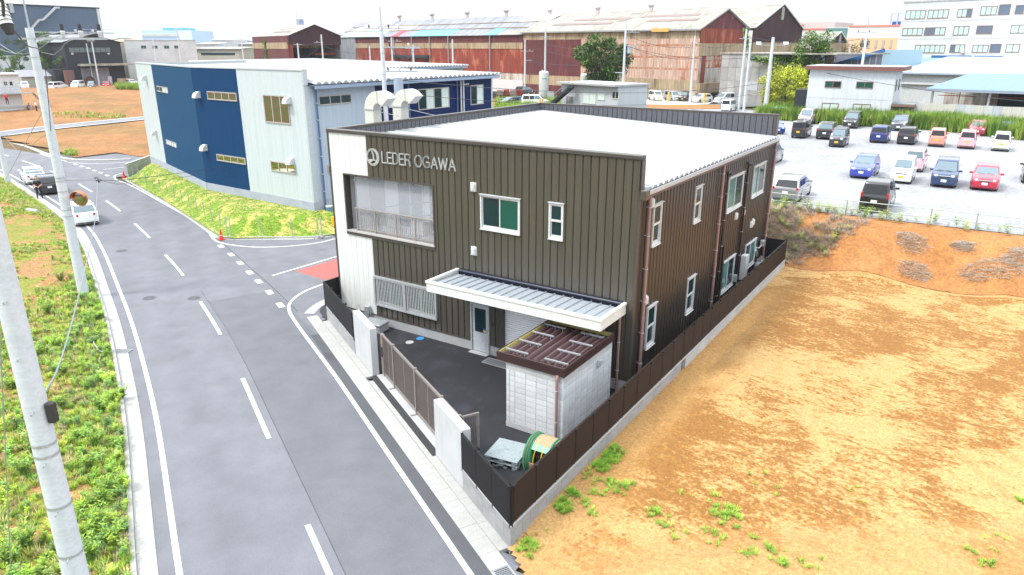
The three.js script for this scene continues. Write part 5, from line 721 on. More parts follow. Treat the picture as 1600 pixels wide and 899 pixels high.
  mesh('cabin', toCreasedNormals(cg, 0.6), P, o);
  const hw = (yy) => cabW / 2 * tum(yy) + 0.002, yT = H - 0.14, yB = belt + 0.07, zAt = (A, Bp, yy) => lerp(A[0], Bp[0], (yy - A[1]) / (Bp[1] - A[1]));
  const fz = (yy) => zAt(FB, FT, yy) - 0.13, rz = (yy) => zAt(RB, RT, yy) + 0.17;
  const mid = (fz(yB) + rz(yB)) / 2 - 0.02, gaps = L > 4.2 || kind === 'keibox' ? [rz, () => mid - 0.55 * (L > 4.2 ? 0.9 : 0.7), () => mid + 0.35, fz] : [rz, () => mid, fz];
  for (const sd of [-1, 1]) for (let i = 1; i < gaps.length; i++) { const a = gaps[i - 1], b = gaps[i], e = 0.03; mesh('side_window', quads([[[sd * hw(yB), yB, a(yB) + e], [sd * hw(yB), yB, b(yB) - e], [sd * hw(yT), yT, b(yT) - e], [sd * hw(yT), yT, a(yT) + e]]]), i < gaps.length - 1 || gaps.length === 3 && i === 1 ? M_tint : M_shield, o); }
  const pane = (Bp, Tp, t0, t1, dz, m, nm) => { const q = (t, sd) => { const yy = lerp(Bp[1], Tp[1], t); return [sd * (cabW / 2 * tum(yy) - 0.1), yy + 0.006, lerp(Bp[0], Tp[0], t) + dz]; }; mesh(nm, quads([[q(t0, -1), q(t0, 1), q(t1, 1), q(t1, -1)]]), m, o); };
  const off = (A, Bp) => 0.036 * Math.hypot(Bp[0] - A[0], Bp[1] - A[1]) / Math.abs(Bp[1] - A[1]);
  pane(FB, FT, 0.07, 0.9, off(FB, FT), shield, 'windshield'); pane(RB, RT, 0.14, 0.86, -off(RB, RT), rear, 'rear_window');
  // wheels
  for (const sd of [-1, 1]) for (const zz of [zf, zr]) { const w = new THREE.Group(); w.name = 'wheel'; w.position.set(sd * (W / 2 - 0.12), wr, zz); w.rotation.y = sd > 0 ? 0 : Math.PI; w.scale.setScalar(wr / 0.3); o.add(w); const t = shade(new THREE.Mesh(tyreGeo, M.rubber)); t.name = 'tyre'; const r = shade(new THREE.Mesh(rimGeo, M_rim)); r.name = 'rim'; w.add(t, r); }
  // lamps, plates, bumpers, mirrors
  const fw = W / 2 * 0.87, rw = W / 2 * 0.92, big = kind.startsWith('kei') || kind === 'van' || kind === 'tall' || kind === 'box' || kind === 'suv' || kind === 'wagon';
  for (const sd of [-1, 1]) {
    mesh('headlight', rb(-0.17, 0.17, -0.075, 0.075, -0.09, 0.09, 0.05).rotateY(sd * 0.35).rotateX(-0.45).translate(sd * (fw - 0.16), nose - 0.14, L / 2 - 0.13), M_lamp, o);
    mesh('taillight', big ? rb(-0.07, 0.07, -0.2, 0.2, -0.05, 0.05, 0.03).rotateY(sd * -0.3).translate(sd * (rw - 0.07), belt - 0.12 + (kind === 'van' || kind === 'tall' ? 0.12 : 0), -L / 2 + 0.055) : rb(-0.17, 0.17, -0.09, 0.09, -0.06, 0.06, 0.04).rotateY(sd * -0.3).translate(sd * (rw - 0.17), belt - 0.14, -L / 2 + 0.06), M_tail, o);
    mesh('side_mirror', [rb(-0.11, 0.11, -0.07, 0.07, -0.05, 0.05, 0.04).translate(sd * (W / 2 + 0.06), belt + 0.1, FB[0] - 0.28), bx(sd * (W / 2 - 0.08), sd * (W / 2), belt + 0.05, belt + 0.08, FB[0] - 0.3, FB[0] - 0.26)], P, o);
  }
  const zs = [gaps[1](belt) , hz - 0.32]; for (const sd of [-1, 1]) { mesh('door_seam', zs.map((q) => bx(sd * (W / 2 - 0.03), sd * (W / 2 - 0.012), 0.32 + lift, belt - 0.12, q - 0.006, q + 0.006)), M.black, o); for (const q of zs) mesh('door_handle', rb(sd * (W / 2 - 0.04) - 0.03, sd * (W / 2 - 0.04) + 0.03, belt - 0.13, belt - 0.09, q - 0.32 + 0.08, q - 0.32 + 0.24, 0.01), M_chrome, o); }
  mesh('wiper', [beam([-0.1, FB[1] + 0.05, FB[0] + off(FB, FT) - 0.01], [-W * 0.3, FB[1] + 0.1, FB[0] + off(FB, FT) - 0.08], 0.015, 0.015), beam([W * 0.25, FB[1] + 0.05, FB[0] + off(FB, FT) - 0.01], [W * 0.02, FB[1] + 0.1, FB[0] + off(FB, FT) - 0.08], 0.015, 0.015)], M.black, o);
  mesh('grille', [rb(-0.36, 0.36, nose - 0.26, nose - 0.18, L / 2 - 0.08, L / 2 - 0.005, 0.02), rb(-0.45, 0.45, b0 + 0.08, b0 + 0.2, L / 2 - 0.1, L / 2 - 0.0, 0.03)], M.black, o);
  if (chrome) mesh('grille_bar', rb(-0.4, 0.4, nose - 0.16, nose - 0.11, L / 2 - 0.1, L / 2 + 0.005, 0.02), M_chrome, o);
  mesh('bumper_strip', [rb(-W / 2 * 0.8, W / 2 * 0.8, b0, b0 + 0.09, -L / 2 + 0.0, -L / 2 + 0.1, 0.02)], M.dark, o);
  const pm = plate === 'Y' ? M.plateY : M.plateW; mesh('license_plate', bx(-0.165, 0.165, 0.42, 0.585, L / 2 + 0.0, L / 2 + 0.014), pm, o); mesh('license_plate', bx(-0.165, 0.165, 0.6, 0.765, -L / 2 - 0.018, -L / 2 + 0.02), pm, o);
  if (wing) mesh('rear_spoiler', [rb(-0.6, 0.6, belt + 0.3, belt + 0.34, -L / 2 + 0.08, -L / 2 + 0.3, 0.015), bx(-0.4, -0.36, belt, belt + 0.3, -L / 2 + 0.15, -L / 2 + 0.22), bx(0.36, 0.4, belt, belt + 0.3, -L / 2 + 0.15, -L / 2 + 0.22)], P, o);
  return o;
}
const CY0 = LOT + 0.075, PI = Math.PI;
const lotCar = (kind, c, x, zNear, rearOut, label, opt) => car(kind, c, [x, CY0, zNear - KIND[kind].L / 2], (rearOut ? PI : 0) + rr(-0.02, 0.02), label, opt);
lotCar('wagon', [0.3, 0.31, 0.33], -0.62, -24.15, true, 'silver estate car parked against the pipe railing beside the building', { dark: 0.2 });
lotCar('tall', [0.008, 0.008, 0.01], 4.45, -24.15, true, 'black tall hatchback parked against the pipe railing with weeds behind it', { chrome: true });
lotCar('compact', [0.04, 0.07, 0.42], 2.03, -36.0, false, 'bright blue hatchback parked nose out beside a white car', { dark: 0.2 });
lotCar('kei', [0.78, 0.78, 0.77], 4.7, -35.4, false, 'small white car with yellow plate parked in front of a pink car', { plate: 'Y' });
lotCar('kei', [0.62, 0.4, 0.45], 4.95, -41.6, true, 'small pale pink car parked behind the white one', { plate: 'Y', rear: M_shield });
lotCar('tall', [0.012, 0.035, 0.11], 7.35, -35.3, false, 'dark blue tall hatchback with chrome front and bright windscreen', { chrome: true });
lotCar('compact', [0.42, 0.008, 0.04], 9.75, -35.5, false, 'bright red hatchback parked nose out', { chrome: true });
lotCar('keibox', [0.012, 0.012, 0.014], -7.42, -58.8, true, 'small black box van with yellow plate', { plate: 'Y', chrome: true });
lotCar('suv', [0.014, 0.014, 0.018], -4.92, -59.1, true, 'black off-road car with silver bumper strip and roof rails', { rear: M_shield });
lotCar('kei', [0.025, 0.027, 0.045], -2.75, -53.5, false, 'small dark slate car with yellow plate standing nose out alone', { plate: 'Y' });
lotCar('box', [0.01, 0.025, 0.14], 0.2, -59.2, true, 'deep blue boxy hatchback seen from behind');
lotCar('box', [0.012, 0.012, 0.015], 2.7, -59.3, true, 'black rounded hatchback between blue and salmon cars');
lotCar('kei', [0.6, 0.27, 0.21], 5.33, -59.1, true, 'small salmon car with yellow plate', { plate: 'Y' });
lotCar('kei', [0.66, 0.34, 0.38], 7.86, -59.0, true, 'small rose pink car with yellow plate', { plate: 'Y' });
lotCar('kei', [0.68, 0.7, 0.64], 10.6, -58.8, true, 'small cream white car with yellow plate', { plate: 'Y' });
lotCar('van', [0.38, 0.32, 0.33], -10.0, -73.6, false, 'silver pink minivan parked against the tall reeds', { dark: 0.2 });
lotCar('van', [0.014, 0.015, 0.02], -4.5, -72, false, 'black minivan with chrome nose against the tall reeds', { chrome: true });
lotCar('suv', [0.07, 0.075, 0.09], 0.7, -72, false, 'dark grey four wheel drive car with bright windscreen against the reeds', { chrome: true });
lotCar('compact', [0.32, 0.012, 0.035], 8.4, -71.8, false, 'dark red hatchback against the tall reeds');
lotCar('compact', [0.03, 0.07, 0.32], 11.1, -71.6, false, 'mid blue hatchback against the tall reeds', { dark: 0.2 });
car('sedan', [0.02, 0.05, 0.26], [-11.2, CY0, -63.2], 0.55, 'blue saloon half hidden behind the roof parapet');
car('box', [0.2, 0.19, 0.2], [-5.75, CY0, -40.5], PI, 'grey car showing only its tail beyond the building corner');
car('compact', [0.012, 0.012, 0.014], [12.75, CY0, -42.3], PI, 'black hatchback with red lamps at the end of the red car’s row');
// cars standing along the road, noses away
{
  const hd = (x, z) => Math.atan2(x, z), at = (u, v, L, dx, dz) => { const [x, z] = G(u, v), n = Math.hypot(dx, dz); return [[x + dx / n * L / 2, 0.01, z + dz / n * L / 2], hd(dx, dz)]; };
  const put = (kind, c, u, v, label, opt) => { const [p, t] = at(u, v, KIND[kind].L, -0.955, -0.3); car(kind, c, p, t, label, { group: 'cars standing along the road', ...opt }); };
  put('compact', [0.72, 0.73, 0.74], 137, 354, 'white hatchback standing on the edge line beside the mirror pole', { rear: M_shield }); put('wagon', [0.012, 0.013, 0.02], 80, 305, 'black estate car standing behind the person in black', { chrome: true }); put('sedan', [0.75, 0.75, 0.75], 58, 289, 'white saloon standing in front of the black estate car', { rear: M_shield, wing: true });
}
// cars farther off
const farCar = (kind, c, u, v, h, turn, label, group, opt = {}) => { const [x, z] = G(u, v, h); car(kind, c, [x, h + 0.02, z], YAW + turn, label, { group, ...opt }); };
{
  const g = 'cars in front of the far left sheds';
  farCar('van', [0.75, 0.75, 0.75], 39.5, 139.5, 2.05, 0.6, 'white minivan in front of the low cream house', g); farCar('kei', [0.75, 0.75, 0.75], 68, 140, 2.05, 0.5, 'small white car beside the low cream house corner', g, { plate: 'Y' }); farCar('van', [0.6, 0.61, 0.63], 91.5, 140, 2.0, PI - 0.2, 'silver minivan in front of the brown tank', g); farCar('van', [0.75, 0.75, 0.74], 122, 138, 2.0, 0.1, 'white van with yellow plate in front of the dark shed', g, { plate: 'Y' }); farCar('kei', [0.2, 0.22, 0.25], 144, 138, 2.0, 0.3, 'grey car behind the leaning poles', g); farCar('compact', [0.5, 0.03, 0.05], 167, 136.5, 2.0, 0.4, 'red hatchback in front of the dark shed', g); farCar('compact', [0.7, 0.72, 0.74], 206, 133.5, 2.1, 0.9, 'white hatchback beside the far grey wall', g);
  const q = 'cars by the rusty factory';
  farCar('keibox', [0.75, 0.75, 0.7], 1024, 157.5, LOT, 0.2, 'white box van against the rusty factory wall', q, { plate: 'Y' }); farCar('keibox', [0.45, 0.46, 0.48], 1050, 158, LOT, 0.3, 'silver box van behind a yellow post by the factory', q); farCar('kei', [0.015, 0.015, 0.02], 1070, 158.5, LOT, -0.5, 'small black car with yellow plate by the factory corner', q, { plate: 'Y' }); farCar('compact', [0.76, 0.76, 0.72], 1096, 160.5, LOT, -1.0, 'cream white hatchback by the factory corner pole', q); farCar('van', [0.66, 0.68, 0.7], 1136, 162, LOT, -1.2, 'silver white people carrier beside the blue car', q); farCar('sedan', [0.12, 0.16, 0.24], 1131, 155.5, LOT, -0.7, 'slate blue car with open bonnet glare by the factory gable', q); farCar('compact', [0.03, 0.05, 0.4], 1170, 160.5, LOT, 1.3, 'bright blue hatchback seen from the side near two poles', q); farCar('van', [0.05, 0.06, 0.06], 1152, 152, LOT, 0.4, 'dark green car parked by the concrete wall', q); farCar('compact', [0.2, 0.32, 0.32], 1187, 153.5, LOT, 0.5, 'pale teal car parked by the concrete wall', q); farCar('sedan', [0.7, 0.7, 0.72], 1196, 161, LOT, 1.2, 'white saloon behind the white road barrier', q); farCar('wagon', [0.36, 0.36, 0.38], 1212, 152, LOT, -0.3, 'silver car in front of the yellow green bush', q); farCar('kei', [0.78, 0.78, 0.78], 1232, 152, LOT, -0.2, 'small white van in front of the yellow green bush', q, { plate: 'Y' }); farCar('keibox', [0.76, 0.78, 0.78], 1139, 174, LOT, PI - 0.6, 'white box van with roof rack driving on the far road', q); farCar('van', [0.74, 0.75, 0.76], 836, 166, LOT, 1.4, 'white van behind the roof parapet near the white tank', q); farCar('sedan', [0.02, 0.022, 0.03], 797, 166, LOT, -0.9, 'dark car behind the roof parapet near the rusty steel stacks', q); farCar('suv', [0.03, 0.04, 0.06], 821, 149, LOT, 0.9, 'dark off-road car in front of the rusty steel stacks', q);
}
// ---------------------------------------------------------------- poles, mirror, cables
const T_pole = tex(256, grey((u, v) => 0.86 + 0.1 * fbm(u * 24, v * 60, 3, 0, 301) + 0.05 * fbm(u * 3, v * 6, 2, 3, 302)), { m: 512 });
const M_pole = mat([0.6, 0.64, 0.69], 0.7, { map: again(T_pole, 0.5, 0.4), bumpMap: again(T_bump, 1, 1), bumpScale: 0.003 }), M_cable = mat([0.035, 0.037, 0.042], 0.6), M_cableGrey = mat([0.2, 0.22, 0.25], 0.5), M_steel = metal([0.5, 0.53, 0.56], 0.4, { metalness: 0.4 });
function pole(x, y, z, top, r0, r1, label, { steps, arm = [], tip = 0, n = 16, group = 'utility poles', bands = [], name = 'utility_pole' } = {}) {
  const o = thing(name, label, 'pole', [x, y, z], 0, group), H = top - y;
  mesh('shaft', new THREE.CylinderGeometry(r1, r0, H, n, 8).translate(0, H / 2, 0), M_pole, o);
  if (tip) mesh('tip', bar([0, H - 0.5, 0], [0, H + tip, 0], 0.05, 0.035, 8), M_steel, o);
  if (steps) for (const [i, h] of steps.entries()) { const a = i % 2 ? 0.6 : 3.7, r = lerp(r0, r1, h / H); mesh('climbing_step', [bar([Math.cos(a) * r, h, Math.sin(a) * r], [Math.cos(a) * (r + 0.16), h, Math.sin(a) * (r + 0.16)], 0.01), bar([Math.cos(a) * (r + 0.16), h, Math.sin(a) * (r + 0.16)], [Math.cos(a) * (r + 0.16), h + 0.04, Math.sin(a) * (r + 0.16)], 0.012)], M_steel, o); }
  for (const h of bands) { const r = lerp(r0, r1, h / H); mesh('band', new THREE.CylinderGeometry(r + 0.008, r + 0.008, 0.05, n, 1, true).translate(0, h, 0), M_steel, o); }
  for (const { h, a, l0, l1, ins = 3, m = M_steel } of arm) { // crossarm with insulators
    const g = new THREE.Group(); g.name = 'crossarm'; o.add(g); const dx = Math.cos(a), dz = -Math.sin(a); mesh('arm', beam([dx * l0, h, dz * l0], [dx * l1, h, dz * l1], 0.09, 0.09), m, g);
    for (let i = 0; i < ins; i++) { const t = lerp(l0, l1, (i + 0.4) / ins); mesh('insulator', new THREE.LatheGeometry([[0, 0], [0.03, 0], [0.04, 0.05], [0.075, 0.08], [0.05, 0.1], [0.075, 0.14], [0.05, 0.17], [0.06, 0.22], [0, 0.25]].map(([p, q]) => new THREE.Vector2(p, q)), 10).translate(dx * t, h + 0.04, dz * t), i % 2 ? M.white : M.dark, g); }
  }
  return o;
}
const rightA = YAW; // arm angle that runs to the camera's right
const pxPole = (u, v, h, vt, r, label, opt = {}) => { const [x, z] = G(u, v, h); return [pole(x, h - 0.2, z, hAt(vt, u, x, z), r * 1.25, r * 0.75, label, { n: 10, ...opt }), x, z, hAt(vt, u, x, z)]; };
function cable(pts, r, label, m = M_cable) { return tag(mesh('overhead_cable', tube(pts, r, 5, pts.length * 2), m), label, 'cable', 'overhead cables'); }
{
  const hs = [...Array(22)].map((_, i) => 1.6 + i * 0.5), big = pole(-3.63, 0, 17.15, 14.2, 0.225, 0.15, 'thick grey concrete utility pole rising from the weedy verge', { steps: hs, bands: [2.1, 3.1, 4.15, 5.2, 5.42], n: 28 });
  mesh('strain_box', rb(0.2, 0.34, 5.82, 6.2, -0.08, 0.06, 0.03).rotateY(0.5), M.dark, big);
  const p2 = pole(-27.25, 0, 5.43, 12.75, 0.25, 0.17, 'grey concrete pole with orange road mirror and crossarm', { steps: hs, tip: 1.2, bands: [4.2, 4.5, 5.4, 5.9, 6.05, 11.5, 12.3], arm: [{ h: 12.3, a: rightA + 0.15, l0: -0.5, l1: 3.2, ins: 0 }], n: 24 });
  const dx = Math.cos(rightA + 0.15), dz = -Math.sin(rightA + 0.15); for (const [i, t] of [1.35, 2.1, 2.9].entries()) { mesh('insulator', new THREE.LatheGeometry([[0, 0], [0.07, 0], [0.09, 0.22], [0.11, 0.26], [0.06, 0.3], [0, 0.3]].map(([p, q]) => new THREE.Vector2(p, q)), 12).translate(dx * t, 12.35, dz * t), M.white, p2); mesh('fuse', new THREE.CylinderGeometry(0.07, 0.08, 0.28, 10).translate(dx * t, 12.77, dz * t), M.dark, p2); }
  // convex road mirror with hood
  const mir = new THREE.Group(); mir.name = 'road_mirror'; p2.add(mir); mir.position.set(0.62, 5.05, -0.42); mir.rotation.y = 0.55; mir.rotation.x = 0.12; mir.userData.label = 'round orange framed road mirror';
  const M_or = mat([0.62, 0.14, 0.03], 0.5); mesh('mirror_face', new THREE.SphereGeometry(1.1, 24, 8, 0, Math.PI * 2, 0, 0.33).rotateX(Math.PI / 2).translate(0, 0, -1.02), new THREE.MeshPhysicalMaterial({ color: lin(0.35, 0.35, 0.36), metalness: 1, roughness: 0.04 }), mir);
  mesh('mirror_rim', new THREE.TorusGeometry(0.36, 0.03, 8, 32), M_or, mir); mesh('mirror_back', new THREE.SphereGeometry(0.38, 20, 8, 0, Math.PI * 2, 0, Math.PI / 2).scale(1, 0.35, 1).rotateX(-Math.PI / 2), M_or, mir);
  mesh('mirror_hood', new THREE.CylinderGeometry(0.385, 0.385, 0.2, 24, 1, true, Math.PI * 0.62, Math.PI * 0.85).rotateX(Math.PI / 2).translate(0, 0, 0.1), M_or, mir); mesh('mirror_arm', [bar([-0.6, -0.35, 0.25], [0, -0.3, -0.1], 0.025)], M_steel, mir);
  const P3 = G(13, 287); pole(P3[0], 0, P3[1], 12.6, 0.24, 0.16, 'grey concrete pole on the verge beside the white saloon', { steps: hs, n: 20 });
  const top2 = [-27.25, 5.43]; const jn = D(152, 281, 39.5);
  cable([[-27.1, 5.95, 5.3], jn.map((q, i) => lerp([-27.1, 5.95, 5.3][i], q, 0.5)), jn], 0.035, 'stay bar from the mirror pole to the cable joint', M_steel);
  const jb = thing('cable_joint', 'small dark cable closure hanging by the mirror pole', 'cable joint', jn); mesh('body', new THREE.CapsuleGeometry(0.1, 0.3, 4, 10).rotateZ(1.2), M.dark, jb); mesh('clamp', bar([-0.3, 0.08, 0], [0.3, -0.08, 0], 0.02), M_steel, jb);
  const bigJ = D(67, 618, 11.9); cable([jn, D(150, 330, 36), D(135, 410, 28), D(105, 530, 18.5), D(80, 600, 13.2), bigJ], 0.022, 'thick grey cable running down to the near pole', M_cableGrey);
  cable([jn, D(175, 283, 42), D(300, 268, 50), D(440, 245, 60), D(530, 232, 68)], 0.018, 'thin cable crossing in front of the grass bank'); cable([jn, D(178, 288, 42), D(300, 275, 50), D(440, 250, 60), D(530, 238, 68)], 0.012, 'second thin cable crossing in front of the grass bank');
  const bushing = D(5, 26, 9.5); const bt = thing('cable_terminal', 'striped white cable terminal hanging from the near pole line', 'cable terminal', bushing); bt.rotation.z = 0.35; bt.scale.setScalar(0.8); mesh('body', [...Array(5)].map((_, i) => new THREE.CylinderGeometry(0.085, 0.1, 0.06, 14).translate(0, i * 0.065 - 0.1, 0)), M.white, bt); mesh('boot', new THREE.CylinderGeometry(0.06, 0.1, 0.14, 12).rotateX(Math.PI).translate(0.0, -0.2, 0), M.dark, bt); mesh('boot', new THREE.CylinderGeometry(0.03, 0.06, 0.3, 10).translate(0, 0.36, 0), M.dark, bt);
  cable([bushing, D(15, 40, 10.5), D(40, 70, 17), D(70, 105, 29), [-27.3, 8.1, 5.4]], 0.016, 'dark cable from the white terminal to the mirror pole'); cable([D(-10, -30, 8), D(4, 5, 9), bushing], 0.02, 'dark lead above the white cable terminal');
  const ins = [1.35, 2.1, 2.9].map((t) => [-27.25 + dx * t, 12.6, 5.43 + dz * t]);
  cable([ins[0], D(55, 62, 38), D(40, 76, 38.5), D(25, 84, 39), D(-5, 75, 40)], 0.02, 'pale jumper loop left of the mirror pole crossarm', M_cableGrey); cable([ins[1], D(80, 62, 38), D(65, 75, 38.5), D(53, 80, 38.5), D(28, 85, 39), D(-5, 66, 40)], 0.02, 'pale jumper loop below the middle insulator', M_cableGrey); cable([ins[2], D(99, 70, 38), D(90, 84, 38.5), D(78, 86, 38.5), D(62, 81, 38.5), D(45, 66, 38.5)], 0.02, 'pale jumper loop below the end insulator', M_cableGrey);
  cable([[-27.2, 8.2, 5.5], D(20, 230, 60), D(-20, 175, 70)], 0.014, 'thin cable from the mirror pole to the far pole', M_cableGrey);
  for (const [u, v, f, u2, v2] of [[75, 300, 40, 0, 468, 0], [-10, 330, 30, 32, 285, 0]].slice(0, 0)) cable([D(u, v, f), D(u2, v2, f)], 0.01, 'stay', M_cable);
  const st = G(-25, 342, 0.1), sb = [-27.3, 9.3, 5.45]; cable([sb, [lerp(sb[0], st[0], 0.5), lerp(sb[1], 0.1, 0.5), lerp(sb[2], st[1], 0.5)], [st[0], 0.1, st[1]]], 0.016, 'stay wire from the mirror pole into the verge', M_steel);
  const s3 = G(17, 905, 0.1); cable([[-3.7, 8.6, 17.2], [lerp(-3.7, s3[0], 0.5), 4.3, lerp(17.2, s3[1], 0.5)], [s3[0], 0.1, s3[1]]], 0.012, 'stay wire beside the near thick pole', M_steel);
}
{ // poles beyond the building
  const u1 = pole(-26.8, 0.9, -16.7, 13.6, 0.2, 0.13, 'grey pole with transformer in front of the blue works wall', { steps: [...Array(18)].map((_, i) => 2 + i * 0.55), tip: 0.9, bands: [9.2, 10.6, 12.1], arm: [{ h: 12.2, a: rightA, l0: -1.1, l1: 1.6, ins: 4 }, { h: 11.0, a: rightA, l0: 0, l1: 2.6, ins: 2 }, { h: 9.4, a: rightA, l0: 0, l1: 2.4, ins: 3 }] });
  mesh('transformer', new THREE.CylinderGeometry(0.33, 0.33, 1.15, 18).translate(Math.cos(rightA) * 1.0, 8.4, -Math.sin(rightA) * 1.0), mat([0.3, 0.36, 0.45], 0.5), u1);
  const L = [];
  const add = (...a) => { const r = pxPole(...a); L.push(r); return r; };
  const W3 = [{ h: 0, a: rightA, l0: -0.9, l1: 0.9, ins: 3 }];
  const arms = (x) => x.map(([h, l0, l1, ins = 3]) => ({ h, a: rightA, l0, l1, ins }));
  add(820, 149, LOT, 62, 0.18, 'slim grey pole beside the rusty factory wall panels', { arm: arms([[8.6, -0.8, 1.6, 2], [6.9, 0, 1.4, 0]]) });
  add(851, 153, LOT, 50, 0.18, 'slim grey pole in front of the white storage tank', { arm: arms([[11.2, -1.0, 1.0, 3]]), tip: 0.8 });
  const pe = add(972, 167, LOT, 40, 0.2, 'tall grey pole with transformer in front of the big tree', { arm: arms([[11.6, 0, 2.2, 3], [9.6, 0, 2.2, 2]]), tip: 1.2 }); mesh('transformer', new THREE.CylinderGeometry(0.3, 0.3, 1.1, 16).translate(Math.cos(rightA) * 0.7, 9.0, -Math.sin(rightA) * 0.7), mat([0.32, 0.38, 0.46], 0.5), pe[0]);
  add(1078, 161, LOT, 56, 0.18, 'slim grey pole at the corner of the rusty factory', { arm: arms([[9.9, -0.6, 1.1, 3]]), tip: 1 });
  add(1154, 174, LOT, 46, 0.18, 'left one of two close poles by the far road', { arm: arms([[10.6, -0.9, 0.9, 4]]), tip: 0.8 }); add(1162, 175, LOT, 72, 0.17, 'right one of two close poles by the far road', { arm: arms([[7.9, -0.5, 0.8, 3]]) });
  const fl = add(1195, 180, LOT, 58, 0.26, 'thick grey pole carrying two floodlights', { group: 'utility poles' });
  for (const sd of [-1, 1]) { const x = Math.cos(rightA) * sd * 1.9, z = -Math.sin(rightA) * sd * 1.9, hh = fl[3] - LOT - 0.9; mesh('floodlight', [rb(-0.35, 0.35, 0.1, 0.55, -0.06, 0.06, 0.03).rotateX(-0.5).rotateY(YAW).translate(x, hh, z)], M.white, fl[0]); }
  mesh('bracket', beam([-1.9 * Math.cos(rightA), fl[3] - LOT - 0.85, 1.9 * Math.sin(rightA)], [1.9 * Math.cos(rightA), fl[3] - LOT - 0.85, -1.9 * Math.sin(rightA)], 0.08, 0.08), M_steel, fl[0]);
  add(1334, 190, LOT, 44, 0.17, 'grey pole rising behind the white two storey office', { arm: arms([[11.2, -1.4, 1.4, 4]]), tip: 1.2 });
  const at = (u, f, vt, lab, o = {}) => { const p = cam2w((u - 800) / 1172.6 * f, f), top = EYE.y + (71.5 - vt) / 1172.6 * f; L.push([pole(p[0], 2, p[1], top, 0.2, 0.13, lab, { n: 8, ...o }), p[0], p[1], top]); };
  at(503, 150, 55, 'grey pole in front of the open purple shed', { arm: arms([[10.6, -1.6, 0.3, 4]]) }); at(465, 150, 68, 'short grey pole in front of the open purple shed', { arm: arms([[10.2, -0.9, 0.9, 3]]) }); at(612, 140, 60, 'grey pole before the rusty factory with lattice bracket', { arm: arms([[10.8, -0.6, 1.8, 5]]), tip: 0.6 }); at(645, 120, 70, 'slim grey pole above the blue works roof', { arm: arms([[9.6, -1.2, 1.2, 3]]) }); at(577, 160, 72, 'thin grey pole left of the transformer pole', {}); at(707, 0 + 135, 62, 'thin grey pole above the far roof edge', {});
  at(1273, 120, 52, 'grey pole among the green trees', { arm: arms([[8.5, 0, 1.6, 2]]) }); at(1329, 165, 55, 'slim pole behind the dark tree'); at(1352, 165, 52, 'slim pole right of the dark tree', { arm: arms([[9.5, -0.5, 1.5, 2]]) });
  at(135, 190, 68, 'leaning pair of poles in front of the dark shed, left one'); at(144, 188, 66, 'leaning pair of poles in front of the dark shed, right one'); at(240, 200, 62, 'thin pole in front of the white flat-roofed block'); at(279, 200, 45, 'tall thin pole in front of the white flat-roofed block', { arm: arms([[14, -2, 3, 3]]) }); at(378, 190, 60, 'thin pole left of the purple shed'); at(1324, 130, 83, 'short pole behind the blue roof edge');
  { const p = cam2w((1524 - 800) / 1172.6 * 125, 125); const o = pole(p[0], 3, p[1], 10.6, 0.22, 0.16, 'grey pole with switch gear standing between the pale roofs', { n: 10, arm: arms([[7.2, -0.3, 0.9, 2], [5.6, 0, 2.2, 3], [4.6, 0, 2.2, 3]]) }); }
  // cables between neighbours
  const tp = (i, d = 0) => [L[i][1], L[i][3] - d, L[i][2]];
  [[0, 1, 2.5], [1, 2, 3.5], [2, 3, 2.2], [3, 4, 2], [1, 2, 5.5], [2, 3, 4.6], [2, 4, 5], [4, 7, 1.5], [0, 2, 6.5], [8, 9, 3], [8, 10, 3.5], [10, 11, 2]].forEach(([a, b, d], i) => cable(sag(tp(a, d * 0.6), tp(b, d * 0.8), 0.8), 0.03, 'thin dark cable strung between the poles by the factory'));
  cable(sag([-26.8, 12.9, -16.7], tp(11, 1), 1.5), 0.025, 'cable from the transformer pole towards the factory'); cable(sag([-26.8, 9.8, -16.7], tp(6, 6), 1.2), 0.025, 'low cable passing before the navy side wall'); cable(sag([-26.8, 8.9, -16.7], tp(6, 7.2), 1.4), 0.022, 'lowest cable passing before the navy side wall'); cable(sag(tp(6, 3), D(1600, 158, 72), 0.6), 0.03, 'cable passing in front of the white two storey office');
}
// ---------------------------------------------------------------- pipe railing along the bank
{
  const o = thing('pipe_railing', 'grey two rail pipe railing along the edge of the gravel', 'railing'), z = -22.95, y = LOT;
  for (let x = -14; x < 34; x += 2.15) mesh('post', bar([x, y - 0.2, z], [x, y + 0.95, z], 0.028, 0.028, 8), M.galv, o);
  for (const h of [0.42, 0.88]) mesh('rail', bar([-14, y + h, z], [32, y + h + 0.02, z], 0.024, 0.024, 8), M.galv, o);
}
// ---------------------------------------------------------------- plants
const leafMat = (rough = 0.75) => new THREE.MeshStandardMaterial({ color: lin(1, 1, 1), roughness: rough, vertexColors: true, side: THREE.DoubleSide });
const M_leaf = leafMat(), M_inst = new THREE.MeshStandardMaterial({ color: lin(1, 1, 1), roughness: 0.8, side: THREE.DoubleSide }), M_bark = mat([0.14, 0.11, 0.085], 0.9, { map: again(T_conc, 1, 1) }), M_stem = mat([0.1, 0.16, 0.04], 0.8);
class Leaves { // collects small leaf faces
  constructor() { this.p = []; this.c = []; }
  leaf(c, d, up, l, w, col) { const s = V3().crossVectors(d, up).normalize().multiplyScalar(w / 2), m = c.clone().addScaledVector(d, l * 0.45), e = c.clone().addScaledVector(d, l).addScaledVector(up, -l * 0.12); for (const q of [c, m.clone().add(s), e, c, e, m.clone().sub(s)]) { this.p.push(q.x, q.y, q.z); this.c.push(...col); } }
  geo() { const g = new THREE.BufferGeometry(); g.setAttribute('position', new THREE.Float32BufferAttribute(this.p, 3)); g.setAttribute('color', new THREE.Float32BufferAttribute(this.c, 3)); g.computeVertexNormals(); return g; }
}
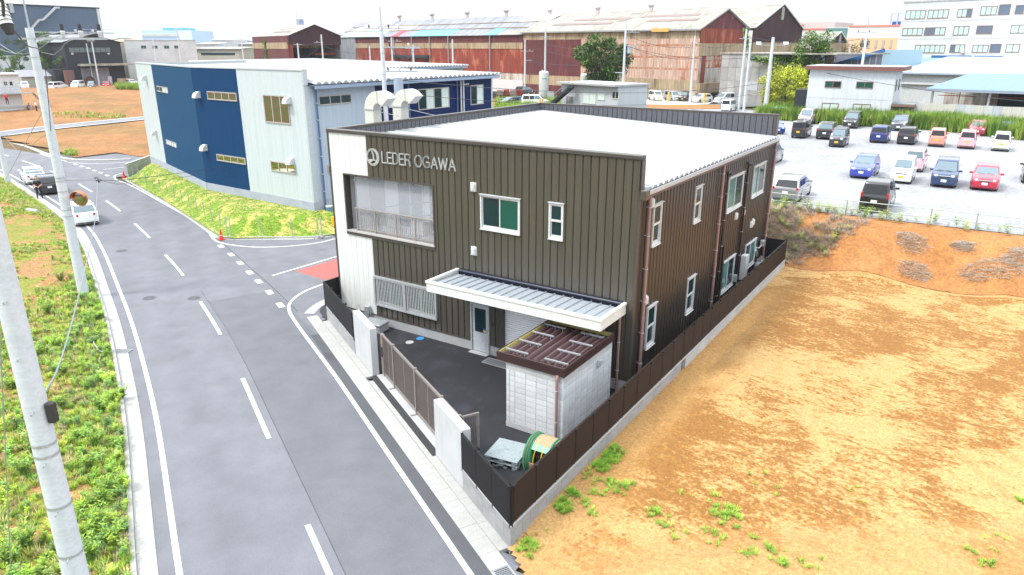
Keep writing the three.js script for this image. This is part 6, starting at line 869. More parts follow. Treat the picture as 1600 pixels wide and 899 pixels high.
const rdir = (flat = 1) => { const a = rr(0, Math.PI * 2), y = rr(-1, 1) * flat, r = Math.sqrt(Math.max(0, 1 - y * y)); return V3(Math.cos(a) * r, y, Math.sin(a) * r); };
function tree(name, label, [x, y, z], { h, r, low = 0.25, lobes = 14, n = 2600, size = 0.4, cols, squash = 0.8, group, trunk = 0.2, cat = 'tree', w = 0.55 }) {
  const o = thing(name, label, cat, [x, y, z], 0, group), Lf = new Leaves(), limbs = [bar([0, 0, 0], [rr(-0.2, 0.2), h * 0.45, rr(-0.2, 0.2)], trunk, trunk * 0.6, 9)], cs = [];
  for (let i = 0; i < lobes; i++) { const a = i * 2.4 + rr(-0.4, 0.4), t = (i + 0.5) / lobes, yy = lerp(h * low + r * 0.25, h - r * 0.3, t), rad = r * (0.35 + 0.6 * Math.sin(Math.PI * clamp(0.15 + 0.75 * (1 - t) + 0.1))) * rr(0.5, 1.12), c = V3(Math.cos(a) * rad * 0.85, yy + rr(-0.06, 0.06) * h, Math.sin(a) * rad * 0.85), cr = r * rr(0.2, 0.42); cs.push([c, cr]); limbs.push(bar([0, Math.min(yy, h * 0.7) * 0.7, 0], [c.x, c.y, c.z], trunk * 0.32, trunk * 0.1, 5)); }
  const per = Math.round(n / lobes);
  for (const [c, cr] of cs) { const tone = rr(0.75, 1.15); for (let i = 0; i < per; i++) { const d = rdir(), q = c.clone().addScaledVector(d, cr * Math.pow(rnd(), 0.4)); q.y = c.y + (q.y - c.y) * squash; const col = cols[Math.floor(rnd() * cols.length)], k = tone * rr(0.75, 1.25), ld = d.clone().addScaledVector(rdir(), 0.9).normalize(); Lf.leaf(q, ld, Math.abs(ld.y) > 0.9 ? V3(1, 0, 0) : UP, size * rr(0.6, 1.2), size * w, col.map((v) => v * k)); } }
  mesh('trunk', limbs, M_bark, o); const m = shade(new THREE.Mesh(Lf.geo(), M_leaf)); m.name = 'crown'; o.add(m); return o;
}
const GR = [[0.06, 0.14, 0.015], [0.1, 0.2, 0.02], [0.15, 0.25, 0.03]], YG = [[0.5, 0.54, 0.03], [0.4, 0.46, 0.03], [0.6, 0.6, 0.05], [0.24, 0.32, 0.02]], DG = [[0.03, 0.075, 0.015], [0.045, 0.1, 0.02], [0.07, 0.13, 0.025]];
const camPt = (u, f, h) => { const p = cam2w((u - 800) / 1172.6 * f, f); return [p[0], h, p[1]]; };
tree('broadleaf_tree', 'big dark green tree standing against the rusty factory wall', camPt(945, 128, LOT), { h: 11.4, r: 4.6, low: 0.12, lobes: 30, n: 16000, size: 0.5, cols: [...GR, ...DG], trunk: 0.28 });
tree('leafy_bush', 'large yellow green bush behind the parked white van', camPt(1238, 110, LOT), { h: 7.4, r: 3.6, low: 0.0, lobes: 24, n: 7000, size: 0.36, cols: YG, cat: 'bush' });
tree('leafy_bush', 'yellow green bush climbing the corner of the concrete wall', camPt(1212, 116, LOT), { h: 5.8, r: 2.0, low: 0.0, lobes: 12, n: 2600, size: 0.34, cols: YG, cat: 'bush' });
tree('broadleaf_tree', 'fresh green tree behind the yellow green bush', camPt(1267, 117, LOT), { h: 12.2, r: 3.5, low: 0.12, lobes: 22, n: 9000, size: 0.42, cols: GR });
tree('broadleaf_tree', 'low dark tree behind the blue roofed lean-to', camPt(1333, 175, LOT), { h: 11, r: 4.4, low: 0.2, lobes: 14, n: 3000, size: 0.5, cols: DG });
tree('pine_tree', 'layered pine tree in front of the big grey warehouse', camPt(67, 192, 2.2), { h: 14.2, r: 3.6, low: 0.45, lobes: 13, n: 3600, size: 0.45, cols: [[0.09, 0.16, 0.03], [0.06, 0.12, 0.03], [0.13, 0.19, 0.04]], squash: 0.4, w: 0.3 });
tree('pine_tree', 'smaller pine tree beside the layered pine', camPt(24, 192, 2.2), { h: 12.4, r: 2.8, low: 0.3, lobes: 11, n: 2600, size: 0.45, cols: DG, squash: 0.5, w: 0.3 });
tree('broadleaf_tree', 'green tree behind the low cream house, by the warehouse wall', camPt(8, 185, 2.2), { h: 9, r: 3, low: 0.1, lobes: 12, n: 2200, size: 0.45, cols: GR }); tree('broadleaf_tree', 'small light green tree beside the dark shed corner', camPt(92, 188, 2.2), { h: 7.4, r: 1.9, low: 0.15, lobes: 9, n: 1600, size: 0.4, cols: GR }); tree('broadleaf_tree', 'small green tree between pine and low house roof', camPt(58, 188, 2.2), { h: 7.6, r: 2, low: 0.15, lobes: 9, n: 1600, size: 0.4, cols: GR });
{ // ivy on the purple shed and the wall
  const ivy = (label, pts, wdt, n, s = 0.4) => { const Lf = new Leaves(); for (let i = 0; i < n; i++) { const t = rnd() * (pts.length - 1), k = Math.floor(t), a = V3(...pts[k]).lerp(V3(...pts[k + 1]), t - k).addScaledVector(rdir(), wdt * Math.sqrt(rnd())), c = GR[Math.floor(rnd() * 3)].map((v) => v * rr(0.9, 1.9)); Lf.leaf(a, rdir(), UP, s * rr(0.6, 1.2), s * 0.7, c); } const m = shade(new THREE.Mesh(Lf.geo(), M_leaf)); m.name = numbered('ivy'); scene.add(m); tag(m, label, 'ivy'); };
  ivy('bright ivy climbing the side of the purple shed', [D(414, 64, 203), D(416, 78, 203), D(418, 94, 203)], 0.75, 900); ivy('green ivy hanging over the top of the concrete wall', [D(1172, 90, 121), D(1195, 94, 120), D(1215, 93, 119), D(1240, 92, 119)], 0.5, 1200, 0.35); ivy('ivy on the upper part of the close poles', [D(1165, 45, 130), D(1167, 62, 130), D(1166, 74, 130)], 0.45, 500, 0.35);
}
// small plants, as instanced stuff
function tuftGeo(n, h, w, lean) { const P = []; for (let i = 0; i < n; i++) { const a = rr(0, 6.28), r = rr(0, 0.06), l = h * rr(0.6, 1), x = Math.cos(a) * r, z = Math.sin(a) * r, dx = Math.cos(a) * lean * l * rr(0.4, 1), dz = Math.sin(a) * lean * l * rr(0.4, 1), sx = -Math.sin(a) * w / 2, sz = Math.cos(a) * w / 2; P.push(x - sx, 0, z - sz, x + sx, 0, z + sz, x + dx * 0.5 + sx * 0.8, l * 0.6, z + dz * 0.5 + sz * 0.8, x - sx, 0, z - sz, x + dx * 0.5 + sx * 0.8, l * 0.6, z + dz * 0.5 + sz * 0.8, x + dx * 0.5 - sx * 0.8, l * 0.6, z + dz * 0.5 - sz * 0.8, x + dx * 0.5 - sx * 0.8, l * 0.6, z + dz * 0.5 - sz * 0.8, x + dx * 0.5 + sx * 0.8, l * 0.6, z + dz * 0.5 + sz * 0.8, x + dx, l, z + dz); } const g = new THREE.BufferGeometry(); g.setAttribute('position', new THREE.Float32BufferAttribute(P, 3)); g.computeVertexNormals(); return uvm(g); }
function weedGeo(stems, h, leaf) { const Lf = new Leaves(); for (let s = 0; s < stems; s++) { const a = rr(0, 6.28), t = V3(Math.cos(a) * rr(0.1, 0.5), 1, Math.sin(a) * rr(0.1, 0.5)).normalize(), hh = h * rr(0.6, 1); for (let i = 0; i < 14; i++) { const q = t.clone().multiplyScalar(hh * (0.2 + 0.8 * i / 13)), b = i * 2.4 + a, d = V3(Math.cos(b), rr(0.1, 0.7), Math.sin(b)).normalize(); Lf.leaf(q, d, UP, leaf * rr(0.7, 1.2), leaf * 0.42, [1, 1, 1]); } } const g = Lf.geo(); g.deleteAttribute('color'); return uvm(g); }
function scatter(name, label, cat, geo, spots, cols, sMin, sMax, m = M_inst) { const im = new THREE.InstancedMesh(geo, m, spots.length), q = new THREE.Object3D(), c = new THREE.Color(); spots.forEach(([x, y, z, k = 1], i) => { q.position.set(x, y, z); q.rotation.set(rr(-0.15, 0.15), rr(0, 6.28), rr(-0.15, 0.15)); const s = rr(sMin, sMax) * k; q.scale.set(s, s * rr(0.8, 1.2), s); q.updateMatrix(); im.setMatrixAt(i, q.matrix); const b = cols[Math.floor(rnd() * cols.length)], f = rr(0.8, 1.25); im.setColorAt(i, c.setRGB(b[0] * f, b[1] * f, b[2] * f)); }); im.name = numbered(name); im.userData = { kind: 'stuff', label, category: cat }; shade(im); scene.add(im); return im; }
const WEED = [[0.24, 0.4, 0.03], [0.15, 0.32, 0.035], [0.33, 0.48, 0.04], [0.19, 0.36, 0.07]], LIME = [[0.4, 0.48, 0.06], [0.47, 0.52, 0.1], [0.3, 0.44, 0.04], [0.52, 0.5, 0.2]], STRAW = [[0.42, 0.34, 0.25], [0.36, 0.3, 0.25], [0.5, 0.42, 0.33], [0.3, 0.24, 0.2]];
{
  const bush = [], tuft = [];
  const green = (x, z) => { const n = vergeN(x, z), near = smooth(-34, -16, x), strip = smooth(2.6, 1.2, n), patch = fbm(x * 0.28 + 4, z * 0.28, 4, 0, 91), mid = Math.exp(-Math.pow((x + 38) / 16, 2)) * 0.22; return clamp(0.3 + 0.6 * near + 0.6 * strip + 1.9 * (patch - 0.5) - mid); };
  for (let i = 0; i < 95000; i++) { const x = lerp(4, -80, Math.pow(rnd(), 1.35)), z = lineLAt(x) + (1.04 + Math.pow(rnd(), 1.15) * 13) / 0.9; if (rnd() < green(x, z) * 0.85) { const y = vergeH(x, z) - 0.01; if (rnd() < 0.15 * smooth(-46, -20, x)) bush.push([x, y, z, 0.6 + fbm(x * 0.7, z * 0.7, 2, 0, 7) * 0.9]); else tuft.push([x, y, z]); } }
  scatter('verge_weeds', 'bushy bright green weeds growing on the verge', 'weeds', weedGeo(8, 0.4, 0.09), bush, [...WEED, [0.1, 0.2, 0.05], [0.3, 0.4, 0.1]], 0.35, 1.15); scatter('verge_grass', 'short yellow green grass on the verge', 'grass', tuftGeo(18, 0.17, 0.018, 1.0), tuft, [...LIME, ...WEED, [0.42, 0.36, 0.2], [0.36, 0.34, 0.12]], 0.4, 1.5); scatter('verge_stalks', 'pale dead stalks among the verge weeds', 'stalks', tuftGeo(7, 0.42, 0.008, 0.7), tuft.filter(() => rnd() < 0.07), STRAW, 0.5, 1.3);
  const spots = []; for (let i = 0; i < 15000; i++) { const x = rr(-61, -25.6), z = rr(-24, -5); if (!bankKeep(x, z)) continue; spots.push([x, bankH(x, z) - 0.01, z]); } scatter('bank_grass', 'patchy lime and straw grass on the bank', 'grass', tuftGeo(12, 0.06, 0.024, 1.5), spots, [[0.46, 0.48, 0.13], [0.52, 0.5, 0.2], [0.4, 0.46, 0.1], [0.58, 0.54, 0.28]], 0.7, 1.3);
  const reed = []; for (let i = 0; i < 14000; i++) { const x = rr(-17, 22), z0 = lerp(-75.5, -69, smooth(2, 16, x)) - (x < -9 ? 2 : 0), z = z0 - Math.pow(rnd(), 0.8) * 6.5; if (z > -66) continue; reed.push([x, LOT + 0.05, z, 0.75 + 0.5 * fbm(x * 0.25, z * 0.25, 3, 0, 8)]); } scatter('reeds', 'tall green reeds along the far edge of the gravel', 'reeds', tuftGeo(16, 1.5, 0.06, 0.45), reed, [[0.14, 0.26, 0.02], [0.22, 0.34, 0.03], [0.09, 0.19, 0.025], [0.3, 0.36, 0.06], [0.07, 0.15, 0.02]], 0.75, 1.35);
  const dry = [], wd = []; for (let i = 0; i < 5200; i++) { const x = rr(-4, 4.6), z = rr(-18.4, -23.2); if (fbm(x * 0.7, z * 0.7, 3, 0, 9) + smooth(3.6, -0.5, x) * 0.35 - 0.55 > rnd() * 0.35) (rnd() < 0.965 ? dry : wd).push([x, lotH(x, z) + 0.02, z]); } scatter('dry_grass', 'dead straw coloured grass lying on the earth bank', 'dry grass', tuftGeo(12, 0.3, 0.012, 1.6), dry, STRAW, 0.6, 1.4);
  for (let i = 0; i < 160; i++) { const x = rr(-4, 14), z = rr(-22.3, -23.4); if (rnd() < (x < 6.5 ? 0.9 : 0.3)) wd.push([x, LOT + 0.02, z, 1.3]); } scatter('bank_weeds', 'upright green weeds along the railing and bank', 'weeds', weedGeo(4, 0.5, 0.11), wd, [[0.3, 0.36, 0.05], [0.2, 0.3, 0.04], [0.36, 0.4, 0.08]], 0.4, 1.2);
  const lot = []; for (let i = 0; i < 700; i++) { const z = rr(3.6, 9.6), d = fbm(z * 1.6, 3, 3, 0, 6); if (rnd() > smooth(0.4, 0.62, d)) continue; const x = 1.34 + Math.pow(rnd(), 1.6) * 0.42; lot.push([x, lotH(x, z), z, 0.75]); }
  for (const [u, v, r, n] of [[950, 757, 0.25, 14], [935, 772, 0.2, 10], [912, 786, 0.15, 6], [965, 765, 0.3, 16], [985, 758, 0.2, 8], [1128, 800, 0.3, 26], [1140, 815, 0.3, 16], [1030, 810, 0.3, 12], [1015, 800, 0.2, 8], [1060, 830, 0.35, 8], [1110, 840, 0.3, 12], [1165, 862, 0.25, 10], [1215, 868, 0.3, 16], [1175, 840, 0.2, 6], [1517, 862, 0.14, 6], [1541, 882, 0.14, 8], [1592, 782, 0.12, 7], [930, 800, 0.2, 5], [870, 790, 0.3, 8], [1280, 880, 0.4, 8], [1100, 770, 0.5, 5], [1190, 750, 0.6, 5], [1330, 775, 0.6, 4], [1550, 850, 0.5, 5], [1060, 560, 0.2, 3], [1070, 570, 0.2, 3]]) { const [cx, cz] = onLot(u, v); for (let i = 0; i < n; i++) { const x = cx + rr(-r, r), z = cz + rr(-r, r); if (x > 1.4) lot.push([x, lotH(x, z), z, 0.8]); } }
  scatter('lot_weeds', 'bright green grass tufts on the bare lot and along its wall', 'weeds', tuftGeo(18, 0.14, 0.015, 1.1), lot, [[0.2, 0.4, 0.03], [0.14, 0.32, 0.03], [0.28, 0.44, 0.05]], 0.5, 1.3);
  const stones = []; for (let i = 0; i < 2200; i++) { const x = rr(1.5, 14), z = rr(13, -19); stones.push([x, lotH(x, z), z]); } scatter('lot_pebbles', 'scattered clods and pale pebbles on the bare lot', 'clods', uvm(new THREE.IcosahedronGeometry(0.03, 0)), stones, [[0.42, 0.26, 0.14], [0.3, 0.18, 0.09], [0.36, 0.24, 0.14]], 0.2, 0.9, mat([1, 1, 1], 0.95));
  const farG = []; for (let i = 0; i < 3600; i++) { const k = i % 6, [u, f, du, df] = [[808, 118, 34, 10], [868, 120, 14, 10], [200, 178, 30, 6], [780, 100, 40, 8], [700, 150, 20, 10], [985, 122, 22, 5]][k], p = camPt(u + rr(-du, du), f + rr(-df, df), 0); farG.push([p[0], k === 2 ? T(p[0], p[2]) + 0.1 : LOT, p[2]]); } scatter('far_grass', 'rough bright grass on waste ground before the factory', 'grass', tuftGeo(14, 1.1, 0.06, 0.7), farG, [[0.2, 0.3, 0.03], [0.26, 0.36, 0.04], [0.14, 0.24, 0.03]], 0.6, 1.3);
  const fieldW = []; for (const [u, v, du, dv, n, h] of [[110, 178, 40, 2.5, 120, 0.8], [165, 181, 30, 3, 90, 0.5], [110, 240, 12, 3, 60, 0.2]]) for (let i = 0; i < n; i++) { const [x, z] = G(u + rr(-du, du), v + rr(-dv, dv), h); fieldW.push([x, T(x, z) + 0.05, z]); } scatter('field_weeds', 'thin green weeds at the edge of the orange field', 'weeds', tuftGeo(10, 0.5, 0.05, 0.8), fieldW, [[0.24, 0.34, 0.05], [0.32, 0.38, 0.08]], 0.5, 1.2);
}
{ // single large weeds on the verge, and heaps of brushwood on the bank
  const bigWeed = (u, v, s) => { const [x, z] = G(u, v, 0.15), o = thing('tall_weed', 'tall bushy green weed clump standing out of the verge grass', 'weed', [x, vergeH(x, z) - 0.02, z], rr(0, 6), 'tall weed clumps on the verge'), Lf = new Leaves(), st = [], n = 12; for (let k = 0; k < n; k++) { const a = rr(0, 6.28), t = V3(Math.cos(a) * rr(0.1, 0.75), 1, Math.sin(a) * rr(0.1, 0.75)).normalize(), h = s * rr(0.5, 1); st.push(bar([0, 0, 0], [t.x * h, t.y * h, t.z * h], 0.008, 0.004, 4)); for (let i = 0; i < 26; i++) { const q = t.clone().multiplyScalar(h * (0.15 + 0.85 * i / 25)), b = i * 2.4 + a, d = V3(Math.cos(b), rr(0, 0.8), Math.sin(b)).normalize(), c = WEED[Math.floor(rnd() * 4)], f = rr(0.55, 1.05); Lf.leaf(q, d, UP, 0.15 * rr(0.6, 1.2), 0.045, c.map((w) => w * f)); } } mesh('stems', st, M_stem, o); const m = shade(new THREE.Mesh(Lf.geo(), M_leaf)); m.name = 'foliage'; o.add(m); };
  for (const [u, v, s] of [[75, 492, 0.8], [95, 440, 0.7], [40, 500, 0.7], [140, 440, 0.5], [155, 500, 0.5], [100, 590, 0.6], [165, 550, 0.5], [150, 700, 0.8], [140, 735, 0.7], [185, 700, 0.5], [160, 790, 0.9], [150, 830, 0.9], [175, 850, 0.8], [145, 875, 0.8], [190, 620, 0.5], [60, 700, 0.6], [40, 745, 0.7], [40, 860, 0.9], [20, 880, 0.7], [95, 640, 0.5], [160, 640, 0.6], [85, 770, 0.5], [20, 610, 0.6], [60, 560, 0.6], [120, 520, 0.5], [175, 765, 0.7], [125, 690, 0.5]]) bigWeed(u, v, s);
  const heap = (u, v, h, rx, rz, n, label) => { const [x, z] = onLot(u, v), o = thing('brushwood_heap', label, 'brushwood', [x, 0, z], 0, 'heaps of dry brushwood on the bank'), gs = [[], []]; for (let i = 0; i < n; i++) { const a = rr(0, 6.28), r = Math.sqrt(rnd()), px = Math.cos(a) * r * rx, pz = Math.sin(a) * r * rz, y = lotH(x + px, z + pz) + 0.05 + rnd() * 0.28 * (1 - r), d = rdir(0.35), l = rr(0.12, 0.5); gs[i % 2].push(bar([px, y, pz], [px + d.x * l, y + d.y * l * 0.5, pz + d.z * l], 0.01, 0.005, 3)); } gs.forEach((g, i) => mesh('twigs', g, mat(i ? [0.34, 0.28, 0.22] : [0.46, 0.4, 0.35], 0.9), o)); };
  heap(1424, 378, 1.9, 0.8, 0.6, 380, 'small grey heap of dry twigs high on the orange bank'); heap(1430, 425, 0.6, 0.8, 0.6, 380, 'tangled heap of dry twigs at the foot of the orange bank'); heap(1505, 386, 1.7, 0.55, 0.35, 300, 'little scatter of dry twigs near the bank top'); heap(1550, 422, 0.8, 1.4, 0.6, 560, 'long spread of dry twigs halfway down the bank'); heap(1595, 402, 1.4, 0.7, 0.6, 320, 'grey heap of twigs at the farther end of the bank'); heap(1255, 385, 0.9, 1.2, 0.9, 500, 'matted dead stalks behind the back fence');
  const [a, b] = G(123, 512.5, 0.15), bk = mesh('concrete_block', rb(-0.28, 0.28, 0, 0.14, -0.13, 0.13, 0.02), M.concPale); place(bk, [a, 0.12, b], 0.3); tag(bk, 'pale concrete block lying in the weeds', 'block'); const [c, d] = G(51, 331, 0.2), pp = mesh('concrete_pipe', bar([-0.6, 0.14, 0], [0.6, 0.14, 0], 0.14, 0.14, 16), M.concPale); place(pp, [c, 0.15, d], 0.2); tag(pp, 'short white pipe lying on the bare verge', 'pipe');
  const s = [[138, 534], [146, 533], [147, 540], [152, 547], [156, 552], [161, 553], [158, 546]].map(([u, v]) => { const p = G(u, v, 0.2); return [p[0], 0.3, p[1]]; }); tag(mesh('white_tape', tube(s, 0.018, 5, 40), M.white), 'crumpled strip of white tape on the weeds', 'tape');
}
// ---------------------------------------------------------------- buildings in the background
const T_rust = (a, b, c, s, grid) => tex(512, (u, v) => { const n = fbm(u * 16, v * 6, 4, 0, s), st = hash(Math.floor(u * 46), 3, s), m = fbm(u * 60, v * 10, 3, 0, s + 5), r = smooth(0.42, 0.7, n + (st - 0.5) * 0.3), k = 0.72 + 0.35 * m + ((u * 46) % 1 < 0.2 ? -0.1 : 0), e = grid && (((v * 7) % 1) > 0.82 || ((u * 23) % 1) < 0.12) ? smooth(0.35, 0.6, m) * 0.8 : 0; return [0, 1, 2].map((i) => lerp(lerp(a[i], b[i], r), c[i], Math.max(e, smooth(0.66, 0.8, n) * 0.7)) * k); });
const MR = { // weathered corrugated sheet in its colours
  purple: mat([1, 1, 1], 0.85, { map: again(T_rust([96, 44, 48], [112, 54, 54], [132, 76, 68], 401), 0.06, 0.06) }), rust: mat([1, 1, 1], 0.9, { map: again(T_rust([136, 56, 42], [156, 78, 56], [178, 116, 92], 411), 0.06, 0.06) }), pink: mat([1, 1, 1], 0.9, { map: again(T_rust([204, 176, 158], [196, 160, 142], [166, 92, 66], 421, true), 0.07, 0.07) }), beige: mat([1, 1, 1], 0.9, { map: again(T_rust([176, 156, 128], [160, 140, 112], [128, 108, 86], 431), 0.06, 0.06) }), pale: mat([1, 1, 1], 0.9, { map: again(T_rust([206, 200, 194], [190, 182, 174], [160, 140, 120], 441), 0.06, 0.06) }), spot: mat([1, 1, 1], 0.9, { map: again(T_rust([214, 196, 180], [170, 86, 52], [150, 62, 36], 451, true), 0.12, 0.12) }), plum: mat([0.6, 0.6, 0.6], 0.85, { map: again(T_rust([74, 34, 46], [84, 42, 52], [96, 52, 56], 461), 0.05, 0.05) }),
  roof: mat([0.75, 0.75, 0.75], 0.9, { map: again(T_rust([180, 176, 166], [194, 190, 180], [166, 158, 146], 471), 0.05, 0.05) }), roofGrey: mat([0.75, 0.75, 0.75], 0.9, { map: again(T_rust([160, 164, 174], [172, 174, 182], [150, 150, 158], 481), 0.05, 0.05) }), roofBrown: mat([0.22, 0.17, 0.16], 0.9), cyan: mat([0.12, 0.5, 0.56], 0.7), mint: mat([0.26, 0.46, 0.38], 0.7), red: mat([0.36, 0.05, 0.07], 0.7), rose: mat([0.5, 0.42, 0.41], 0.8), black: mat([0.02, 0.025, 0.035], 0.8, { map: again(T_streak, 0.1, 0.05) }), slate: ribbed([0.1, 0.14, 0.21], 0.6, 0.3), blueRoof: mat([0.17, 0.29, 0.4], 0.5, { map: again(T_streak, 0.2, 0.1), bumpMap: again(T_rib, 0.7, 1), bumpScale: 0.04 }), blueDeep: mat([0.01, 0.13, 0.36], 0.5, { map: again(T_streak, 0.2, 0.1) }), paleRoof: mat([0.42, 0.45, 0.52], 0.5, { map: again(T_streak, 0.2, 0.1), bumpMap: again(T_rib, 0.5, 1), bumpScale: 0.05 }), wall: mat([0.72, 0.75, 0.78], 0.75, { map: again(T_conc, 0.05, 0.05) }), cream: mat([0.5, 0.48, 0.41], 0.75, { map: again(T_conc, 0.1, 0.1) }), sidingW: ribbed([0.66, 0.7, 0.74], 0.5, 0.16), tile: mat([0.3, 0.3, 0.34], 0.8, { map: again(T_streak, 0.5, 0.2) }), orange: mat([0.68, 0.42, 0.24], 0.8),
};
function site(name, label, cat, p0, p1) { // a wall line p0 -> p1 seen from the camera's side: local x along it, local z out towards the viewer
  const L = Math.hypot(p1[0] - p0[0], p1[1] - p0[1]), a = Math.atan2(-(p1[1] - p0[1]), p1[0] - p0[0]), o = thing(name, label, cat, [p0[0], 0, p0[1]], a);
  const px = (u, v, off = 0) => { const d = dir(u, v), nx = -(p1[1] - p0[1]) / L, nz = (p1[0] - p0[0]) / L, k = ((p0[0] + nx * off - EYE.x) * nx + (p0[1] + nz * off - EYE.z) * nz) / (d[0] * nx + d[2] * nz), x = EYE.x + d[0] * k - p0[0], z = EYE.z + d[2] * k - p0[1]; return [(x * (p1[0] - p0[0]) + z * (p1[1] - p0[1])) / L, EYE.y + d[1] * k]; };
  const box = (n, m, x0, x1, y0, y1, z0, z1) => mesh(n, bx(x0, x1, y0, y1, z0, z1), m, o);
  const win = (u0, v0, u1, v1, { n = 2, fr = M.offwhite, gl = [M.glass], t = 0.08, off = 0 } = {}) => { const A = px(u0, v0, off), C = px(u1, v1, off), x0 = Math.min(A[0], C[0]), x1 = Math.max(A[0], C[0]), y1 = Math.max(A[1], C[1]), y0 = Math.min(A[1], C[1]), g = new THREE.Group(); g.name = 'window'; o.add(g); const f = [bx(x0, x1, y1 - t, y1, off - 0.05, off + 0.07), bx(x0, x1, y0, y0 + t, off - 0.05, off + 0.09)]; for (let i = 0; i <= n; i++) { const x = lerp(x0 + t / 2, x1 - t / 2, i / n); f.push(bx(x - t / 2, x + t / 2, y0 + t, y1 - t, off - 0.05, off + 0.07)); } mesh('window_frame', f, fr, g); for (let i = 0; i < n; i++) mesh('pane', bx(lerp(x0 + t / 2, x1 - t / 2, i / n) + t / 2, lerp(x0 + t / 2, x1 - t / 2, (i + 1) / n) - t / 2, y0 + t, y1 - t, off + 0.01, off + 0.03), gl[i % gl.length], g); };
  return { o, L, px, box, win };
}
const cw = (u, f) => cam2w((u - 800) / 1172.6 * f, f);
const hp = (v, f) => EYE.y + (71.5 - v) / 1172.6 * f; // height of a row at a distance, near the horizon
const gable = (w, eave, peak, z0, z1, at = 0.5) => [[[0, eave, z0], [w, eave, z0], [w * at, peak, z0]]].map(() => { const g = new THREE.BufferGeometry(); g.setAttribute('position', new THREE.Float32BufferAttribute([0, eave, z0, w, eave, z0, w * at, peak, z0], 3)); g.computeVertexNormals(); return uvm(g); })[0];
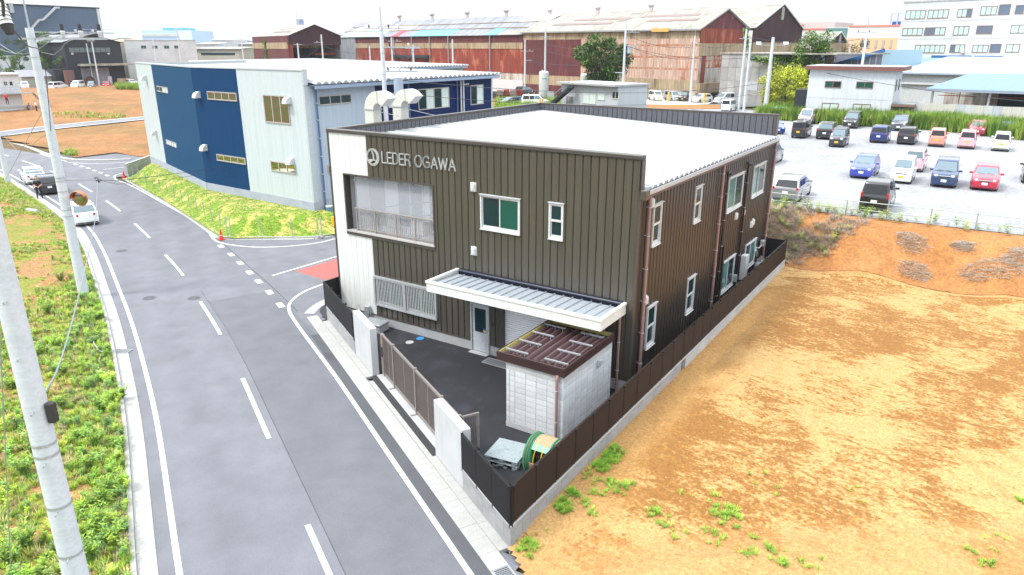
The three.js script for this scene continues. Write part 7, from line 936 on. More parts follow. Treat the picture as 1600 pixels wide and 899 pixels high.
// long rusty factory
{
  const F0 = cam2w(33, 132), F1 = cam2w(2.4, 164), F2 = cam2w(-50.5, 219);
  const s = site('factory_hall', 'long rusty corrugated factory hall with pale roof and open gable end', 'factory', F1, F0), { o, L, box, px } = s, EV = 14.9, RG = 18.3, dp = 16.6;
  const xs = px(908, 90)[0], yy = (v) => px(1040, v)[1], yl = (v) => px(860, v)[1];
  box('wall', MR.beige, 0, L, yl(62), EV, -0.2, 0); box('wall', MR.purple, 0, xs, yl(118), yl(62), -0.2, 0.02); box('wall', MR.beige, 0, xs, yl(133), yl(118), -0.2, 0.01); box('wall', MR.purple, 0, xs, 2, yl(133), -0.2, 0.02);
  box('wall', MR.pink, xs, L, yy(97), yl(62), -0.2, 0.03).userData.label = 'pale sheet wall spotted with rust'; box('wall', MR.pink, xs, L, yy(124), yy(97), -0.2, 0.01); box('wall', MR.beige, xs, L, yy(140), yy(124), -0.2, 0.06); box('wall', MR.pale, xs, L, 2, yy(140), -0.2, 0);
  mesh('roof', quads([[[-0.3, EV - 0.1, 0.5], [L + 0.4, EV - 0.1, 0.5], [L + 0.4, RG, -dp / 2], [-0.3, RG, -dp / 2]], [[-0.3, EV, -dp - 0.4], [L + 0.4, EV, -dp - 0.4], [L + 0.4, RG, -dp / 2], [-0.3, RG, -dp / 2]]]), MR.roof, o);
  box('eave_gutter', M.concDark, -0.3, L + 0.3, EV - 0.35, EV - 0.08, 0.3, 0.6);
  for (const [a, b, t0, t1] of [[6, 22, 0.35, 0.47], [10, 25, 0.6, 0.72], [30, 41, 0.42, 0.54], [27, 40, 0.68, 0.8], [22.5, 24.5, 0.5, 0.62], [23, 25.5, 0.88, 0.98]]) mesh('roof_light', quads([[[a, lerp(EV, RG, t0) + 0.02, lerp(0.5, -dp / 2, t0)], [b, lerp(EV, RG, t0) + 0.02, lerp(0.5, -dp / 2, t0)], [b + 0.3, lerp(EV, RG, t1) + 0.02, lerp(0.5, -dp / 2, t1)], [a + 0.3, lerp(EV, RG, t1) + 0.02, lerp(0.5, -dp / 2, t1)]]]), MR.roofBrown, o);
  for (const u of [859, 934, 1017]) { const x = px(u, 22, -dp / 2)[0]; mesh('roof_ventilator', [bar([x, RG - 0.2, -dp / 2], [x, RG + 0.9, -dp / 2], 0.4), new THREE.SphereGeometry(0.65, 12, 8).scale(1, 0.7, 1).translate(x, RG + 1.25, -dp / 2), bar([x, RG + 1.6, -dp / 2], [x, RG + 1.75, -dp / 2], 0.3)], MR.rose, o); }
  // gable end, turned to the right
  const ge = new THREE.Group(); ge.name = 'gable_end'; ge.position.set(L, 0, 0); ge.rotation.y = Math.PI / 2; o.add(ge);
  mesh('gable', gable(dp, EV, RG, 0, 0), MR.purple, ge); mesh('wall', bx(0, dp, 12.4, EV, -0.2, 0), MR.rust, ge); mesh('wall', bx(0, dp, 10.3, 12.4, -0.2, 0.15), MR.beige, ge); mesh('wall', bx(2.4, dp, 8.2, 10.3, -0.2, 0.05), MR.spot, ge); mesh('wall', bx(0, 0.9, 2, 10.3, -0.2, 0.05), MR.pale, ge); mesh('wall', bx(0.9, 2.4, 4.5, 10.3, -0.2, 0.02), MR.rust, ge); mesh('wall', bx(2.4, 8, 4.8, 8.2, -0.2, 0.03), MR.pale, ge); mesh('hood', bx(-0.3, 9, 3.9, 5.6, 0, 0.9), MR.beige, ge); mesh('wall', bx(0.9, 4, 2, 3.9, -0.2, 0.05), MR.rust, ge); mesh('wall', bx(4, 8.5, 2, 3.9, -0.2, 0.05), MR.pale, ge); mesh('barge_board', [beam([0, EV, 0.15], [dp / 2, RG, 0.15], 0.3, 0.25), beam([dp, EV, 0.15], [dp / 2, RG, 0.15], 0.3, 0.25)], M.concDark, ge);
  mesh('broken_eave', bx(px(1022, 47)[0], px(1048, 47)[0], EV - 0.5, EV + 0.1, 0.3, 0.75), mat([0.6, 0.34, 0.1], 0.9), o);
  // left hall
  const t = site('factory_hall', 'long rust red factory hall with patchwork roof of grey and turquoise sheets', 'factory', F2, F1), E2 = 14.35, q = t.px, y2 = (v) => q(720, v)[1];
  t.box('wall', MR.purple, 0, t.L, y2(67), E2, -0.2, 0); t.box('wall', MR.beige, 0, t.L, y2(76), y2(67), -0.2, 0.12); t.box('wall', MR.rust, 0, t.L, y2(88), y2(76), -0.2, 0.02); t.box('wall', MR.rust, 0, t.L, y2(111), y2(88), -0.2, 0.1); t.box('wall', MR.pale, 0, t.L, y2(121), y2(111), -0.2, 0); t.box('wall', M.white, 0, t.L, 2, y2(121), -0.2, 0.05); t.box('wall', MR.roofGrey, 0, q(557, 80)[0], 4, E2, -0.2, 0.2); t.box('pipe_rack', MR.black, q(615, 90)[0], q(673, 90)[0], y2(92), y2(87), 0.2, 1.2);
  mesh('roof', quads([[[-0.5, E2 - 0.1, 0.5], [t.L, E2 - 0.1, 0.5], [t.L, RG + 0.3, -dp / 2], [-0.5, RG + 0.3, -dp / 2]], [[-0.5, E2, -dp], [t.L, E2, -dp], [t.L, RG + 0.3, -dp / 2], [-0.5, RG + 0.3, -dp / 2]]]), MR.roofGrey, t.o);
  const patch = (u0, u1, t0, t1, m, sk = 3) => { const a = q(u0, 56, 0.5)[0], b = q(u1, 56, 0.5)[0], P = (x, tt) => [x + sk * tt, lerp(E2 - 0.1, RG + 0.3, tt) + 0.06, lerp(0.5, -dp / 2, tt)]; mesh('roof_patch', quads([[P(a, t0), P(b, t0), P(b, t1), P(a, t1)]]), m, t.o); };
  patch(530, 592, 0, 0.33, MR.mint); patch(610, 620, 0, 0.33, MR.red); patch(640, 700, 0, 0.33, MR.cyan); patch(756, 772, 0, 0.33, MR.cyan); patch(530, 620, 0.36, 0.62, MR.rose, 4); patch(530, 560, 0.65, 0.98, MR.rose, 6); patch(768, 815, 0.66, 0.98, MR.rose, 4); patch(780, 812, 0, 0.2, MR.roof);
  mesh('roof_seam', [0.345, 0.64].map((tt) => bx(-0.5, t.L, lerp(E2, RG + 0.3, tt), lerp(E2, RG + 0.3, tt) + 0.12, lerp(0.5, -dp / 2, tt) - 0.1, lerp(0.5, -dp / 2, tt) + 0.1)), MR.beige, t.o);
  for (const u of [617, 645, 673, 702, 767]) { const x = q(u, 80)[0]; mesh('downpipe', bar([x, 4, 0.35], [x, E2, 0.35], 0.12), M.galv, t.o); }
  for (const u of [624, 675, 730, 791]) { const x = q(u, 28, -dp / 2)[0]; mesh('roof_ventilator', [bar([x, RG, -dp / 2], [x, RG + 1.1, -dp / 2], 0.45), new THREE.SphereGeometry(0.75, 12, 8).scale(1, 0.7, 1).translate(x, RG + 1.6, -dp / 2)], MR.rose, t.o); }
  // second and third gabled halls to the right
  const hall = (label, s0, s1, ev, rg, at, len) => { const g = [0.7227, 0.6911], A = cam2w(33 + g[0] * s0, 132 + g[1] * s0), C = cam2w(33 + g[0] * s1, 132 + g[1] * s1), h = site('factory_hall', label, 'factory', A, C), W = h.L; mesh('gable', gable(W, ev, rg, 0, 0, at), MR.plum, h.o); h.box('wall', MR.plum, 0, W, 12.6, ev, -0.2, 0); h.box('wall', MR.beige, 0, W, 10.4, 12.6, -0.2, 0.1); h.box('wall', MR.plum, 0, W, 2, 10.4, -0.2, 0); mesh('roof', quads([[[-0.4, ev - 0.1, 0.3], [W * at, rg + 0.1, 0.3], [W * at, rg + 0.1, -len], [-0.4, ev - 0.1, -len]], [[W + 0.4, ev - 0.1, 0.3], [W * at, rg + 0.1, 0.3], [W * at, rg + 0.1, -len], [W + 0.4, ev - 0.1, -len]]]), MR.roof, h.o); mesh('vent_louvre', bx(W * at - 0.5, W * at + 0.5, rg - 3, rg - 0.6, 0, 0.2), MR.roof, h.o); mesh('barge_board', [beam([0, ev, 0.2], [W * at, rg, 0.2], 0.3, 0.25), beam([W, ev, 0.2], [W * at, rg, 0.2], 0.3, 0.25)], M.white, h.o); };
  hall('dark plum gabled factory hall with white barge boards', 18.5, 39, 15.3, 19.9, 0.52, 70); hall('small dark plum gable behind the green tree', 52, 62, 12.8, 15.0, 0.6, 40);
}
{ // concrete panel building in front of the halls
  const s = site('concrete_building', 'low grey concrete panel building overgrown along its roof edge', 'building', cw(1130, 128), cw(1204, 120)), t = s.px(1140, 84)[1], M_pn = [0, 1, 2].map((i) => conc([0.44 - i * 0.04, 0.43 - i * 0.04, 0.42 - i * 0.04])); const n = 6, r = 4; for (let i = 0; i < n; i++) for (let j = 0; j < r; j++) mesh('wall_panel', bx(s.L * i / n + 0.02, s.L * (i + 1) / n - 0.02, 2 + (t - 2) * j / r + 0.02, 2 + (t - 2) * (j + 1) / r - 0.02, -0.3, rr(0, 0.02)), M_pn[(i * 2 + j) % 3], s.o); s.box('core', M.concDark, 0, s.L, 2, t, -14, -0.3); s.box('roof', MR.roof, -0.3, s.L + 12, t, t + 0.2, -14, 0.2); s.box('white_panel', M.concPale, s.px(1169, 130)[0], s.px(1184, 130)[0], s.px(1169, 141)[1], s.px(1169, 127)[1], 0, 0.05);
}
{ // purple shed, open towards us
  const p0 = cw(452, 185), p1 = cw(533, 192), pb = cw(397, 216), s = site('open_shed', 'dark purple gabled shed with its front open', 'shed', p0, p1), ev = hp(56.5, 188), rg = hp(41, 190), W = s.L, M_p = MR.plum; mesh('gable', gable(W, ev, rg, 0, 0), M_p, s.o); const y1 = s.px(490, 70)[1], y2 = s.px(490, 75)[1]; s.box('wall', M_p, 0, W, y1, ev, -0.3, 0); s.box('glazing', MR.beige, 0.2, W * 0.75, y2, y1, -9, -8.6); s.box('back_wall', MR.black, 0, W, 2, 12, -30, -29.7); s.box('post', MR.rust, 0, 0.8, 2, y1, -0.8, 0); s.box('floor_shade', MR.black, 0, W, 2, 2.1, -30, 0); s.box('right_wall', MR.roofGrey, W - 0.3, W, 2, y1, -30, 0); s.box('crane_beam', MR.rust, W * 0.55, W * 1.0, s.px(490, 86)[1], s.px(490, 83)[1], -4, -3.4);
  const len = Math.hypot(pb[0] - p0[0], pb[1] - p0[1]); mesh('roof', quads([[[-0.4, ev - 0.1, 0.4], [W / 2, rg + 0.1, 0.4], [W / 2, rg + 0.1, -len], [-0.4, ev - 0.1, -len]], [[W + 0.4, ev - 0.1, 0.4], [W / 2, rg + 0.1, 0.4], [W / 2, rg + 0.1, -len], [W + 0.4, ev - 0.1, -len]]]), MR.roof, s.o); mesh('side_wall', bx(-0.3, 0, 2, ev, -len, 0), MR.purple, s.o); mesh('side_band', bx(-0.4, -0.3, hp(76, 200), hp(67, 200), -len, -0.3), MR.beige, s.o); mesh('roof_light', quads([[0.35, 6, 22], [0.65, 8, 24]].map(([t, a, b]) => { const P = (tt, z) => [lerp(-0.4, W / 2, tt), lerp(ev, rg, tt) + 0.08, -z]; return [P(t, a), P(t + 0.1, a), P(t + 0.1, b), P(t, b)]; })), MR.roofBrown, s.o);
  // blue character on a white board above the shed
  const q = cw(470, 262), g = thing('roof_sign', 'white square roof sign with one blue character above the purple shed', 'sign', [q[0], 0, q[1]], YAW), yb = hp(40.5, 262), M_b = mat([0.01, 0.12, 0.42], 0.5), Z = 1.75; mesh('board', bx(0, Z, yb, yb + Z, -0.1, 0), M.white, g); const st = (a, b, c, d) => bx(a * Z, b * Z, yb + c * Z, yb + d * Z, 0, 0.04); mesh('character', [st(0.06, 0.94, 0.86, 0.95), st(0.1, 0.2, 0.06, 0.68), st(0.8, 0.9, 0.06, 0.68), st(0.1, 0.9, 0.6, 0.69), st(0.1, 0.9, 0.05, 0.14), st(0.36, 0.45, 0.36, 0.9), st(0.55, 0.64, 0.3, 0.9), st(0.24, 0.42, 0.28, 0.37), st(0.55, 0.76, 0.26, 0.35)], M_b, g); mesh('side_board', bx(-0.9, -0.1, yb, yb + Z, -0.3, -0.2), M.concPale, g); mesh('mast', bar([-0.6, 6, -0.4], [-0.7, yb + 5, -0.4], 0.06), M.galv, g); mesh('frame', [bar([0.2, 4, -0.3], [0.2, yb, -0.3], 0.1), bar([1.5, 4, -0.3], [1.5, yb, -0.3], 0.1)], M.galv, g);
}
{ // left background
  const s = site('grey_warehouse', 'huge slate blue warehouse with an outside stair on its wall', 'warehouse', cw(-60, 202), cw(164, 236)), t = 22.8; s.box('wall', MR.slate, 0, s.L, 9.4, t, -40, 0); s.box('lower_wall', MR.wall, 0, s.L, 1, 9.4, -40, -0.05); s.box('roof_edge', MR.black, -0.2, s.L + 0.2, t, t + 0.4, -40, 0.2); s.box('corner_pipe', M.white, s.L - 0.9, s.L - 0.3, 9, t, 0, 0.3); const a = s.px(45, 46), b = s.px(84, 12), c = s.px(90, 12); mesh('outside_stair', [beam([a[0], a[1], 0.8], [s.px(58, 31)[0], s.px(58, 31)[1], 0.8], 0.5, 0.5), beam([s.px(58, 31)[0], s.px(58, 31)[1], 0.8], [s.px(64, 31)[0], s.px(64, 31)[1], 0.8], 0.5, 0.5), beam([s.px(64, 31)[0], s.px(64, 31)[1], 0.8], [b[0], b[1], 0.8], 0.5, 0.5), beam([b[0], b[1], 0.8], [c[0], c[1], 0.8], 0.5, 0.5)], M.alu, s.o); const r0 = s.px(45, 51.5), r1 = s.px(168, 51.5); mesh('gallery', bx(r0[0], r1[0] + 1.5, r1[1] - 0.25, r1[1] + 0.1, 0, 1), M.alu, s.o); mesh('gallery_rail', [bx(s.px(120, 48)[0], r1[0] + 1.5, r1[1] + 0.9, r1[1] + 1.0, 0.9, 1)], M.alu, s.o); for (const u of [114, 141]) mesh('lamp', rb(s.px(u, 48)[0] - 0.35, s.px(u, 48)[0] + 0.35, r1[1] + 0.2, r1[1] + 0.9, 0.9, 1.3, 0.05), M.white, s.o); mesh('wall_box', bx(s.px(13, 10)[0], s.px(19, 10)[0], s.px(16, 20)[1], s.px(16, 5)[1], 0, 0.4), M.concPale, s.o);
  const d = site('dark_shed', 'black weathered gabled shed with a long band window and porch roof', 'shed', cw(99, 186), cw(188, 197)), W = d.L, ev = hp(66, 192), rg = hp(55, 192); mesh('gable', gable(W, ev, rg, 0, 0, 0.45), MR.black, d.o); d.box('wall', MR.black, 0, W, 2, ev, -22, 0); mesh('roof', quads([[[-0.6, ev - 0.1, 0.5], [W * 0.45, rg + 0.1, 0.5], [W * 0.45, rg + 0.1, -22], [-0.6, ev - 0.1, -22]], [[W + 0.6, ev - 0.1, 0.5], [W * 0.45, rg + 0.1, 0.5], [W * 0.45, rg + 0.1, -22], [W + 0.6, ev - 0.1, -22]]]), MR.roofGrey, d.o); d.win(106, 74, 173, 82, { n: 8, gl: [mat([0.1, 0.14, 0.15], 0.4)], fr: MR.black }); d.win(135, 59, 147, 64.5, { n: 1, gl: [MR.roofGrey] }); const e = d.px(120, 100), f = d.px(187, 104); d.box('porch_roof', MR.roof, e[0], f[0] + 3.4, e[1] - 0.5, e[1], 0, 2.6); d.box('porch_back', MR.roofGrey, e[0] + 0.6, f[0] - 3, 2, e[1] - 1, 0, 0.06); d.box('door', M.white, d.px(169, 128)[0], d.px(175, 128)[0], 2, 4.4, 0.1, 0.16); for (const u of [112, 169]) { const p = d.px(u, 84); mesh('lamp', rb(p[0] - 0.25, p[0] + 0.25, p[1] - 0.2, p[1] + 0.2, 0, 0.3, 0.05), M.white, d.o); } d.box('roof_ventilator', MR.roofGrey, W * 0.42, W * 0.56, rg, rg + 0.7, -3, -1); d.box('side_shed', MR.black, -3.2, 0, 2, 6.4, -8, -0.5); mesh('tank', new THREE.CylinderGeometry(1.2, 1.2, 4.2, 18).translate(-0.6, 4.1, 1.4), mat([0.12, 0.06, 0.055], 0.8), d.o); mesh('drum', [new THREE.TorusGeometry(1.15, 0.18, 8, 24).translate(d.px(136, 128)[0], 3.4, 1.6), new THREE.CylinderGeometry(1.05, 1.05, 1.2, 20).rotateX(Math.PI / 2).translate(d.px(136, 128)[0], 3.4, 1)], mat([0.09, 0.05, 0.045], 0.8), d.o); mesh('block_yard_wall', bx(d.px(177, 128)[0], d.px(204, 128)[0], 2, 3.9, 2, 2.3), MR.beige, d.o);
  const w = site('flat_block', 'white flat-roofed block with a row of small dark windows', 'building', cw(194, 206), cw(306, 214)); w.box('wall', MR.wall, 0, w.L, 2, hp(64, 208), -25, 0); w.box('parapet', M.concPale, -0.1, w.L + 0.1, hp(64, 208), hp(64, 208) + 0.25, -25, 0.1); for (const u of [224, 242, 260, 276]) w.win(u - 4.5, 71, u + 4.5, 76, { n: 2, fr: M.conc, gl: [M.glassGreen] }); w.box('side_link', MR.cream, -4, 0, 2, hp(68, 214), -20, -2);
  const h = site('low_house', 'low cream house with grey tiled roof', 'house', cw(22, 180), cw(79, 186)), he = h.px(50, 119)[1], hr = he + 1.4; h.box('wall', MR.cream, 0, h.L, 2, he, -6, 0); mesh('roof', quads([[[-0.5, he - 0.1, 0.7], [h.L + 0.5, he - 0.1, 0.7], [h.L + 0.5, hr, -3], [-0.5, hr, -3]], [[-0.5, he - 0.1, -6.7], [h.L + 0.5, he - 0.1, -6.7], [h.L + 0.5, hr, -3], [-0.5, hr, -3]]]), MR.tile, h.o); h.win(35, 127, 37.5, 131.5, { n: 1 }); h.win(43.5, 127, 46, 131.5, { n: 1 }); h.win(63, 125, 71, 132, { n: 2 });
  const k = site('site_hut', 'two storey white site hut with an outside gallery', 'hut', cw(-40, 131), cw(35, 136)), kt = k.px(15, 117)[1]; k.box('wall', MR.wall, 0, k.L - 1.8, 0.5, kt, -5, 0); k.box('roof', M.white, -0.3, k.L - 1.4, kt, kt + 0.25, -5.3, 0.4); const kg = k.px(20, 145)[1]; k.box('gallery', M.galv, 0, k.L, kg - 0.2, kg, 0, 1.2); mesh('gallery_rail', [bx(0, k.L, kg + 0.95, kg + 1.0, 1.15, 1.2), bx(0, k.L, kg + 0.5, kg + 0.53, 1.15, 1.2), ...[...Array(9)].map((_, i) => bx(k.L * i / 8.02, k.L * i / 8.02 + 0.05, 0.5, kg + 1, 1.15, 1.2))], M.galv, k.o); k.win(4, 127, 12, 134, { n: 2 }); k.win(13, 127, 20.5, 134, { n: 1 }); mesh('stair', beam([k.L - 0.2, kg, 0.6], [k.L + 2.2, 0.6, 0.6], 0.9, 0.25), MR.beige, k.o); k.box('lower_band', M.galv, 0, k.L - 1.8, 1.2, 1.5, 0, 0.05);
  const fb = site('far_block', 'distant white and blue building beyond the flat block', 'building', cw(224, 420), cw(302, 420)); fb.box('wall', mat([0.45, 0.6, 0.8], 0.8), 0, fb.L, 5, hp(49, 420), -30, 0); fb.box('band', MR.wall, 0, fb.L, hp(58, 420), hp(54, 420), 0, 0.3); fb.box('roof_house', mat([0.12, 0.35, 0.7], 0.8), fb.L * 0.38, fb.L * 0.78, hp(49, 420), hp(45, 420), -20, -3); fb.box('end', mat([0.62, 0.72, 0.84], 0.8), fb.L * 0.75, fb.L, 5, hp(50, 420), 0, 0.4);
  for (const [u0, u1, f, vt, m, rm, lab] of [[306, 372, 240, 73, MR.cream, MR.roof, 'low far building with a wide beige roof'], [332, 352, 400, 60, MR.wall, MR.wall, 'small white far building with flat roof'], [306, 335, 330, 66, MR.wall, M.concPale, 'long low white far building'], [362, 398, 250, 77, MR.wall, MR.slate, 'far white workshop with dark band'], [372, 398, 330, 66, MR.cream, MR.tile, 'far cream house left of the purple shed'], [166, 196, 300, 62, MR.orange, MR.orange, 'far low orange roofed building behind the dark shed']]) { const b = site('far_building', lab, 'building', cw(u0, f), cw(u1, f - 6)); b.box('wall', m, 0, b.L, 2, hp(vt + 3, f), -14, 0); mesh('roof', quads([[[-0.5, hp(vt + 3.2, f), 0.6], [b.L + 0.5, hp(vt + 3.2, f), 0.6], [b.L + 0.5, hp(vt, f), -7], [-0.5, hp(vt, f), -7]]]), rm, b.o); b.box('band', M.glass, b.L * 0.1, b.L * 0.9, hp(vt + 12, f), hp(vt + 9, f), 0, 0.1); }
}
{ // right background
  const s = site('white_office', 'white two storey office with brown edged flat roof behind the reeds', 'building', [-11.2, -79.5], [-1.2, -79.5]), W = s.L, t = 9.1; s.box('wall', MR.sidingW, 0, W, 2, t, -7, 0); mesh('roof_edge', [bx(-0.5, W + 0.9, t, t + 0.45, -7.4, 0.6)], mat([0.16, 0.06, 0.05], 0.6), s.o); s.box('roof', M.concPale, -0.45, W + 0.85, t + 0.45, t + 0.5, -7.3, 0.5); const br = mat([0.18, 0.1, 0.08], 0.6); s.win(1290, 126.5, 1314, 137.5, { fr: br, gl: [M.glassGreen, M.glass] }); s.win(1339, 127.5, 1364, 138.5, { fr: br, gl: [M.glassGreen] }); s.win(1285, 160.5, 1308, 182, { fr: br, gl: [M.curtain] }); s.win(1333.5, 162, 1358, 184, { fr: br, gl: [M.curtain] }); s.box('joint', M.conc, 0, W, 5.6, 5.63, 0, 0.02); mesh('side_window', [bx(W, W + 0.06, 6.6, 8, -2.2, -1.4), bx(W, W + 0.06, 6.6, 8, -5.4, -4.4)], M.glass, s.o); mesh('porch_roof', bx(W, W + 2.6, 4.9, 5.2, -4, 0.2), br, s.o); mesh('porch_top', bx(W + 0.1, W + 2.5, 5.2, 5.22, -3.9, 0.1), M.glassTeal, s.o); mesh('lean_to', [bx(-1.6, 0, 2, 6.5, -4, -0.6)], MR.black, s.o); mesh('wall_lamp', rb(1.1, 1.35, 3.9, 4.2, 0, 0.15, 0.03), M.white, s.o);
  const pw = site('panel_fence', 'tall fence of pale corrugated panels behind the reeds', 'fence', [-1.6, -81], [24, -79]), pt = pw.px(1400, 159.5)[1], M_pp = [[0.56, 0.58, 0.6], [0.62, 0.6, 0.55], [0.52, 0.56, 0.62], [0.6, 0.62, 0.62]].map((c) => ribbed(c, 0.6, 0.15)); for (let x = 0, i = 0; x < pw.L - 0.9; x += 0.92, i++) mesh('panel', bx(x, x + 0.9, 2, pt + rr(-0.03, 0.03), -0.04, 0.01 + rr(0, 0.02)), M_pp[Math.floor(rnd() * 4)], pw.o);
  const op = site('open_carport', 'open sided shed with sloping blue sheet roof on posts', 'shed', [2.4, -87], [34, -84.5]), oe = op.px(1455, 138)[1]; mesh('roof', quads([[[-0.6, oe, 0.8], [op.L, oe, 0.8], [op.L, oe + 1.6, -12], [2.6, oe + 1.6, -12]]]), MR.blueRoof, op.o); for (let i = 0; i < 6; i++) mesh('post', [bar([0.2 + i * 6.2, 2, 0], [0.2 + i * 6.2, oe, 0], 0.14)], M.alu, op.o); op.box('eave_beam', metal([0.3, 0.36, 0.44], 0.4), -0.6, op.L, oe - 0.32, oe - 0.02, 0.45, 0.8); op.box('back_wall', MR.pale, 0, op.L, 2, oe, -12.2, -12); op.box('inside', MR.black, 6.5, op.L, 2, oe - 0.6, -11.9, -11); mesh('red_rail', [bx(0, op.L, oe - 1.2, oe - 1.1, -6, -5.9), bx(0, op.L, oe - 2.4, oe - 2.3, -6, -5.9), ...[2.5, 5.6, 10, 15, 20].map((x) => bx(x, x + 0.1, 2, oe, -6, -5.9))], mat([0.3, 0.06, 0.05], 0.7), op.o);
  const wh = site('pale_warehouse', 'white warehouse with wide pale ribbed roof and blue ridge pieces', 'warehouse', cw(1408, 118), cw(1700, 102)), we = hp(112, 114); wh.box('wall', MR.wall, 0, wh.L, 2, we, -30, 0); const ry = hp(90, 132); mesh('roof', quads([[[-0.5, we, 0.8], [wh.L, we, 0.8], [wh.L, ry + 0.4, -17], [3.2, ry + 0.4, -17]]]), MR.paleRoof, wh.o); wh.box('eave_gutter', metal([0.4, 0.46, 0.55], 0.4), -0.6, wh.L, we - 0.25, we, 0.6, 1); mesh('blue_sheets', quads([[[-4.5, we + 0.05, 0.9], [-0.5, we + 0.05, 0.9], [3.4, ry + 0.1, -16], [-1, ry + 0.1, -16]]]), MR.blueRoof, wh.o); mesh('blue_ridge', [bx(0.5, 11, ry - 0.2, ry + 0.5, -17.6, -16.6), bx(5, 10, ry - 0.4, ry - 0.3, -15.4, -13)], MR.blueDeep, wh.o); wh.box('ducting', MR.wall, 1, 8, we - 1.8, we - 1.5, 0, 0.5);
  const gl = site('glazed_lean_to', 'glazed lean-to with sloping blue roof edge', 'lean-to', cw(1306, 125), cw(1382, 122)), ga = gl.px(1308, 103)[1], gb = gl.px(1382, 78)[1]; mesh('glazing', quads([[[0, 3, 0], [gl.L, 3, 0], [gl.L, gb, 0], [0, ga, 0]]]), mat([0.12, 0.13, 0.18], 0.2), gl.o); mesh('roof_edge', beam([-0.4, ga, 0.1], [gl.L + 0.2, gb, 0.1], 0.5, 0.5), MR.blueDeep, gl.o); mesh('mullion', [...Array(9)].map((_, i) => bx(gl.L * i / 8, gl.L * i / 8 + 0.08, 3, lerp(ga, gb, i / 8), 0, 0.08)), MR.rose, gl.o); mesh('end_wall', quads([[[gl.L, 3, 0], [gl.L + 6, 3, -4], [gl.L + 6, gb, -4], [gl.L, gb, 0]]]), mat([0.3, 0.44, 0.52], 0.4), gl.o); mesh('flat_roof', bx(0, gl.L, gl.px(1320, 85)[1], gl.px(1320, 85)[1] + 0.2, -8, -2), M.concPale, gl.o); mesh('back_glazing', bx(0, gl.L, 3, gl.px(1320, 85)[1], -2.3, -2.1), mat([0.2, 0.21, 0.26], 0.3), gl.o);
  // five storey building
  const b5 = site('apartment_block', 'white five storey block with rows of wide windows', 'building', cw(1402, 152), cam2w(800 / 1172.6 * 128 + 22, 111)), tp = b5.px(1500, 0)[1]; b5.box('wall', MR.wall, 0, b5.L, 2, b5.px(1425, 4)[1], -14, 0); b5.box('parapet', M.concPale, -0.1, b5.L + 0.1, b5.px(1425, 4)[1], b5.px(1425, 4)[1] + 0.3, -14, 0.12); for (const v of [33, 61]) b5.box('floor_band', M.conc, 0, b5.L, b5.px(1460, v)[1], b5.px(1460, v)[1] + 0.06, 0, 0.03);
  const cu = mat([0.42, 0.6, 0.55], 0.6), fr = mat([0.2, 0.12, 0.11], 0.6), dk = mat([0.1, 0.14, 0.2], 0.3), ww = (u0, v0, u1, v1, n, gl) => b5.win(u0, v0, u1, v1, { n, fr, gl, t: 0.12 });
  ww(1416.5, 16.5, 1445.5, 29.5, 4, [cu]); ww(1451.5, 15.5, 1481.5, 28.3, 4, [cu]); ww(1497.5, 14, 1518, 26.7, 3, [cu, cu, dk]); ww(1534, 10, 1557, 23.5, 3, [cu]); ww(1562.5, 7, 1577.5, 23, 1, [dk]); ww(1588.5, 8, 1612, 21.5, 2, [dk, cu]);
  ww(1411.5, 44, 1441, 55.5, 4, [cu]); ww(1446, 43, 1476.5, 55, 4, [dk, dk, cu, cu]); ww(1491.5, 41, 1513, 55, 3, [cu]); ww(1527.5, 40, 1550, 53, 3, [dk]); ww(1581, 39, 1604, 52, 2, [cu]);
  ww(1431, 70, 1476, 83, 6, [cu]); ww(1486, 69.5, 1506.5, 82.5, 3, [dk, cu, cu]); ww(1521, 70, 1543.5, 82.5, 3, [cu]); ww(1548.5, 68.5, 1563, 82.5, 1, [dk]); ww(1573.5, 69, 1592.5, 82, 2, [cu]); mesh('outdoor_unit', rb(b5.px(1503, 80)[0], b5.px(1508, 80)[0], b5.px(1503, 83)[1], b5.px(1503, 77)[1], 0, 0.4, 0.05), M.offwhite, b5.o);
  // far shopping buildings
  const m1 = site('far_store', 'distant pale store with red letters on its roof wall', 'store', cw(1240, 330), cw(1300, 320)); m1.box('wall', MR.rose, 0, m1.L, 2, hp(37, 325), -30, 0); m1.box('red_band', mat([0.6, 0.14, 0.1], 0.7), 0, m1.L, hp(48, 325), hp(46, 325), 0, 0.2); { let x = m1.px(1244.5, 41)[0]; const y = hp(43, 325); for (const c of 'ARK') { mesh('letter', new TextGeometry(c, { font: fontBold, size: 0.95, depth: 0.15, curveSegments: 4 }).translate(x, y, 0.05), M.red, m1.o); x += 1.25; } }
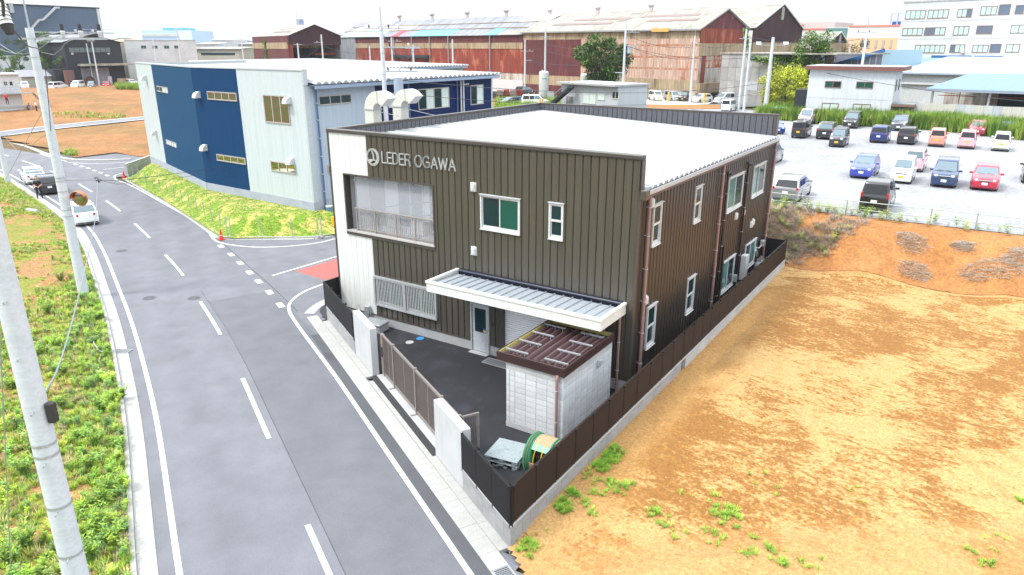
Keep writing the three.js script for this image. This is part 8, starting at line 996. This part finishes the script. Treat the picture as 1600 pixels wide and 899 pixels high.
  const m2 = site('far_store', 'long distant white store with red roof stripe and orange arcade', 'store', cw(1288, 300), cw(1412, 280)); m2.box('wall', MR.wall, 0, m2.L, 2, hp(44, 290), -30, 0); m2.box('red_band', mat([0.6, 0.18, 0.12], 0.7), m2.L * 0.3, m2.L, hp(44, 290), hp(41.5, 290), -30, 0.2); m2.box('arcade', MR.orange, m2.L * 0.25, m2.L, 2, hp(60, 290), 0, 3); for (let i = 0; i < 5; i++) m2.box('arcade_window', MR.cream, m2.L * (0.5 + i * 0.09), m2.L * (0.53 + i * 0.09), hp(75, 290), hp(63, 290), 3, 3.2); m2.box('glass_wall', M.glassTeal, 0, m2.L * 0.28, 2, hp(45, 290), 0, 0.4); mesh('roof_frame', [0, 1, 2, 3].map((i) => [bar([m2.L * (0.74 + i * 0.08), hp(44, 290), -6], [m2.L * (0.74 + i * 0.08), hp(24, 290), -6], 0.25)]).flat().concat([bx(m2.L * 0.74, m2.L * 0.98, hp(25, 290), hp(24, 290), -6.3, -5.7), bx(m2.L * 0.74, m2.L * 0.98, hp(33, 290), hp(32.2, 290), -6.3, -5.7)]), mat([0.3, 0.4, 0.6], 0.6), m2.o); m2.box('roof_tank', mat([0.02, 0.14, 0.5], 0.6), m2.L * 0.75, m2.L * 0.98, hp(43, 290), hp(36, 290), -9, -7);
}
{ // site cabin, tanks and stacks before the factory
  const s = site('prefab_cabin', 'grey prefabricated cabin with an outside stair', 'cabin', cw(879, 110), cw(969, 101)), t = s.px(925, 133)[1], W = s.L; s.box('wall', ribbed([0.5, 0.54, 0.58], 0.6, 0.3), 0, W, 2, t, -6, 0); s.box('roof', M.conc, -0.3, W + 0.3, t, t + 0.25, -6.2, 0.9); s.win(911, 144, 931, 163, { n: 2, gl: [M.curtain] }); s.win(934, 144, 945, 157, { n: 1, gl: [M.curtain] }); s.win(957, 142, 967, 155, { n: 2 }); mesh('stair', [beam([-2.8, 2.4, 1.2], [s.px(903, 137)[0], t - 0.3, 1.2], 0.9, 0.4)], MR.black, s.o); mesh('stair_rail', [beam([-2.6, 3.6, 1.6], [s.px(903, 137)[0], t + 0.5, 1.6], 0.06, 0.06), bx(W * 0.3, W * 0.75, 3.6, 3.66, 1.2, 1.26), ...[0.3, 0.4, 0.5, 0.6, 0.7].map((k) => bx(W * k, W * k + 0.05, 2, 3.6, 1.2, 1.26))], M.galv, s.o); mesh('door', bx(W * 0.1, W * 0.22, 2.6, 4.9, 0, 0.08), MR.roofGrey, s.o); mesh('aerial', [bar([s.px(945, 130)[0], t, -3], [s.px(945, 130)[0], t + 1.8, -3], 0.04), bar([s.px(938, 113)[0], t + 1.7, -3], [s.px(952, 113)[0], t + 1.7, -3], 0.05)], M.galv, s.o);
  const tank = (u, f, r, vt, label) => { const p = cw(u, f), h = hp(vt, f) - LOT, o = thing('storage_tank', label, 'tank', [p[0], LOT, p[1]], 0, 'white storage tanks'); mesh('shell', new THREE.LatheGeometry([[0, 0], [r, 0], [r, h - 0.4], [r * 0.85, h - 0.1], [r * 0.4, h], [0, h]].map(([a, b]) => new THREE.Vector2(a, b)), 22), M.white, o); mesh('green_mark', new THREE.CylinderGeometry(r + 0.01, r + 0.01, 0.16, 22, 1, true, 0.2, 1.0).translate(0, h * 0.76, 0), mat([0.05, 0.42, 0.2], 0.6), o); mesh('top_fitting', [bar([0.3, h - 0.2, 0], [0.3, h + 0.25, 0], 0.1), bar([-0.3, h - 0.2, 0.1], [-0.3, h + 0.2, 0.1], 0.08)], M.galv, o); };
  tank(850.5, 128, 0.85, 109, 'tall white storage tank behind the slim pole'); tank(915, 136, 0.75, 113, 'white storage tank beside the big tree');
  const sp = cw(796, 130), st = thing('steel_stack', 'stack of rusty steel beams before the red factory wall', 'steel beams', [sp[0], LOT, sp[1]], YAW); for (let r = 0; r < 5; r++) for (let i = 0; i < 4; i++) mesh('beam', bx(-2.2 + i * 1.15, -1.15 + i * 1.15, r * 0.42, r * 0.42 + 0.36, rr(-1.4, -1), rr(1, 1.4)), i % 2 ? MR.rust : MR.roofBrown, st);
  for (const [u, f, m, lab, w, h] of [[836, 121, mat([0.02, 0.3, 0.24], 0.6), 'green skip in front of the white tank', 1.4, 1.5], [785, 122, M.blueCap, 'blue drum beside the rusty steel stack', 0.5, 1.0], [812, 123, M.blueCap, 'blue container beside the rusty steel stack', 0.6, 1.3], [862, 126, M.concPale, 'white plastic tank on the waste ground', 1.1, 1.9], [1231, 98, mat([0.02, 0.4, 0.42], 0.5), 'turquoise box behind the reeds', 1.3, 1.5], [845, 118, M.yellow, 'yellow gas bottle before the white tank', 0.28, 1.2], [849, 118, M.yellow, 'yellow gas bottle beside the green skip', 0.28, 1.2]]) { const p = cw(u, f), o = thing('yard_container', lab, 'container', [p[0], LOT, p[1]], YAW); mesh('body', rb(-w / 2, w / 2, 0, h, -w / 2, w / 2, w < 0.7 ? w * 0.45 : 0.05, 3), m, o); mesh('rim', rb(-w / 2 - 0.03, w / 2 + 0.03, h, h + 0.08, -w / 2 - 0.03, w / 2 + 0.03, 0.03), m, o); }
  for (const [u, v] of [[1044, 160], [1100, 162]]) { const [x, z] = G(u, v, LOT), o = thing('gate_post', u < 1060 ? 'yellow post beside the silver box van' : 'yellow post beside the cream white hatchback', 'post', [x, LOT, z], 0, 'yellow posts before the factory'); mesh('post', bar([0, 0, 0], [0, 1.6, 0], 0.16, 0.16, 10), M.yellow, o); mesh('cap', new THREE.SphereGeometry(0.16, 10, 6).translate(0, 1.6, 0), M.yellow, o); }
  // road behind the car park, barrier and a strip of bare earth
  const RD = [[1030, 172], [1100, 167], [1180, 163.5], [1262, 155]].map(([u, v]) => G(u, v, LOT)); struct('back_road', ribbon(RD, 0, 7, LOT + 0.09), asphalt(1.3)); struct('back_road_markings', [ribbon(RD, -0.4, 0.25, LOT + 0.1, 2, 14), ribbon(RD, -0.4, 0.25, LOT + 0.1, 20, 32), ribbon(RD, 3, 0.25, LOT + 0.1)], M_paint); struct('factory_forecourt', sheet([G(960, 164, LOT), G(1100, 166, LOT), G(1120, 158, LOT), G(1090, 154, LOT), G(960, 157, LOT)], LOT + 0.085), mat([0.5, 0.47, 0.44], 0.9)); struct('back_earth', sheet([G(975, 171, LOT), G(1125, 171, LOT), G(1125, 165, LOT), G(975, 165, LOT)], LOT + 0.12), M_orange);
  const c0 = G(1166, 163, LOT), c1 = G(1254, 152, LOT), L = Math.hypot(c1[0] - c0[0], c1[1] - c0[1]), gr = thing('guard_rail', 'white guard rail along the far road bend', 'guard rail', [c0[0], LOT, c0[1]], Math.atan2(-(c1[1] - c0[1]), c1[0] - c0[0])); mesh('rail', rb(0, L, 0.55, 0.95, -0.04, 0.04, 0.03), M.white, gr); for (let i = 0; i < 9; i++) mesh('post', bar([L * i / 8.01 + 0.05, 0, -0.08], [L * i / 8.01 + 0.05, 0.9, -0.08], 0.06), M.white, gr);
}
{ // low wooded hills on the skyline
  const P = [], I = [], n = 240; for (let i = 0; i <= n; i++) { const u = lerp(-700, 2300, i / n), f = 1500, p = cam2w((u - 800) / 1172.6 * f, f), b = cam2w((u - 800) / 1172.6 * (f + 250), f + 250), hgt = 10 + 17 * Math.max(0, fbm(u * 0.012, 1, 3, 0, 601) - 0.3) * 1.5 + 3 * fbm(u * 0.2, 2, 3, 0, 602) + 8 * Math.exp(-Math.pow((u - 190) / 30, 2)) + 5 * Math.exp(-Math.pow((u - 385) / 30, 2)); P.push(p[0], -1, p[1], p[0], hgt, p[1], b[0], hgt * 0.9, b[1]); if (i) { const k = i * 3; I.push(k - 3, k, k - 2, k - 2, k, k + 1, k - 2, k + 1, k - 1, k - 1, k + 1, k + 2); } }
  const g = new THREE.BufferGeometry(); g.setAttribute('position', new THREE.Float32BufferAttribute(P, 3)); g.setIndex(I); g.computeVertexNormals(); struct('hills', g, mat([0.05, 0.085, 0.05], 0.95, { map: again(T_conc, 0.01, 0.05) }), false);
}
// ---------------------------------------------------------------- people
function sdfBody(bones, [cx, cy, cz], half, res, k, cols) { // tapered capsules joined by a smooth minimum, meshed as one skin
  const mc = new MarchingCubes(res, new THREE.MeshBasicMaterial(), false, false, 120000); mc.isolation = 0; const f = mc.field, n = mc.size, P = V3();
  const dist = (b, p) => { const A = b[0], Q = b[1], bX = Q[0] - A[0], bY = Q[1] - A[1], bZ = Q[2] - A[2], pX = p.x - A[0], pY = p.y - A[1], pZ = p.z - A[2]; let t = (pX * bX + pY * bY + pZ * bZ) / Math.max(1e-6, bX * bX + bY * bY + bZ * bZ); t = t < 0 ? 0 : t > 1 ? 1 : t; const x = pX - bX * t, y = pY - bY * t, z = pZ - bZ * t; return Math.sqrt(x * x + y * y + z * z) - (b[2] + (b[3] - b[2]) * t); };
  const smin = (a, b) => { const h = 0.5 + 0.5 * (b - a) / k; return h <= 0 ? b : h >= 1 ? a : b + (a - b) * h - k * h * (1 - h); };
  for (let z = 0; z < n; z++) for (let y = 0; y < n; y++) for (let x = 0; x < n; x++) { P.set(cx + (x - n / 2) / (n / 2) * half, cy + (y - n / 2) / (n / 2) * half, cz + (z - n / 2) / (n / 2) * half); let d = 1e9; for (const b of bones) { const e = dist(b, P); d = d > 1e8 ? e : smin(d, e); } f[x + y * n + z * n * n] = -d; }
  mc.update(); const c = mc.count, pos = new Float32Array(c * 3), nor = new Float32Array(c * 3), col = new Float32Array(c * 3);
  for (let i = 0; i < c; i++) { P.set(cx + mc.positionArray[3 * i] * half, cy + mc.positionArray[3 * i + 1] * half, cz + mc.positionArray[3 * i + 2] * half); pos.set([P.x, P.y, P.z], 3 * i); nor.set([mc.normalArray[3 * i], mc.normalArray[3 * i + 1], mc.normalArray[3 * i + 2]], 3 * i); let best = 1e9, kc; for (const b of bones) { const d = dist(b, P); if (d < best) { best = d; kc = b[4]; } } col.set(cols[kc], 3 * i); }
  const g = new THREE.BufferGeometry(); g.setAttribute('position', new THREE.BufferAttribute(pos, 3)); g.setAttribute('normal', new THREE.BufferAttribute(nor, 3)); g.setAttribute('color', new THREE.BufferAttribute(col, 3)); g.computeVertexNormals(); return uvm(g);
}
const M_person = new THREE.MeshStandardMaterial({ color: lin(1, 1, 1), vertexColors: true, roughness: 0.8, side: THREE.DoubleSide });
function person(label, pos, turn, { shirt, pants, helmet, pose = 'stand', group, hair = [0.012, 0.01, 0.01], res = 84 }) {
  const cols = { shirt, pants, skin: [0.5, 0.28, 0.2], shoe: [0.02, 0.02, 0.022], hair }, o = thing('person', label, 'person', pos, turn, group), b = [], q = (...a) => b.push(a);
  let hip = 0.9, lean = 0; if (pose === 'crouch') { hip = 0.42; lean = 0.38; } if (pose === 'lean') lean = 0.12;
  const ch = [0, hip + 0.38, lean * 0.55], nk = [0, hip + 0.56, lean * 0.8], hd = [0, hip + 0.68, lean * 0.95];
  q([0, hip, 0], [0, hip + 0.12, 0.01], 0.13, 0.125, 'pants'); q([-0.05, hip + 0.12, 0.01], ch, 0.12, 0.13, 'shirt'); q([0.05, hip + 0.12, 0.01], ch, 0.12, 0.13, 'shirt'); q([-0.15, hip + 0.48, lean * 0.65], [0.15, hip + 0.48, lean * 0.65], 0.075, 0.075, 'shirt'); q(nk, hd, 0.05, 0.05, 'skin');
  for (const s of [-1, 1]) {
    const sh = [s * 0.19, hip + 0.48, lean * 0.65], el = pose === 'crouch' ? [s * 0.24, hip + 0.2, 0.38] : [s * 0.28, hip + 0.2, 0.02], wr = pose === 'crouch' ? [s * 0.14, 0.22, 0.55] : pose === 'side' ? [s * 0.3, hip - 0.04, 0.08] : [s * 0.06, hip + 0.1, 0.24];
    q(sh, el, 0.062, 0.048, pose === 'stand' ? 'skin' : 'shirt'); q(sh, [lerp(sh[0], el[0], 0.6), lerp(sh[1], el[1], 0.6), lerp(sh[2], el[2], 0.6)], 0.07, 0.064, 'shirt'); q(el, wr, 0.045, 0.032, 'skin');
    const kn = pose === 'crouch' ? [s * 0.16, 0.42, 0.36] : [s * 0.13, hip * 0.53, 0.03 + (s > 0 ? 0.03 : 0)], an = pose === 'crouch' ? [s * 0.14, 0.08, 0.1] : [s * 0.17, 0.08, 0];
    q([s * 0.09, hip, 0], kn, 0.1, 0.072, 'pants'); q(kn, an, 0.068, 0.048, 'pants'); q([an[0], 0.05, an[2] - 0.04], [an[0] * 1.1, 0.04, an[2] + 0.16], 0.045, 0.035, 'shoe');
  }
  const body = sdfBody(b, [0, 0.85, 0.05], 1.0, res, 0.035, cols);
  const hb = []; hb.push([[0, hd[1] + 0.02, hd[2] + 0.01], [0, hd[1] + 0.11, hd[2]], 0.075, 0.088, 'skin'], [[0, hd[1] - 0.03, hd[2] + 0.04], [0, hd[1] - 0.02, hd[2] + 0.05], 0.045, 0.045, 'skin'], [[0, hd[1] + 0.03, hd[2] + 0.1], [0, hd[1] + 0.06, hd[2] + 0.085], 0.014, 0.01, 'skin'], [[-0.03, hd[1] - 0.015, hd[2] + 0.09], [0.03, hd[1] - 0.015, hd[2] + 0.09], 0.008, 0.008, 'hair'], [[0, hd[1] + 0.15, hd[2] - 0.02], [0, hd[1] + 0.08, hd[2] - 0.04], 0.078, 0.078, 'hair']);
  for (const s of [-1, 1]) hb.push([[s * 0.083, hd[1] + 0.03, hd[2]], [s * 0.083, hd[1] + 0.06, hd[2]], 0.014, 0.016, 'skin'], [[s * 0.032, hd[1] + 0.07, hd[2] + 0.083], [s * 0.034, hd[1] + 0.07, hd[2] + 0.083], 0.01, 0.01, 'hair']);
  const head = sdfBody(hb, [0, hd[1] + 0.06, hd[2]], 0.2, res > 60 ? 64 : 36, 0.02, cols), hands = [];
  for (const s of [-1, 1]) { const w = b.find((e) => e[4] === 'skin' && e[2] === 0.045 && Math.sign(e[0][0]) === s)[1], f = pose === 'stand' ? V3(-s * 0.7, -0.4, 0.35).normalize() : V3(0, -0.9, 0.4).normalize(), sd = V3().crossVectors(f, V3(0, 0, 1)).normalize(), wv = V3(...w), pt = (a, c, e = 0) => wv.clone().addScaledVector(f, a).addScaledVector(sd, c).add(V3(0, 0, e)).toArray(), h = []; h.push([pt(0, 0), pt(0.07, 0), 0.028, 0.032, 'skin']); [-0.03, -0.01, 0.01, 0.03].forEach((c, i) => { const l = [0.06, 0.072, 0.068, 0.052][i]; h.push([pt(0.08, c), pt(0.08 + l * 0.55, c), 0.0095, 0.009, 'skin'], [pt(0.08 + l * 0.55, c), pt(0.08 + l * 0.9, c, 0.02), 0.009, 0.008, 'skin']); }); h.push([pt(0.03, 0.025), pt(0.065, 0.055, 0.015), 0.012, 0.01, 'skin'], [pt(0.065, 0.055, 0.015), pt(0.095, 0.06, 0.02), 0.01, 0.009, 'skin']); hands.push(sdfBody(h, pt(0.07, 0), 0.15, res > 60 ? 52 : 36, 0.006, cols)); }
  mesh('body', [body, head, ...hands], M_person, o);
  if (helmet) { const c = mat(helmet, 0.4); mesh('helmet', [new THREE.SphereGeometry(0.12, 16, 8, 0, 6.3, 0, Math.PI / 2).scale(1, 0.9, 1.15).translate(0, hd[1] + 0.13, hd[2]), new THREE.CylinderGeometry(0.13, 0.14, 0.02, 18).scale(1, 1, 1.25).translate(0, hd[1] + 0.13, hd[2] + 0.03)], c, o); }
  return o;
}
{
  const [x, z] = G(62.5, 311), f = YAW; const p = person('person in black shirt and trousers standing with clasped hands by the black car', [x, 0.05, z], f, { shirt: [0.012, 0.012, 0.014], pants: [0.012, 0.012, 0.016] }); p.rotation.y = Math.atan2(EYE.x - x, EYE.z - z) + 0.1;
  const w = (u, v, h, t, label, o) => { const [a, c] = G(u, v, h); person(label, [a, h, c], Math.atan2(EYE.x - a, EYE.z - c) + t, { group: 'workers on the building site', res: 56, ...o }); };
  w(57.5, 173.5, 0.85, -1.2, 'worker in white shirt and green helmet standing on the site', { shirt: [0.7, 0.72, 0.74], pants: [0.03, 0.03, 0.05], helmet: [0.05, 0.4, 0.1], pose: 'lean' }); w(43, 172, 0.85, 1.0, 'worker in blue crouching beside the site hut', { shirt: [0.02, 0.12, 0.26], pants: [0.02, 0.05, 0.12], helmet: [0.02, 0.12, 0.1], pose: 'crouch' }); w(77, 168.5, 0.9, 0.8, 'worker in grey blue working clothes beyond the poles', { shirt: [0.2, 0.25, 0.36], pants: [0.12, 0.14, 0.2], pose: 'side' }); w(11.5, 163, 3.1, 0.4, 'worker in red jacket standing on the site hut gallery', { shirt: [0.5, 0.02, 0.03], pants: [0.02, 0.02, 0.05], pose: 'side' });
}
renderer.render(scene, camera);
